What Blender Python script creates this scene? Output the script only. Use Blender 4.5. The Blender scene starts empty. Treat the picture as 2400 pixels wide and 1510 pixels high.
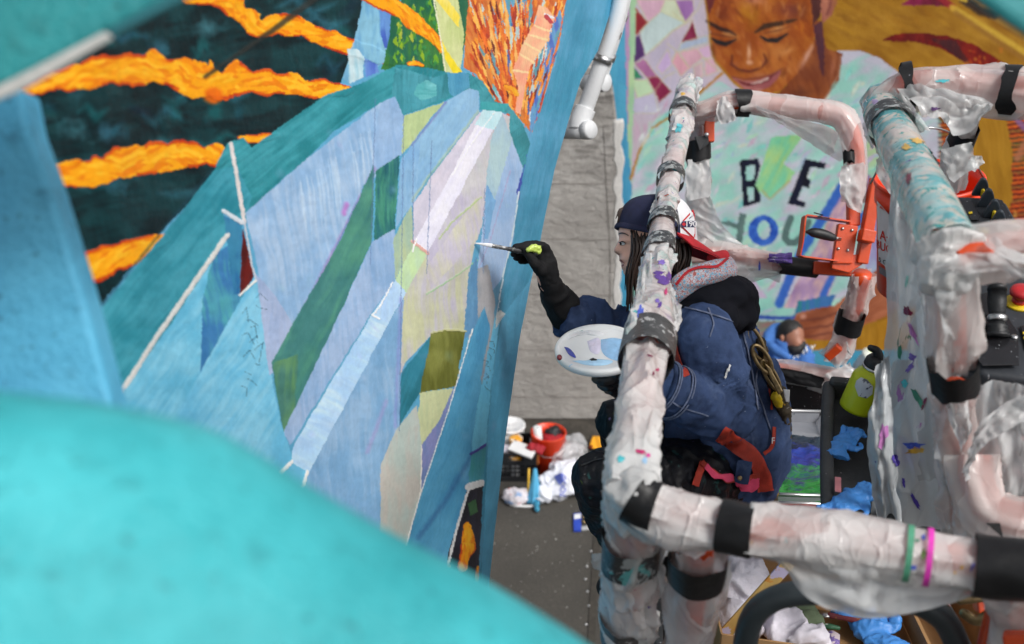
import bpy, bmesh, math, random
import numpy as np
from mathutils import Vector, Matrix
from mathutils.bvhtree import BVHTree
random.seed(7)
SC = bpy.context.scene
COL = SC.collection

# ------------------------------------------------------------------ camera, sky, sun, exposure
H = 5.3                      # eye height above the pavement (m)
FPX = 2600.0                 # focal length in pixels of a 2400 px wide frame
PITCH = math.radians(26)
ST, CT = math.sin(PITCH), math.cos(PITCH)
cam = bpy.data.cameras.new('camera')
camo = bpy.data.objects.new('camera', cam)
COL.objects.link(camo)
camo.location = (0, 0, H)
camo.rotation_euler = (math.pi / 2 - PITCH, 0, 0)
cam.sensor_width = 36
cam.lens = 36 * FPX / 2400
cam.clip_start = 0.05
cam.clip_end = 500
cam.dof.use_dof = True
cam.dof.focus_distance = 3.0
cam.dof.aperture_fstop = 3.2
SC.camera = camo

world = bpy.data.worlds.new('World')
SC.world = world
world.use_nodes = True
wn = world.node_tree
bg = wn.nodes['Background']
sky = wn.nodes.new('ShaderNodeTexSky')
sky.sky_type = 'NISHITA'
sky.sun_disc = False
sky.sun_elevation = math.radians(48)
sky.sun_rotation = math.radians(130)
sky.air_density = 1.0
sky.dust_density = 4.0
sky.ozone_density = 1.0
hs = wn.nodes.new('ShaderNodeHueSaturation')      # a high overcast: the blue is mostly gone
hs.inputs['Saturation'].default_value = 0.25
wn.links.new(sky.outputs[0], hs.inputs['Color'])
wn.links.new(hs.outputs[0], bg.inputs[0])
bg.inputs[1].default_value = 0.115

sun = bpy.data.lights.new('sun', 'SUN')
sun.energy = 1.8
sun.angle = math.radians(18)
sun.color = (1.0, 0.97, 0.93)
suno = bpy.data.objects.new('sun', sun)
COL.objects.link(suno)
suno.rotation_euler = (math.radians(42), 0, math.radians(50))

SC.view_settings.view_transform = 'Standard'
SC.view_settings.look = 'None'
SC.view_settings.exposure = 0.3
SC.view_settings.gamma = 1.0
SC.view_settings.use_curve_mapping = False
SC.render.engine = 'CYCLES'
SC.cycles.use_denoising = True
SC.cycles.max_bounces = 7
SC.cycles.transparent_max_bounces = 12
SC.cycles.caustics_reflective = False
SC.cycles.caustics_refractive = False

# ------------------------------------------------------------------ geometry helpers
def ray(px, py):
    a = (px - 1200) / FPX
    b = -(py - 755) / FPX
    return np.array([a, CT + b * ST, -ST + b * CT])

CAM = np.array([0, 0, H])
def P(px, py, d):
    return CAM + ray(px, py) * d
def PZ(px, py, z=0.0):
    r = ray(px, py)
    return CAM + r * ((z - H) / r[2])
def PY(px, py, y):
    r = ray(px, py)
    return CAM + r * (y / r[1])
RIGHT = np.array([1.0, 0, 0]); UPC = np.array([0, ST, CT]); FWD = np.array([0, CT, -ST])

def s2l(c):
    c = np.asarray(c, float) / 255.0
    return np.where(c <= 0.04045, c / 12.92, ((c + 0.055) / 1.055) ** 2.4)
def S(r, g, b, k=1.0):
    v = np.clip(s2l((r, g, b)) * k, 0, 0.95)
    return (float(v[0]), float(v[1]), float(v[2]))

def _hash(ix, iy, iz, seed):
    with np.errstate(over='ignore'):
        n = (ix.astype(np.int64) * 374761393 + iy.astype(np.int64) * 668265263 + iz.astype(np.int64) * 1274126177 + seed * 974711) & 0xffffffff
        n = ((n ^ (n >> 13)) * 1274126177) & 0xffffffff
        n = ((n ^ (n >> 16)) * 2246822519) & 0xffffffff
        n = n ^ (n >> 15)
    return (n & 0xffffff).astype(float) / float(0xffffff)

def vn(x, y, z=0.0, seed=0):
    x, y, z = np.broadcast_arrays(np.asarray(x, float), np.asarray(y, float), np.asarray(z, float))
    ix, iy, iz = np.floor(x), np.floor(y), np.floor(z)
    fx, fy, fz = x - ix, y - iy, z - iz
    fx = fx * fx * (3 - 2 * fx); fy = fy * fy * (3 - 2 * fy); fz = fz * fz * (3 - 2 * fz)
    ix = ix.astype(np.int64); iy = iy.astype(np.int64); iz = iz.astype(np.int64)
    flat = not np.any(fz)
    def layer(k):
        a = _hash(ix, iy, iz + k, seed); b = _hash(ix + 1, iy, iz + k, seed)
        c = _hash(ix, iy + 1, iz + k, seed); d = _hash(ix + 1, iy + 1, iz + k, seed)
        return (a * (1 - fx) + b * fx) * (1 - fy) + (c * (1 - fx) + d * fx) * fy
    l0 = layer(0)
    if flat:
        return l0
    return l0 * (1 - fz) + layer(1) * fz

def fbm(x, y, z=0.0, seed=0, o=3):
    t = 0; a = 0.5; s = 0
    for k in range(o):
        t = t + a * vn(x * 2 ** k, y * 2 ** k, np.asarray(z) * 2 ** k, seed + k); s += a; a *= 0.5
    return t / s

def mk(name, verts, faces, mat=None, parent=None, smooth=True, mats=None, fmat=None, autosm=None):
    verts = np.asarray(verts, float)
    lo, hi = verts.min(0), verts.max(0)
    c = (lo + hi) / 2
    c[2] = lo[2]
    me = bpy.data.meshes.new(name)
    me.from_pydata((verts - c).tolist(), [], [list(map(int, f)) for f in faces])
    for m in (mats or ([mat] if mat else [])):
        me.materials.append(m)
    if fmat is not None:
        me.polygons.foreach_set('material_index', np.asarray(fmat, np.int32))
    if smooth:
        me.polygons.foreach_set('use_smooth', np.ones(len(me.polygons), bool))
        if autosm is not None:
            try:
                me.set_sharp_from_angle(angle=math.radians(autosm))
            except Exception:
                pass
    me.update()
    o = bpy.data.objects.new(name, me)
    COL.objects.link(o)
    put(o, c, parent)
    return o

def wloc(o):
    v = np.zeros(3)
    while o is not None:
        v = v + np.array(o.location); o = o.parent
    return v

def put(o, c, parent=None):
    if parent is not None:
        o.parent = parent
        o.location = np.asarray(c) - wloc(parent)
    else:
        o.location = c

def tag(o, label=None, cat=None, group=None, kind=None):
    if label: o['label'] = label
    if cat: o['category'] = cat
    if group: o['group'] = group
    if kind: o['kind'] = kind
    return o

def empty(name, loc, label, cat, group=None):
    o = bpy.data.objects.new(name, None)
    o.empty_display_size = 0.1
    COL.objects.link(o)
    o.location = loc
    return tag(o, label, cat, group)

def join(*vf):
    V = []; Fs = []; n = 0
    for v, f in vf:
        v = np.asarray(v, float)
        V.append(v); Fs += [[i + n for i in q] for q in f]; n += len(v)
    return np.concatenate(V), Fs

def cr(pts, n):
    """Catmull-Rom resample of points (any dimension) to n points, even along the control polygon."""
    p = np.asarray(pts, float)
    if len(p) == 2:
        t = np.linspace(0, 1, n)[:, None]
        return p[0] * (1 - t) + p[1] * t
    q = np.vstack([2 * p[0] - p[1], p, 2 * p[-1] - p[-2]])
    seg = np.linalg.norm(np.diff(p[:, :3] if p.shape[1] >= 3 else p, axis=0), axis=1)
    cum = np.concatenate([[0], np.cumsum(seg)])
    t = np.linspace(0, cum[-1], n)
    i = np.clip(np.searchsorted(cum, t, 'right') - 1, 0, len(p) - 2)
    u = ((t - cum[i]) / np.maximum(seg[i], 1e-9))[:, None]
    a, b, c, d = q[i], q[i + 1], q[i + 2], q[i + 3]
    return 0.5 * (2 * b + (c - a) * u + (2 * a - 5 * b + 4 * c - d) * u ** 2 + (3 * b - a - 3 * c + d) * u ** 3)

def plen(p):
    return float(np.linalg.norm(np.diff(np.asarray(p)[:, :3], axis=0), axis=1).sum())

def frames(path, up=None):
    p = np.asarray(path, float)
    t = np.gradient(p, axis=0)
    t /= np.maximum(np.linalg.norm(t, axis=1)[:, None], 1e-12)
    a = np.array([0, 0, 1.0]) if up is None else np.asarray(up, float)
    if abs(np.dot(a, t[0])) > 0.95: a = np.array([0, -1.0, 0.1])
    N = np.zeros_like(p)
    n = a - t[0] * np.dot(a, t[0]); N[0] = n / np.linalg.norm(n)
    for i in range(1, len(p)):
        n = N[i - 1] - t[i] * np.dot(N[i - 1], t[i]); N[i] = n / np.linalg.norm(n)
    B = np.cross(t, N)
    return t, N, B

def sweep(path, rad, n=12, caps='flat', ell=(1, 1), up=None, disp=None):
    p = np.asarray(path, float)
    r = np.broadcast_to(np.asarray(rad, float), (len(p),)).copy()
    if caps == 'round':
        t0 = p[0] - p[1]; t0 /= np.linalg.norm(t0); t1 = p[-1] - p[-2]; t1 /= np.linalg.norm(t1)
        al = np.radians([78, 55, 28])
        p = np.vstack([[p[0] + t0 * r[0] * math.sin(a) for a in al], p, [p[-1] + t1 * r[-1] * math.sin(a) for a in al[::-1]]])
        r = np.concatenate([r[0] * np.cos(al), r, r[-1] * np.cos(al[::-1])])
    t, N, B = frames(p, up)
    th = np.linspace(0, 2 * math.pi, n, endpoint=False)
    R = r[:, None] * np.ones(n)
    if disp is not None:
        R = R + disp
    V = p[:, None, :] + R[..., None] * (ell[0] * np.cos(th)[None, :, None] * N[:, None, :] + ell[1] * np.sin(th)[None, :, None] * B[:, None, :])
    m = len(p)
    F = []
    for i in range(m - 1):
        for j in range(n):
            k = (j + 1) % n
            F.append([i * n + j, i * n + k, (i + 1) * n + k, (i + 1) * n + j])
    if caps:
        F.append(list(range(n))[::-1]); F.append([(m - 1) * n + j for j in range(n)])
    return V.reshape(-1, 3), F

def rot(ax, deg):
    return np.array(Matrix.Rotation(math.radians(deg), 3, ax))

def box(c, size, R=None, bev=0.0):
    bm = bmesh.new()
    bmesh.ops.create_cube(bm, size=1)
    for v in bm.verts:
        v.co = Vector((v.co.x * size[0], v.co.y * size[1], v.co.z * size[2]))
    if bev:
        bmesh.ops.bevel(bm, geom=list(bm.edges), offset=bev, segments=2, affect='EDGES', profile=0.5)
    bm.verts.ensure_lookup_table()
    V = np.array([v.co[:] for v in bm.verts]); F = [[v.index for v in f.verts] for f in bm.faces]
    bm.free()
    if R is not None: V = V @ np.asarray(R).T
    return V + np.asarray(c), F

def ellipsoid(c, ax, n=16, m=10, A=None):
    """ax: three radii along the rows of A (default world axes)."""
    A = np.eye(3) if A is None else np.asarray(A, float)
    V = []; F = []
    for i in range(1, m):
        ph = math.pi * i / m
        for j in range(n):
            th = 2 * math.pi * j / n
            V.append([math.sin(ph) * math.cos(th), math.sin(ph) * math.sin(th), math.cos(ph)])
    V.append([0, 0, 1]); V.append([0, 0, -1])
    for i in range(m - 2):
        for j in range(n):
            k = (j + 1) % n
            F.append([i * n + j, (i + 1) * n + j, (i + 1) * n + k, i * n + k])
    a, b = len(V) - 2, len(V) - 1
    for j in range(n):
        k = (j + 1) % n
        F.append([a, j, k]); F.append([b, (m - 2) * n + k, (m - 2) * n + j])
    V = (np.array(V) * np.asarray(ax)) @ A + np.asarray(c)
    return V, F

def lathe(prof, n=24, A=None, c=(0, 0, 0), caps=True):
    """prof: (radius, height) pairs about the local z axis; A rows = local x, y, z in world."""
    A = np.eye(3) if A is None else np.asarray(A, float)
    V = []; F = []
    for r, h in prof:
        for j in range(n):
            th = 2 * math.pi * j / n
            V.append([r * math.cos(th), r * math.sin(th), h])
    for i in range(len(prof) - 1):
        for j in range(n):
            k = (j + 1) % n
            F.append([i * n + j, i * n + k, (i + 1) * n + k, (i + 1) * n + j])
    if caps:
        F.append(list(range(n))[::-1]); F.append([(len(prof) - 1) * n + j for j in range(n)])
    return np.array(V) @ A + np.asarray(c), F

def axes(z, x=None):
    z = np.asarray(z, float); z = z / np.linalg.norm(z)
    x = np.array([1.0, 0, 0]) if x is None else np.asarray(x, float)
    if abs(np.dot(x, z)) > 0.97: x = np.array([0, 1.0, 0])
    x = x - z * np.dot(x, z); x /= np.linalg.norm(x)
    return np.array([x, np.cross(z, x), z])

def prism(pts, vec):
    """closed polygon (3D points) extruded by vec."""
    p = np.asarray(pts, float); n = len(p)
    V = np.vstack([p, p + np.asarray(vec)])
    F = [list(range(n))[::-1], [i + n for i in range(n)]]
    for i in range(n):
        k = (i + 1) % n
        F.append([i, k, k + n, i + n])
    return V, F

def bevelled(vf, off, seg=2):
    bm = bmesh.new()
    vs = [bm.verts.new(v) for v in vf[0]]
    for f in vf[1]:
        try: bm.faces.new([vs[i] for i in f])
        except Exception: pass
    bmesh.ops.recalc_face_normals(bm, faces=list(bm.faces))
    bmesh.ops.bevel(bm, geom=list(bm.edges), offset=off, segments=seg, affect='EDGES', profile=0.5)
    bm.verts.index_update()
    V = np.array([v.co[:] for v in bm.verts]); F = [[v.index for v in f.verts] for f in bm.faces]
    bm.free()
    return V, F

def gridfaces(m, n):
    i, j = np.meshgrid(np.arange(m - 1), np.arange(n - 1), indexing='ij')
    a = (i * n + j).ravel()
    return np.stack([a, a + 1, a + n + 1, a + n], 1)

def fast_mesh(name, V, F, mat, attr=None, parent=None, smooth=True):
    """large quad mesh through foreach_set, with an optional per-vertex paint colour."""
    V = np.asarray(V, np.float32); F = np.asarray(F, np.int32)
    c = (V.min(0) + V.max(0)) / 2; c[2] = V[:, 2].min()
    me = bpy.data.meshes.new(name)
    me.vertices.add(len(V)); me.vertices.foreach_set('co', (V - c).ravel())
    k = F.shape[1]
    me.loops.add(F.size); me.loops.foreach_set('vertex_index', F.ravel())
    me.polygons.add(len(F)); me.polygons.foreach_set('loop_start', np.arange(0, F.size, k, dtype=np.int32))
    me.update(calc_edges=True)
    if smooth: me.polygons.foreach_set('use_smooth', np.ones(len(F), bool))
    if attr is not None:
        a = me.color_attributes.new('Col', 'FLOAT_COLOR', 'POINT')
        a.data.foreach_set('color', np.hstack([attr, np.ones((len(attr), 1))]).astype(np.float32).ravel())
    me.materials.append(mat)
    me.validate()
    o = bpy.data.objects.new(name, me); COL.objects.link(o)
    put(o, c.astype(float), parent)
    return o

def remesh(vfs, voxel, smooth=4, wr=None, proj=None):
    """union of closed pieces as one continuous surface; wr = list of (amplitude, (fx,fy,fz), seed, ridged)."""
    V, F = join(*vfs)
    me = bpy.data.meshes.new('tmp'); me.from_pydata(V.tolist(), [], F); me.update()
    o = bpy.data.objects.new('tmp', me); COL.objects.link(o)
    m = o.modifiers.new('r', 'REMESH'); m.mode = 'VOXEL'; m.voxel_size = voxel
    if smooth:
        s = o.modifiers.new('s', 'SMOOTH'); s.factor = 0.5; s.iterations = smooth
    dg = bpy.context.evaluated_depsgraph_get()
    ev = o.evaluated_get(dg); em = ev.to_mesh()
    nv = len(em.vertices)
    co = np.empty(nv * 3, np.float32); em.vertices.foreach_get('co', co); co = co.reshape(-1, 3).astype(float)
    no = np.empty(nv * 3, np.float32); em.vertices.foreach_get('normal', no); no = no.reshape(-1, 3).astype(float)
    F = [list(p.vertices) for p in em.polygons]
    ev.to_mesh_clear()
    bpy.data.objects.remove(o); bpy.data.meshes.remove(me)
    for amp, fr, seed, ridged in (wr or []):
        q = co * np.asarray(fr)
        w = vn(q[:, 0] * 0.6, q[:, 1] * 0.6, q[:, 2] * 0.6, seed + 50) * 1.6
        v = vn(q[:, 0] + w, q[:, 1] + w, q[:, 2] + w, seed)
        v = (1 - np.abs(2 * v - 1)) ** 2 - 0.4 if ridged else v - 0.5
        co = co + no * (amp * v)[:, None]
    return co, F

def bvh(vf):
    return BVHTree.FromPolygons([tuple(v) for v in vf[0]], [list(f) for f in vf[1]])

def hit(tree, px, py, off=0.004, fall=3.2):
    r = ray(px, py); rn = np.linalg.norm(r)
    loc, nor, idx, dist = tree.ray_cast(Vector(CAM), Vector(r / rn), 50)
    if loc is None:
        return P(px, py, fall)
    n = np.array(nor)
    if np.dot(n, r) > 0: n = -n
    return np.array(loc) + n * off * 0.6 - r / rn * off * 0.6

def ribbon(tree, pts, w, off=0.005, n=None, thick=0.003, fall=3.2):
    """a strap of pixel width w lying on a surface along the path pts."""
    p = cr(np.asarray(pts, float), n or max(6, int(sum(np.hypot(*np.diff(np.asarray(pts, float)[:, :2], axis=0).T)) / 6)))
    t = np.gradient(p[:, :2], axis=0); t /= np.maximum(np.linalg.norm(t, axis=1)[:, None], 1e-9)
    nn = np.stack([-t[:, 1], t[:, 0]], 1)
    W = p[:, 2] if p.shape[1] > 2 else np.full(len(p), w)
    k = 4
    V = []
    for i in range(len(p)):
        for j in range(k + 1):
            q = p[i, :2] + nn[i] * W[i] * (j / k - 0.5)
            V.append(hit(tree, q[0], q[1], off, fall))
    V = np.array(V)
    F = [list(f) for f in gridfaces(len(p), k + 1)]
    m = len(V)
    back = np.array([v - (CAM - v) / np.linalg.norm(CAM - v) * thick for v in V])
    F2 = [[a + m for a in f[::-1]] for f in F]
    side = []
    for i in range(len(p) - 1):
        for j in (0, k):
            a, b = i * (k + 1) + j, (i + 1) * (k + 1) + j
            side.append([a, b, b + m, a + m])
    return np.vstack([V, back]), F + F2 + side

def patch(tree, poly, off=0.005, fall=3.2, res=7):
    """filled convex-ish polygon of pixels laid on a surface."""
    poly = np.asarray(poly, float); c = poly.mean(0)
    per = []
    for i in range(len(poly)):
        a, b = poly[i], poly[(i + 1) % len(poly)]
        for u in np.linspace(0, 1, 4, endpoint=False): per.append(a * (1 - u) + b * u)
    per = np.array(per); n = len(per)
    V = [hit(tree, c[0], c[1], off, fall)]; F = []
    for k in range(1, res + 1):
        for q in per:
            e = c + (q - c) * k / res
            V.append(hit(tree, e[0], e[1], off, fall))
    for j in range(n): F.append([0, 1 + j, 1 + (j + 1) % n])
    for k in range(res - 1):
        for j in range(n):
            a = 1 + k * n
            F.append([a + j, a + n + j, a + n + (j + 1) % n, a + (j + 1) % n])
    return np.array(V), F

def text_vf(body, fn, size=1.0):
    """lettering as a mesh; fn maps (x, y) text units to world."""
    cu = bpy.data.curves.new('lettering', 'FONT'); cu.body = body; cu.size = size; cu.resolution_u = 3; cu.offset = 0.012 * size
    cu.align_x = 'CENTER'
    o = bpy.data.objects.new('lettering', cu); COL.objects.link(o)
    dg = bpy.context.evaluated_depsgraph_get()
    me = o.evaluated_get(dg).to_mesh()
    V = np.array([fn(v.co.x, v.co.y) for v in me.vertices]); F = [list(p.vertices) for p in me.polygons]
    o.evaluated_get(dg).to_mesh_clear()
    bpy.data.objects.remove(o); bpy.data.curves.remove(cu)
    return V, F

# ------------------------------------------------------------------ materials
def newmat(name):
    m = bpy.data.materials.new(name); m.use_nodes = True
    nt = m.node_tree
    return m, nt, nt.nodes['Principled BSDF']

def nd(nt, t, **kw):
    n = nt.nodes.new(t)
    for k, v in kw.items(): setattr(n, k, v)
    return n

def noise(nt, scale, detail=4, rough=0.55, vec=None, dist=0.0):
    n = nd(nt, 'ShaderNodeTexNoise'); n.inputs['Scale'].default_value = scale
    n.inputs['Detail'].default_value = detail; n.inputs['Roughness'].default_value = rough
    n.inputs['Distortion'].default_value = dist
    if vec is not None: nt.links.new(vec, n.inputs['Vector'])
    return n.outputs['Fac']

def coords(nt, scale=(1, 1, 1), off=(0, 0, 0), rotv=(0, 0, 0)):
    tc = nd(nt, 'ShaderNodeTexCoord'); mp = nd(nt, 'ShaderNodeMapping')
    nt.links.new(tc.outputs['Object'], mp.inputs['Vector'])
    mp.inputs['Scale'].default_value = scale; mp.inputs['Location'].default_value = off; mp.inputs['Rotation'].default_value = rotv
    return mp.outputs[0]

def ramp(nt, fac, lo, hi):
    r = nd(nt, 'ShaderNodeMapRange'); nt.links.new(fac, r.inputs[0])
    r.inputs[1].default_value = lo; r.inputs[2].default_value = hi
    return r.outputs[0]

def mixc(nt, fac, a, b, mode='MIX'):
    m = nd(nt, 'ShaderNodeMix', data_type='RGBA', blend_type=mode)
    for s, v in ((m.inputs[0], fac), (m.inputs[6], a), (m.inputs[7], b)):
        if hasattr(v, 'is_linked') or hasattr(v, 'links'): nt.links.new(v, s)
        elif isinstance(v, (int, float)): s.default_value = v
        else: s.default_value = (*v, 1)
    return m.outputs[2]

def bump(nt, b, h, dist, strength=1.0):
    n = nd(nt, 'ShaderNodeBump'); n.inputs['Distance'].default_value = dist; n.inputs['Strength'].default_value = strength
    nt.links.new(h, n.inputs['Height']); nt.links.new(n.outputs[0], b.inputs['Normal'])

SEED = [0]
def splat(nt, col, splats):
    """flecks and smears of paint: (colour, scale, lo, stretch)."""
    mask = None
    for sp in splats:
        c, sc, lo, st = sp[:4]; sf = sp[4] if len(sp) > 4 else 0.015
        SEED[0] += 1
        k = SEED[0]
        v = coords(nt, (1, 1, st), (k * 3.17 % 11, k * 7.7 % 13, k * 1.3 % 5), (k * 0.7, k * 1.1, k * 0.3))
        f = ramp(nt, noise(nt, sc, 5, 0.6, v, 0.4), lo, lo + sf)
        col = mixc(nt, f, col, c)
        if mask is None: mask = f
        else:
            a = nd(nt, 'ShaderNodeMath', operation='MAXIMUM'); nt.links.new(mask, a.inputs[0]); nt.links.new(f, a.inputs[1]); mask = a.outputs[0]
    return col, mask

def M(name, col, rough=0.6, metal=0.0, var=0.25, vs=12, bumpd=0.0, bs=90, coat=0.0, splats=(), spec=0.5, stretch=(1, 1, 1), bdet=4):
    m, nt, b = newmat(name)
    v = coords(nt, stretch)
    f = noise(nt, vs, 5, 0.6, v)
    dk = tuple(x * (1 - var) for x in col); lt = tuple(min(0.95, x * (1 + var)) for x in col)
    c = mixc(nt, ramp(nt, f, 0.3, 0.7), dk, lt)
    if splats: c, _ = splat(nt, c, splats)
    nt.links.new(c, b.inputs['Base Color'])
    b.inputs['Roughness'].default_value = rough; b.inputs['Metallic'].default_value = metal
    b.inputs['Coat Weight'].default_value = coat; b.inputs['Specular IOR Level'].default_value = spec
    if bumpd: bump(nt, b, noise(nt, bs, bdet, 0.6, v), bumpd)
    return m

def plastic(name, alpha=0.74, splats=(), col=(0.80, 0.81, 0.81), rough=0.2, trans=0.3, crease=0.010):
    m, nt, b = newmat(name)
    v = coords(nt)
    base = mixc(nt, ramp(nt, noise(nt, 9, 4, 0.6, v), 0.35, 0.7), tuple(c * 0.92 for c in col), col)
    mask = None
    if splats: base, mask = splat(nt, base, splats)
    nt.links.new(base, b.inputs['Base Color'])
    b.inputs['Roughness'].default_value = rough
    b.inputs['Coat Weight'].default_value = 0.5; b.inputs['Coat Roughness'].default_value = 0.06
    # crisp creases: warped cell ridges at two sizes
    wr = nd(nt, 'ShaderNodeTexNoise'); wr.inputs['Scale'].default_value = 7; wr.inputs['Detail'].default_value = 3; nt.links.new(v, wr.inputs['Vector'])
    va = nd(nt, 'ShaderNodeVectorMath', operation='MULTIPLY_ADD'); nt.links.new(wr.outputs['Color'], va.inputs[0]); va.inputs[1].default_value = (.11, .11, .11); nt.links.new(v, va.inputs[2])
    vm = nd(nt, 'ShaderNodeMapping'); nt.links.new(va.outputs[0], vm.inputs['Vector']); vm.inputs['Rotation'].default_value = (.6, .4, .7); vm.inputs['Scale'].default_value = (1.15, .8, .2)
    v1 = nd(nt, 'ShaderNodeTexVoronoi', feature='DISTANCE_TO_EDGE'); v1.inputs['Scale'].default_value = 13; nt.links.new(vm.outputs[0], v1.inputs['Vector'])
    v2 = nd(nt, 'ShaderNodeTexVoronoi', feature='DISTANCE_TO_EDGE'); v2.inputs['Scale'].default_value = 34; nt.links.new(vm.outputs[0], v2.inputs['Vector'])
    v3 = nd(nt, 'ShaderNodeTexVoronoi'); v3.inputs['Scale'].default_value = 13; nt.links.new(vm.outputs[0], v3.inputs['Vector'])
    ad = nd(nt, 'ShaderNodeMath', operation='MULTIPLY_ADD'); nt.links.new(ramp(nt, v2.outputs[0], .07, 0), ad.inputs[0]); ad.inputs[1].default_value = .4; nt.links.new(ramp(nt, v1.outputs[0], .08, 0), ad.inputs[2])
    a3 = nd(nt, 'ShaderNodeMath', operation='MULTIPLY_ADD'); nt.links.new(v3.outputs['Distance'], a3.inputs[0]); a3.inputs[1].default_value = 2.6; nt.links.new(ad.outputs[0], a3.inputs[2])
    bump(nt, b, a3.outputs[0], crease * .3, 0.6)
    tl = nd(nt, 'ShaderNodeBsdfTranslucent'); nt.links.new(base, tl.inputs[0])
    mx = nd(nt, 'ShaderNodeMixShader'); mx.inputs[0].default_value = trans
    nt.links.new(b.outputs[0], mx.inputs[1]); nt.links.new(tl.outputs[0], mx.inputs[2])
    tr = nd(nt, 'ShaderNodeBsdfTransparent')
    m2 = nd(nt, 'ShaderNodeMixShader')
    # overlapping layers of film: patches with straight edges that hide more or less of what is under them
    vl = nd(nt, 'ShaderNodeTexVoronoi'); vl.inputs['Scale'].default_value = 8.5; nt.links.new(vm.outputs[0], vl.inputs['Vector'])
    sx = nd(nt, 'ShaderNodeSeparateColor'); nt.links.new(vl.outputs['Color'], sx.inputs[0])
    mxa = nd(nt, 'ShaderNodeMath', operation='MULTIPLY_ADD'); nt.links.new(noise(nt, 6, 3, 0.5, v), mxa.inputs[0]); mxa.inputs[1].default_value = .8; nt.links.new(sx.outputs[0], mxa.inputs[2])
    r2 = nd(nt, 'ShaderNodeMapRange'); nt.links.new(mxa.outputs[0], r2.inputs[0])
    r2.inputs[1].default_value = .3; r2.inputs[2].default_value = 1.0
    r2.inputs[3].default_value = alpha - 0.24; r2.inputs[4].default_value = min(0.985, alpha + 0.16)
    fac = r2.outputs[0]
    if mask is not None:
        mm = nd(nt, 'ShaderNodeMath', operation='MAXIMUM'); nt.links.new(fac, mm.inputs[0]); nt.links.new(mask, mm.inputs[1]); fac = mm.outputs[0]
    nt.links.new(fac, m2.inputs[0]); nt.links.new(tr.outputs[0], m2.inputs[1]); nt.links.new(mx.outputs[0], m2.inputs[2])
    nt.links.new(m2.outputs[0], nt.nodes['Material Output'].inputs[0])
    return m

def painted(name, rough=0.5, bumpd=0.003, bs=60, coat=0.0):
    m, nt, b = newmat(name)
    at = nd(nt, 'ShaderNodeVertexColor', layer_name='Col')
    v = coords(nt)
    f = ramp(nt, noise(nt, 70, 4, 0.6, v), 0.2, 0.8)
    c = mixc(nt, f, (0.9, 0.9, 0.9), (1.08, 1.08, 1.08))
    c = mixc(nt, 1.0, at.outputs[0], c, 'MULTIPLY')
    nt.links.new(c, b.inputs['Base Color']); b.inputs['Roughness'].default_value = rough
    b.inputs['Coat Weight'].default_value = coat; b.inputs['Specular IOR Level'].default_value = .3
    bump(nt, b, noise(nt, bs, 6, 0.65, v), bumpd)
    return m

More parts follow.
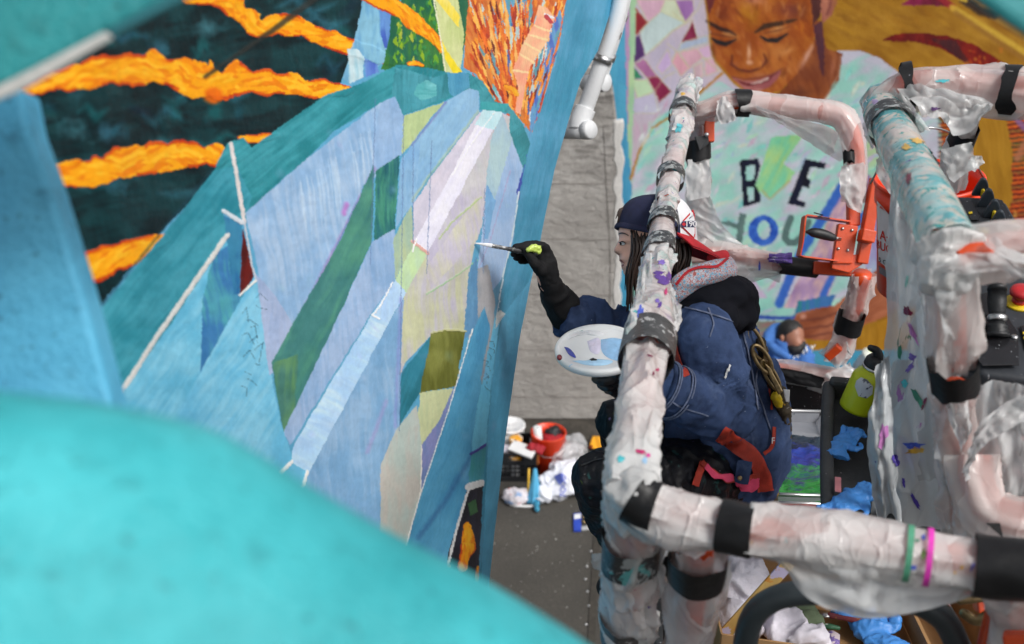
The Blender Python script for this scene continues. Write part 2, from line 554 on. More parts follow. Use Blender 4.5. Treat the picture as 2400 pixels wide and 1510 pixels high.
TEAL = S(70, 185, 190); PURP = S(95, 60, 150); MAG = S(180, 40, 110); BLU = S(70, 95, 190); YEL = S(215, 175, 60); GRN = S(60, 130, 105); RED = S(150, 30, 45); DKB = S(40, 45, 70)
MAT = {}
def mats():
    g = MAT
    g['wrap'] = plastic('plastic_wrap', 0.80, [(TEAL, 30, 0.715, 1), (PURP, 36, 0.715, 1), (MAG, 40, 0.72, 1), (YEL, 42, 0.73, 1)], col=(.83, .83, .82))
    g['wrapdirty'] = plastic('plastic_wrap_smeared', 0.87, [(S(196, 220, 216), 14, 0.52, 0.5, .12), (S(205, 195, 215), 13, 0.56, 0.6, .1), (TEAL, 30, 0.665, 0.5, .03), (S(100, 70, 160), 20, 0.69, 1), (MAG, 30, 0.70, 1), (BLU, 24, 0.71, 0.6), (YEL, 30, 0.71, 1), (DKB, 55, 0.69, 1)], col=(.84, .83, .82))
    g['wrappaint'] = plastic('plastic_wrap_painted', 0.985, [(S(170, 220, 222), 9, 0.42, 0.6, .12), (S(110, 200, 208), 10, 0.50, 0.8, .06), (S(226, 227, 216), 20, 0.55, 1, .04), (S(72, 178, 176), 34, 0.585, 0.6, .03), (S(226, 224, 210), 40, 0.60, 1, .03), (S(195, 160, 60), 17, 0.71, 1, .03), (S(90, 110, 190), 20, 0.70, 0.6), (S(70, 80, 100), 60, 0.685, 0.4)], col=(0.84, 0.84, 0.80), crease=.004)
    g['wrappink'] = plastic('plastic_wrap_tight', 0.60, [(TEAL, 34, 0.735, 1), (PURP, 40, 0.73, 1)], col=(.84, .82, .80), crease=.004, rough=.25)
    g['film'] = plastic('loose_film', 0.84, [(TEAL, 34, 0.73, 1), (PURP, 36, 0.725, 1)], col=(.82, .83, .83), trans=.5, crease=.0035, rough=.32)
    g['filmclear'] = plastic('loose_film_clear', 0.66, [(PURP, 22, 0.725, 1), (GRN, 24, 0.73, 1)], col=(.78, .80, .80), trans=.5, crease=.0035, rough=.32)
    g['wrapclear'] = plastic('plastic_film', 0.66, [(PURP, 14, 0.70, 1), (GRN, 16, 0.72, 1)], col=(0.72, 0.74, 0.75))
    g['curtain'] = plastic('plastic_curtain', 0.84, [(S(170, 120, 180), 9, 0.68, 0.4), (S(60, 110, 95), 13, 0.70, 0.4), (S(75, 60, 145), 14, 0.70, 0.5), (S(90, 40, 75), 15, 0.72, 0.5), (S(80, 180, 190), 17, 0.72, 1), (YEL, 18, 0.735, 1)], col=(0.56, 0.59, 0.61), trans=0.2, crease=.005, rough=.3)
    g['orange'] = M('orange_enamel', S(205, 70, 18), 0.35, var=0.18, vs=8, coat=0.2, bumpd=0.0008)
    g['orangered'] = M('orange_strap', S(165, 48, 30), 0.7, var=0.3, vs=30, bumpd=0.001, bs=300)
    g['tape'] = M('black_tape', (0.010, 0.010, 0.011), 0.42, var=0.4, vs=20, bumpd=0.002, bs=25, spec=.3, splats=[(S(150, 150, 160), 60, 0.73, 1)])
    g['tapepaint'] = M('black_tape_smeared', (0.03, 0.032, 0.034), 0.4, var=0.5, vs=25, bumpd=0.003, bs=40, splats=[(S(150, 155, 155), 50, 0.56, 0.4), (S(90, 165, 165), 22, 0.63, 0.5), (S(200, 200, 200), 90, 0.63, 1)])
    g['tapegrey'] = M('black_tape_worn', (0.05, 0.05, 0.05), 0.4, var=0.4, vs=25, bumpd=0.003, bs=40, splats=[(S(165, 165, 165), 55, 0.60, 1)])
    g['black'] = M('black_rubber', (0.012, 0.013, 0.015), 0.5, var=0.3, vs=30, bumpd=0.001)
    g['tubeblack'] = M('dark_tube', S(44, 52, 56), 0.42, var=0.2, vs=8, bumpd=0.0006)
    g['console'] = M('console_plastic', S(50, 53, 58), 0.5, spec=.3, var=0.2, vs=20, bumpd=0.0008, splats=[(S(190, 190, 195), 90, 0.70, 1), (S(30, 30, 60), 20, 0.70, 1)])
    g['consoledk'] = M('console_label', (0.012, 0.012, 0.014), 0.25, var=0.3, splats=[(S(170, 175, 180), 110, 0.67, 1)])
    g['guard'] = M('switch_guard', S(48, 56, 64), 0.45, var=0.15)
    g['yellow'] = M('yellow_plastic', S(215, 185, 30), 0.4, var=0.12)
    g['redbtn'] = M('red_button', S(185, 40, 45), 0.35, var=0.2, vs=30, splats=[(S(70, 20, 50), 40, 0.68, 1)])
    g['steel'] = M('steel', (0.6, 0.6, 0.6), 0.3, metal=1.0, var=0.1)
    g['brass'] = M('worn_metal', S(150, 130, 95), 0.35, metal=0.9, var=0.4, vs=40, bumpd=0.001)
    g['floor'] = M('platform_floor', S(52, 48, 48), 0.6, var=0.4, vs=9, bumpd=0.002, splats=[(S(170, 125, 125), 7, 0.60, 1), (S(60, 150, 155), 16, 0.68, 1), (S(50, 55, 110), 18, 0.69, 1), (S(190, 190, 190), 60, 0.68, 1)])
    g['tray'] = M('grey_tray_plastic', S(66, 67, 68), 0.55, spec=.3, var=0.25, vs=14, bumpd=0.001, splats=[(S(190, 190, 190), 80, 0.69, 1), (S(110, 118, 120), 16, 0.72, 1)])
    g['nitrile'] = M('blue_nitrile', S(70, 140, 215), 0.45, var=0.15, vs=20, bumpd=0.002, bs=60)
    g['denim'] = M('denim', S(60, 76, 110), 0.95, var=0.45, vs=11, bumpd=0.0015, bs=420, spec=.1, splats=[(S(98, 114, 146), 7, 0.54, 1, .2), (S(36, 46, 72), 9, 0.56, 1, .16), (S(130, 142, 165), 60, 0.70, 1), (S(120, 100, 60), 70, 0.735, 1)])
    g['denimseam'] = M('denim_seam', S(96, 106, 132), 0.85, var=0.4, vs=60, bumpd=0.001, bs=300)
    g['hood'] = M('black_fleece', S(27, 28, 34), 0.97, spec=.1, var=0.2, vs=12, bumpd=0.001, bs=500)
    g['trousers'] = M('painted_black_trousers', S(11, 13, 20), 0.5, spec=.25, var=0.4, vs=12, bumpd=0.004, bs=30, splats=[(S(25, 60, 60), 22, 0.62, 1), (S(95, 85, 120), 34, 0.69, 1), (S(150, 150, 150), 80, 0.72, 1), (S(60, 75, 30), 50, 0.70, 1)])
    g['glove'] = M('black_knit_glove', (0.009, 0.009, 0.010), 0.75, spec=.2, var=0.35, vs=30, bumpd=0.001, bs=300, splats=[(S(150, 165, 70), 70, 0.745, 1)])
    g['gloveblack'] = M('black_nitrile', (0.008, 0.008, 0.01), 0.3, var=0.3, vs=20, bumpd=0.0008, bs=80)
    g['skin'] = M('skin', S(226, 176, 154), 0.5, var=0.10, vs=25, bumpd=0.0003, bs=300)
    g['skintan'] = M('tan_skin', S(150, 100, 78), 0.5, var=0.1)
    g['lip'] = M('lip', S(165, 90, 85), 0.45, var=0.1)
    g['hair'] = M('brown_hair', S(48, 34, 27), 0.4, var=0.5, vs=60, stretch=(1, 1, 0.1))
    g['hairblk'] = M('black_hair', S(24, 22, 22), 0.6, var=0.4, vs=80, bumpd=0.002, bs=200)
    g['navy'] = M('navy_knit', S(26, 32, 62), 0.9, var=0.25, vs=40, bumpd=0.001, bs=400)
    g['capwhite'] = M('white_cap', S(215, 215, 218), 0.85, var=0.06, vs=30, bumpd=0.0005, bs=500)
    g['capred'] = M('red_cap', S(185, 32, 42), 0.8, var=0.15, vs=20, bumpd=0.0005, bs=500)
    g['navypaint'] = M('navy_print', S(25, 30, 75), 0.7, var=0.1)
    g['white'] = M('white_plastic', S(225, 226, 226), 0.4, var=0.06)
    g['card'] = M('cardboard', S(160, 122, 80), 0.8, var=0.15, vs=10, bumpd=0.0006, bs=200)
    g['wood'] = M('paint_stick', S(185, 150, 85), 0.6, var=0.3, vs=25, stretch=(1, 1, 0.2), splats=[(S(175, 165, 190), 16, 0.60, 1), (S(185, 120, 40), 14, 0.62, 1)])
    g['lime'] = M('lime_bottle', S(190, 200, 25), 0.35, var=0.08, splats=[(S(110, 125, 70), 45, 0.72, 1)])
    g['bucket'] = M('orange_plastic', S(228, 62, 22), 0.4, var=0.1, vs=6)
    g['pink'] = M('pink_fabric', S(225, 70, 110), 0.7, var=0.15)
    g['blue_hoodie'] = M('blue_hoodie', S(62, 108, 175), 0.9, var=0.2, vs=8, bumpd=0.004, bs=30)
mats()
# ------------------------------------------------------------------ paint layers on a wall (points carry their own paint)
class Paint:
    def __init__(s, X, Y, base):
        s.X = X; s.Y = Y; s.c = np.tile(np.asarray(base, float), (len(X), 1)); s.n = len(X)
        s.hi = np.zeros(len(X))
        s.wx = (fbm(X / 23, Y / 23, 0, 11) - 0.5); s.wy = (fbm(X / 23, Y / 23, 0, 17) - 0.5)
        s.jx = (fbm(X / 7, Y / 7, 0, 21, 2) - 0.5); s.jy = (fbm(X / 7, Y / 7, 0, 27, 2) - 0.5)
    def inside(s, pts, wob=4.0, jit=2.0):
        p = np.asarray(pts, float)
        lo = p.min(0) - 12; hi = p.max(0) + 12
        idx = np.nonzero((s.X > lo[0]) & (s.X < hi[0]) & (s.Y > lo[1]) & (s.Y < hi[1]))[0]
        x = s.X[idx] + s.wx[idx] * wob + s.jx[idx] * jit; y = s.Y[idx] + s.wy[idx] * wob + s.jy[idx] * jit
        ins = np.zeros(len(idx), bool)
        n = len(p)
        for i in range(n):
            x1, y1 = p[i]; x2, y2 = p[(i + 1) % n]
            if y1 == y2: continue
            cnd = (y1 > y) != (y2 > y)
            ins ^= cnd & (x < (x2 - x1) * (y - y1) / (y2 - y1) + x1)
        return idx[ins]
    def streak(s, idx, ang, amp, L=70, W=5, seed=3):
        a = math.radians(ang); x, y = s.X[idx], s.Y[idx]
        u = x * math.cos(a) + y * math.sin(a); v = -x * math.sin(a) + y * math.cos(a)
        v = v + (vn(u / 60, v / 40, 0, seed + 9) - 0.5) * 14
        return (fbm(u / L, v / W, 0, seed, 3) - 0.5) * amp
    def poly(s, pts, col, col2=None, ang=90, amp=22, L=80, W=6, wob=4.0, jit=2.0, mott=14, seed=None, alpha=1.0, gdir=None):
        idx = s.inside(pts, wob, jit)
        if not len(idx): return idx
        seed = seed if seed is not None else int(abs(pts[0][0] * 3 + pts[0][1] * 7)) % 997
        c = np.tile(np.asarray(col, float), (len(idx), 1))
        x, y = s.X[idx], s.Y[idx]
        if col2 is not None:
            if gdir is not None:
                g = (x - gdir[0]) * (gdir[2] - gdir[0]) + (y - gdir[1]) * (gdir[3] - gdir[1])
                g = np.clip(g / ((gdir[2] - gdir[0]) ** 2 + (gdir[3] - gdir[1]) ** 2) + (fbm(x / 30, y / 30, 0, seed) - .5) * .5, 0, 1)
            else:
                st = s.streak(idx, ang, 1.0, L, W, seed + 5)
                g = np.clip((fbm(x / 60, y / 60, 0, seed + 1) - 0.5) * 2.2 + st * 1.6 + 0.5, 0, 1)
            c = c * (1 - g[:, None]) + np.asarray(col2, float) * g[:, None]
        c = c + s.streak(idx, ang, amp * .6, L * 1.3, W * 2, seed)[:, None] + ((fbm(x / 45, y / 45, 0, seed + 2) - .5) * mott)[:, None]
        s.c[idx] = s.c[idx] * (1 - alpha) + c * alpha
        return idx
    def near(s, pts, wmax):
        p = np.asarray(pts, float)
        lo = p[:, :2].min(0) - wmax; hi = p[:, :2].max(0) + wmax
        idx = np.nonzero((s.X > lo[0]) & (s.X < hi[0]) & (s.Y > lo[1]) & (s.Y < hi[1]))[0]
        x = s.X[idx]; y = s.Y[idx]
        best = np.full(len(idx), 1e9); bt = np.zeros(len(idx)); bw = np.zeros(len(idx)); sd = np.zeros(len(idx))
        L0 = 0
        for i in range(len(p) - 1):
            a, b = p[i, :2], p[i + 1, :2]; d = b - a; l2 = max(d @ d, 1e-9); l = math.sqrt(l2)
            t = np.clip(((x - a[0]) * d[0] + (y - a[1]) * d[1]) / l2, 0, 1)
            ex = x - a[0] - t * d[0]; ey = y - a[1] - t * d[1]
            dist = np.hypot(ex, ey)
            m = dist < best
            best[m] = dist[m]; bt[m] = L0 + t[m] * l; bw[m] = p[i, 2] + (p[i + 1, 2] - p[i, 2]) * t[m]
            sd[m] = np.sign(d[0] * ey - d[1] * ex)[m]
            L0 += l
        return idx, best * sd, bt, bw
    def line(s, pts, w, col, jit=1.5, alpha=1.0, soft=0.0, amp=10):
        p = [(q[0], q[1], (q[2] if len(q) > 2 else w)) for q in pts]
        idx, d, t, bw = s.near(p, max(q[2] for q in p) + 6)
        d = np.abs(d + s.jx[idx] * jit * 2)
        if soft: a = np.clip((bw / 2 + soft - d) / (2 * soft), 0, 1) * alpha
        else: a = (d < bw / 2) * alpha
        k = a > 0; idx = idx[k]; a = a[k][:, None]
        c = np.asarray(col, float) + ((vn(s.X[idx] / 6, s.Y[idx] / 6, 0, 5) - .5) * amp)[:, None]
        s.c[idx] = s.c[idx] * (1 - a) + c * a
        s.hi[idx] = np.maximum(s.hi[idx], a[:, 0])
    def flame(s, pts, seed=1, pal=None, sc=1.0):
        """a ragged band of thick orange paint, red at its rims and yellow inside."""
        pal = np.asarray(pal or [(165, 36, 22), (206, 84, 16), (226, 126, 14), (236, 158, 20), (240, 178, 40)], float)
        p = cr(np.asarray(pts, float), 40)
        p3 = [(q[0], q[1], q[2]) for q in p]
        idx, d, t, bw = s.near(p3, p[:, 2].max() * .8 + 16)
        x, y = s.X[idx], s.Y[idx]
        e1 = fbm(t / (34 * sc), 0 * t + (d > 0) * 7.3, 0, seed, 2) - .5
        e2 = np.abs(2 * vn(t / (15 * sc), (d > 0) * 5.1, 0, seed + 1) - 1)
        edge = bw / 2 * (0.86 + 0.8 * e1 + 0.10 * (e2 - .4))
        q = np.abs(d) / np.maximum(edge, 1)
        k = q < 1
        idx, d, t, q, x, y, bw = idx[k], d[k], t[k], q[k], x[k], y[k], bw[k]
        # flat strokes dragged slantwise across the band
        sl = t / (30 * sc) + d / (16 * sc) * np.where(vn(t / 90, 0, 0, seed + 4) > .5, 1, -1)
        stv = vn(np.floor(sl * 1.3 + .8 * vn(t / 20, d / 14, 0, seed + 2)) * 3.7, np.floor(d / (11 * sc) + 2 * vn(t / 26, 1, 0, seed + 5)) * 2.1, 0, seed + 7)
        f2 = fbm(t / (40 * sc), d / (4 * sc), 0, seed + 8, 2)
        v = 0.30 + (1 - q) * 0.22 + stv * .62 + (f2 - .5) * .13
        red = vn(t / (38 * sc), (d > 0) * 3.3, 0, seed + 9)
        v = np.where((q > 0.78) & (red > .45), .06 + .22 * f2, v)
        v = np.clip(v, 0, .999) * (len(pal) - 1)
        i = np.floor(v).astype(int); u = np.clip((v - i - .3) * 2.5, 0, 1)[:, None]
        s.c[idx] = pal[i] * (1 - u) + pal[np.minimum(i + 1, len(pal) - 1)] * u
        s.hi[idx] = 1
    def blob(s, cx, cy, rx, ry, col, alpha=1.0, ang=0, hard=0.35, rough=0.35):
        r = max(rx, ry) * 1.4
        idx = np.nonzero((np.abs(s.X - cx) < r) & (np.abs(s.Y - cy) < r))[0]
        a = math.radians(ang); x = s.X[idx] - cx; y = s.Y[idx] - cy
        u = (x * math.cos(a) + y * math.sin(a)) / rx; v = (-x * math.sin(a) + y * math.cos(a)) / ry
        d = np.hypot(u, v) + (fbm(s.X[idx] / 14, s.Y[idx] / 14, 0, int(cx) % 91) - .5) * rough
        w = (np.clip((1 - d) / (1 - hard), 0, 1) * alpha)[:, None]
        s.c[idx] = s.c[idx] * (1 - w) + np.asarray(col, float) * w
    def linear(s, k=1.0):
        return np.clip(s2l(np.clip(s.c, 4, 250)) * k, 0.002, 0.93)

# ------------------------------------------------------------------ ground
gm, nt, b_ = newmat('pavement')
v = coords(nt)
c = mixc(nt, ramp(nt, noise(nt, 1.1, 6, 0.65, v), 0.35, 0.7), S(60, 57, 52), S(86, 82, 75))
c = mixc(nt, ramp(nt, noise(nt, 60, 3, 0.6, v), 0.35, 0.75), c, S(54, 52, 48), 'MIX')
c = mixc(nt, ramp(nt, noise(nt, 34, 2, 0.5, v), 0.70, 0.73), c, S(175, 174, 168))
nt.links.new(c, b_.inputs['Base Color']); b_.inputs['Roughness'].default_value = 0.85
bump(nt, b_, noise(nt, 55, 5, 0.7, v), 0.006)
g = mk('ground', [(-220, -220, 0), (220, -220, 0), (220, 220, 0), (-220, 220, 0)], [[0, 1, 2, 3]], gm, smooth=False)
tag(g, kind='structure')
m_dirt = M('gutter_asphalt', S(62, 58, 52), 0.9, var=0.5, vs=6, bumpd=0.008, bs=40, splats=[(S(120, 112, 100), 30, 0.64, 1), (S(25, 24, 22), 7, 0.68, 1)])
a0 = PZ(1150, 1035); a1 = PZ(1480, 1052)
yb = 8.88
V = np.array([[-3, yb - 0.55, .004], [4.5, yb - 0.58, .004], [4.5, yb + .2, .004], [-3, yb + .2, .004]])
tag(mk('gutter', V, [[0, 1, 2, 3]], m_dirt, smooth=False), kind='structure')
# a shallow trench line with bolt heads running along the pavement
m_seam = M('pavement_joint', S(58, 54, 48), 0.9, var=0.4, vs=20, bumpd=0.003)
q0, q1 = PZ(1400, 1240), PZ(1385, 1515)
dv = (q1 - q0) / np.linalg.norm(q1 - q0); nv_ = np.array([dv[1], -dv[0], 0])
js = [box((q0 + dv * (t * 2.6) + (0, 0, 0.004)), (0.05, 2.5, 0.008), axes((0, 0, 1), (dv[1], -dv[0], 0)).T) for t in (-0.5, 0.5, 1.5)]
tag(mk('pavement_joint', *join(*js), m_seam, smooth=False), kind='structure')
st = []
for k in range(13):
    q = q0 + dv * (k * 0.2 + .09 * math.sin(k * 7) - 0.2) + nv_ * (0.05 + 0.02 * math.sin(k * 5))
    st.append(lathe([(0.011, 0.0), (0.010, 0.006), (0.004, 0.009)], 8, c=q))
tag(mk('stud', *join(*st), MAT['steel']), kind='stuff')

# ------------------------------------------------------------------ the mural wall beside the lift
PLAN = np.array([(-0.90, 0.95), (-0.588, 1.53), (-0.485, 1.89), (-0.314, 2.29), (-0.24, 2.445), (-0.083, 2.79), (0.057, 3.33), (0.36, 4.14), (0.62, 4.75)])
PB = PLAN[:, 0] / PLAN[:, 1]
_pb = np.linspace(PB[0], PB[-1], 400)
_py = np.interp(_pb, PB, PLAN[:, 1])
for _ in range(60):
    _py[1:-1] = (_py[:-2] + 2 * _py[1:-1] + _py[2:]) / 4
def wallpt(px, py):
    a = (px - 1200) / FPX; bb = -(py - 755) / FPX
    rx, ry, rz = a, CT + bb * ST, -ST + bb * CT
    y = np.interp(rx / ry, _pb, _py)
    k = y / ry
    return np.stack([rx * k, y, H + rz * k], -1)
EDGE = np.array([(1462, -90), (1440, 0), (1402, 118), (1362, 187), (1334, 278), (1300, 397), (1266, 564), (1240, 680), (1217, 800), (1184, 1030), (1159, 1250), (1143, 1400), (1132, 1520), (1110, 1800), (1090, 2250)], float)
ys = np.concatenate([np.arange(-90, 1530, 2.1), np.linspace(1532, 2250, 40)])
xe = np.interp(ys, EDGE[:, 1], EDGE[:, 0])
NXW = 700
un = np.linspace(0, 1, NXW)
X = -110 + (xe[:, None] + 110) * un[None, :]
Y = np.repeat(ys[:, None], NXW, 1)
Vw = wallpt(X, Y)
X = X.ravel(); Y = Y.ravel(); Vw = Vw.reshape(-1, 3)
W = Paint(X, Y, (90, 160, 195))
def z2(pts):   # helper grids used while tracing
    return [(500 + a / 2.1575, 100 + b / 2.1575) for a, b in pts]
def z3(pts):
    return [(200 + a / 1.659, 600 + b / 1.659) for a, b in pts]
def z8(pts):
    return [(820 + a / 3.529, b / 3.529) for a, b in pts]
# night-dark field with teal scrubbed patches
dk = [(-120, -100), (870, -100), (838, 80), (800, 190), (770, 240), (640, 320), (560, 370), (480, 440), (360, 560), (200, 760), (-120, 760)]
i = W.poly(dk, (9, 30, 34), (16, 52, 56), ang=-10, amp=8, L=90, W=12)
for k in range(95):
    r = random.Random(k)
    cx, cy = r.uniform(60, 840), r.uniform(-20, 640)
    if cx + cy * 0.9 > 860 and cy > 250: continue
    W_c = r.choice([(20, 92, 95), (28, 84, 100), (52, 105, 125), (14, 64, 66), (60, 110, 120), (6, 18, 20), (6, 16, 22), (18, 40, 66)])
    W.blob(cx, cy, r.uniform(14, 60), r.uniform(10, 34), W_c, r.uniform(.3, .75), r.uniform(-60, 60), 0.1, 0.9)
i = W.inside(dk); 
for k in range(60):
    r = random.Random(4000 + k)
    x0, y0 = r.uniform(40, 760), r.uniform(-10, 660)
    if x0 + y0 * .9 > 800 and y0 > 240: continue
    L = r.uniform(40, 150); up_ = r.uniform(-24, 24)
    W.line([(x0, y0, 3), (x0 + L * .3, y0 + up_, r.uniform(8, 20)), (x0 + L * .6, y0 - up_ * .6, r.uniform(10, 26)), (x0 + L, y0 + up_ * .5, 2)], 12, r.choice([(22, 92, 96), (16, 66, 72), (44, 100, 118), (8, 24, 28), (6, 14, 18), (30, 78, 98), (12, 48, 52)]), 1.5, r.uniform(.4, .8), 7, 16)
i = W.inside(dk); st_ = W.streak(i, 80, 30, 46, 4, 77); W.c[i] += np.maximum(st_, 0)[:, None] * np.array([.35, .8, .9])
W.flame([(60, 218, 20), (150, 185, 62), (285, 168, 78), (420, 168, 84), (480, 195, 92), (560, 190, 84), (640, 196, 62), (730, 208, 52), (820, 212, 30)], 3)
W.blob(500, 225, 28, 24, (222, 100, 15), .9, 0, .6)
W.flame([(440, -10, 44), (520, -6, 58), (575, 40, 62), (600, 66, 60), (680, 62, 56), (760, 88, 52), (840, 116, 48), (945, 152, 22)], 9)
W.flame([(80, 440, 44), (200, 402, 78), (300, 384, 78), (400, 366, 70), (505, 362, 66)], 15)
W.flame([(565, 322, 16), (600, 326, 26), (650, 318, 14)], 16)
W.flame([(140, 655, 60), (240, 612, 88), (320, 585, 70), (385, 560, 30)], 21)
# a thin dark strut of paint
W.line([(760, -20, 16), (640, 70, 13), (480, 180, 9)], 12, (44, 46, 44), 1, .8, 3)
# blue column, green leaves, pale band
W.poly(z8([(100, 0), (200, -20), (330, 70), (340, 330), (300, 500), (120, 640), (0, 700), (-60, 640), (60, 250), (90, 100)]), (128, 180, 205), (90, 150, 195), amp=28)
W.poly(z8([(250, 60), (340, 110), (335, 380), (290, 400), (250, 250)]), (62, 92, 178), (95, 140, 200))
W.poly(z8([(120, 480), (230, 530), (240, 600), (130, 640)]), (70, 95, 185), (110, 150, 205))
W.poly(z8([(-20, 400), (60, 400), (120, 480), (110, 640), (0, 690)]), (150, 195, 210), (195, 215, 220))
W.poly(z8([(480, -60), (990, -60), (985, 200), (900, 620), (260, 580), (330, 300), (340, 100)]), (32, 96, 70), (60, 120, 50), amp=22)
for k in range(70):
    r = random.Random(300 + k)
    x0, y0 = z8([(r.uniform(370, 760), r.uniform(-20, 590))])[0]
    L = r.uniform(8, 26)
    W.line([(x0, y0, 2), (x0 + r.uniform(-3, 3), y0 + L * .5, r.uniform(5, 12)), (x0 + r.uniform(-5, 5), y0 + L, 2)], 6, r.choice([(150, 180, 35), (110, 165, 40), (185, 190, 60), (50, 130, 70), (95, 150, 45)]), 1.5, .85)
W.flame([(855, -12, 34), (905, 8, 44), (950, 34, 44), (985, 66, 36), (1018, 92, 30), (1036, 118, 22)], 33, sc=.7)
W.flame([(958, 150, 12), (975, 148, 18), (990, 154, 10)], 35, sc=.6)
W.poly(z8([(690, -60), (890, -60), (910, 100), (945, 280), (930, 500), (900, 610), (790, 610), (740, 260)]), (182, 194, 128), (202, 208, 150), amp=16)
W.poly(z8([(705, -20), (800, -20), (905, 130), (900, 230), (800, 110), (730, 30)]), (228, 205, 70), (235, 220, 120))
W.poly(z8([(755, 330), (800, 420), (930, 600), (860, 610), (790, 490)]), (225, 205, 40), (240, 215, 60))
W.line(z8([(690, -20), (740, 260), (790, 600)]), 3, (220, 222, 190), 1)
# feather field: ragged strands fanning up
W.poly(z8([(985, -70), (1860, -70), (1790, 130), (1640, 690), (1500, 1100), (1340, 900), (1180, 860), (1100, 640), (940, 560), (960, 260)]), (196, 92, 40), (212, 130, 60), ang=70, amp=34, L=50, W=4)
W.poly(z8([(1270, -60), (1460, -60), (1470, 200), (1400, 420), (1320, 560), (1240, 420), (1250, 150)]), (70, 150, 150), (95, 160, 195), ang=75, amp=40)
W.poly(z8([(1200, 500), (1290, 520), (1360, 620), (1390, 730), (1340, 820), (1190, 830), (1170, 740)]), (105, 175, 180), (165, 210, 210), ang=75, amp=30)
fan = z8([(1420, 1000)])[0]
for k in range(260):
    r = random.Random(900 + k)
    x1, y1 = z8([(r.uniform(980, 1830), r.uniform(-60, 40))])[0]
    u0, u1 = sorted((r.uniform(-.02, .95), r.uniform(.1, 1.02)))
    if u1 - u0 < .12: u1 = u0 + .15
    bx, by = fan[0] + (x1 - 1240) * .30, fan[1] + r.uniform(-30, 20)
    if x1 < 1160: by -= (1160 - x1) * .9
    pts = []
    n_ = 6
    for q in range(n_):
        u = u0 + (u1 - u0) * q / (n_ - 1)
        w = (1 + 8.5 * math.sin(math.pi * (q + .4) / n_)) * r.uniform(.6, 1.25)
        pts.append((x1 + (bx - x1) * u + r.uniform(-2.5, 2.5), y1 + (by - y1) * u, w))
    cc = r.choice([(232, 135, 40), (225, 105, 30), (240, 165, 75), (208, 80, 30), (170, 50, 25), (236, 180, 100), (222, 120, 35), (200, 70, 25)]) if r.random() < .84 else r.choice([(70, 140, 160), (110, 170, 195), (60, 95, 165), (150, 200, 210)])
    W.line(pts, 6, cc, .9, .95, amp=24)
for k in range(11):
    x0, y0 = z8([(1720 - k * 21, 150 + k * 78)])[0]
    W.line([(x0, y0 - 34, 2), (x0 + 2, y0, 14), (x0 - 1, y0 + 32, 10), (x0 - 6, y0 + 56, 2)], 9, (75, 110, 185) if k % 2 else (95, 150, 195), 1)
    W.line([(x0 - 5, y0 - 36, 1), (x0 - 6, y0 - 4, 4), (x0 - 7, y0 + 20, 2)], 3, (205, 220, 228), 1)
for k in range(230):
    r = random.Random(2900 + k)
    x0, y0 = z8([(r.uniform(980, 1760), r.uniform(-60, 800))])[0]
    if not (len(W.inside([(x0 - 1, y0 - 1), (x0 + 3, y0 - 1), (x0 + 3, y0 + 3), (x0 - 1, y0 + 3)], 0, 0)) and x0 > 1085 and y0 < 330 - (1240 - x0) * 1.15 and x0 < 1330 - y0 * .27): continue
    dx, dy = fan[0] + (x0 - 1240) * .2 - x0, fan[1] + 40 - y0; q = math.hypot(dx, dy); dx /= q; dy /= q; L = r.uniform(16, 60)
    W.line([(x0, y0, 1), (x0 + dx * L * .4 + r.uniform(-2, 2), y0 + dy * L * .4, r.uniform(4, 9)), (x0 + dx * L * .75 + r.uniform(-2, 2), y0 + dy * L * .75, r.uniform(3, 7)), (x0 + dx * L, y0 + dy * L, 1)], 5, r.choice([(236, 150, 50), (225, 110, 30), (244, 185, 90), (165, 44, 24), (200, 74, 26), (240, 170, 70), (110, 30, 24), (228, 130, 40), (90, 150, 165), (180, 205, 205)]), .8, .95, amp=20)
# pale segmented ribbon
rb = z8([(1620, 60), (1690, 150), (1640, 330), (1500, 540), (1470, 620), (1410, 950), (1365, 930), (1390, 720), (1345, 580), (1420, 380), (1530, 180), (1560, 40)])
W.poly(rb, (238, 190, 145), (240, 160, 130), ang=20, amp=22, L=14, W=22)
for a_, b2 in (((1530, 215), (1650, 260)), ((1490, 290), (1625, 330)), ((1450, 360), (1575, 430)), ((1410, 450), (1520, 520)), ((1350, 580), (1470, 600))):
    W.line(z8([a_, b2]), 5, (245, 215, 160), 1, .8)
W.line(z8([(1612, 120), (1680, 150)]), 6, (225, 225, 228), 1)
W.line(z8([(1620, 135), (1665, 185)]), 9, (185, 60, 70), 1)
W.flame([(1185, 205, 14), (1200, 212, 24), (1212, 222, 10)], 40, sc=.5)
# teal cap over the crystal
cap = [(505, 385), (535, 335), (570, 322), (590, 345), (640, 310), (760, 225), (860, 190), (930, 152), (1000, 158), (1050, 170), (1100, 172), (1130, 190), (1160, 238), (1190, 245), (1222, 285), (1243, 335), (1228, 395), (1205, 345), (1190, 320), (1195, 268), (1170, 258), (1130, 262), (1120, 215), (1100, 207), (1040, 237), (945, 270), (925, 225), (890, 243), (780, 310), (720, 372), (640, 440), (580, 500), (545, 520), (500, 430)]
W.poly(cap, (38, 125, 135), (62, 150, 162), ang=-38, amp=20, L=120, W=5)
W.poly(z8([(370, 560), (520, 590), (700, 640), (810, 610), (820, 790), (440, 950), (350, 780)]), (42, 118, 128), (70, 150, 165), amp=18)
W.poly(z8([(560, 700), (640, 655), (715, 700), (720, 790), (600, 830), (530, 780)]), (120, 190, 195), (80, 165, 170), ang=0, amp=40, L=26, W=4)
W.poly(z8([(805, 600), (985, 610), (990, 720), (860, 800), (820, 760)]), (68, 140, 175), (85, 155, 185), amp=14)
W.poly(z8([(1190, 850), (1310, 860), (1280, 930), (1070, 910), (1080, 840)]), (48, 150, 160), (60, 165, 170))
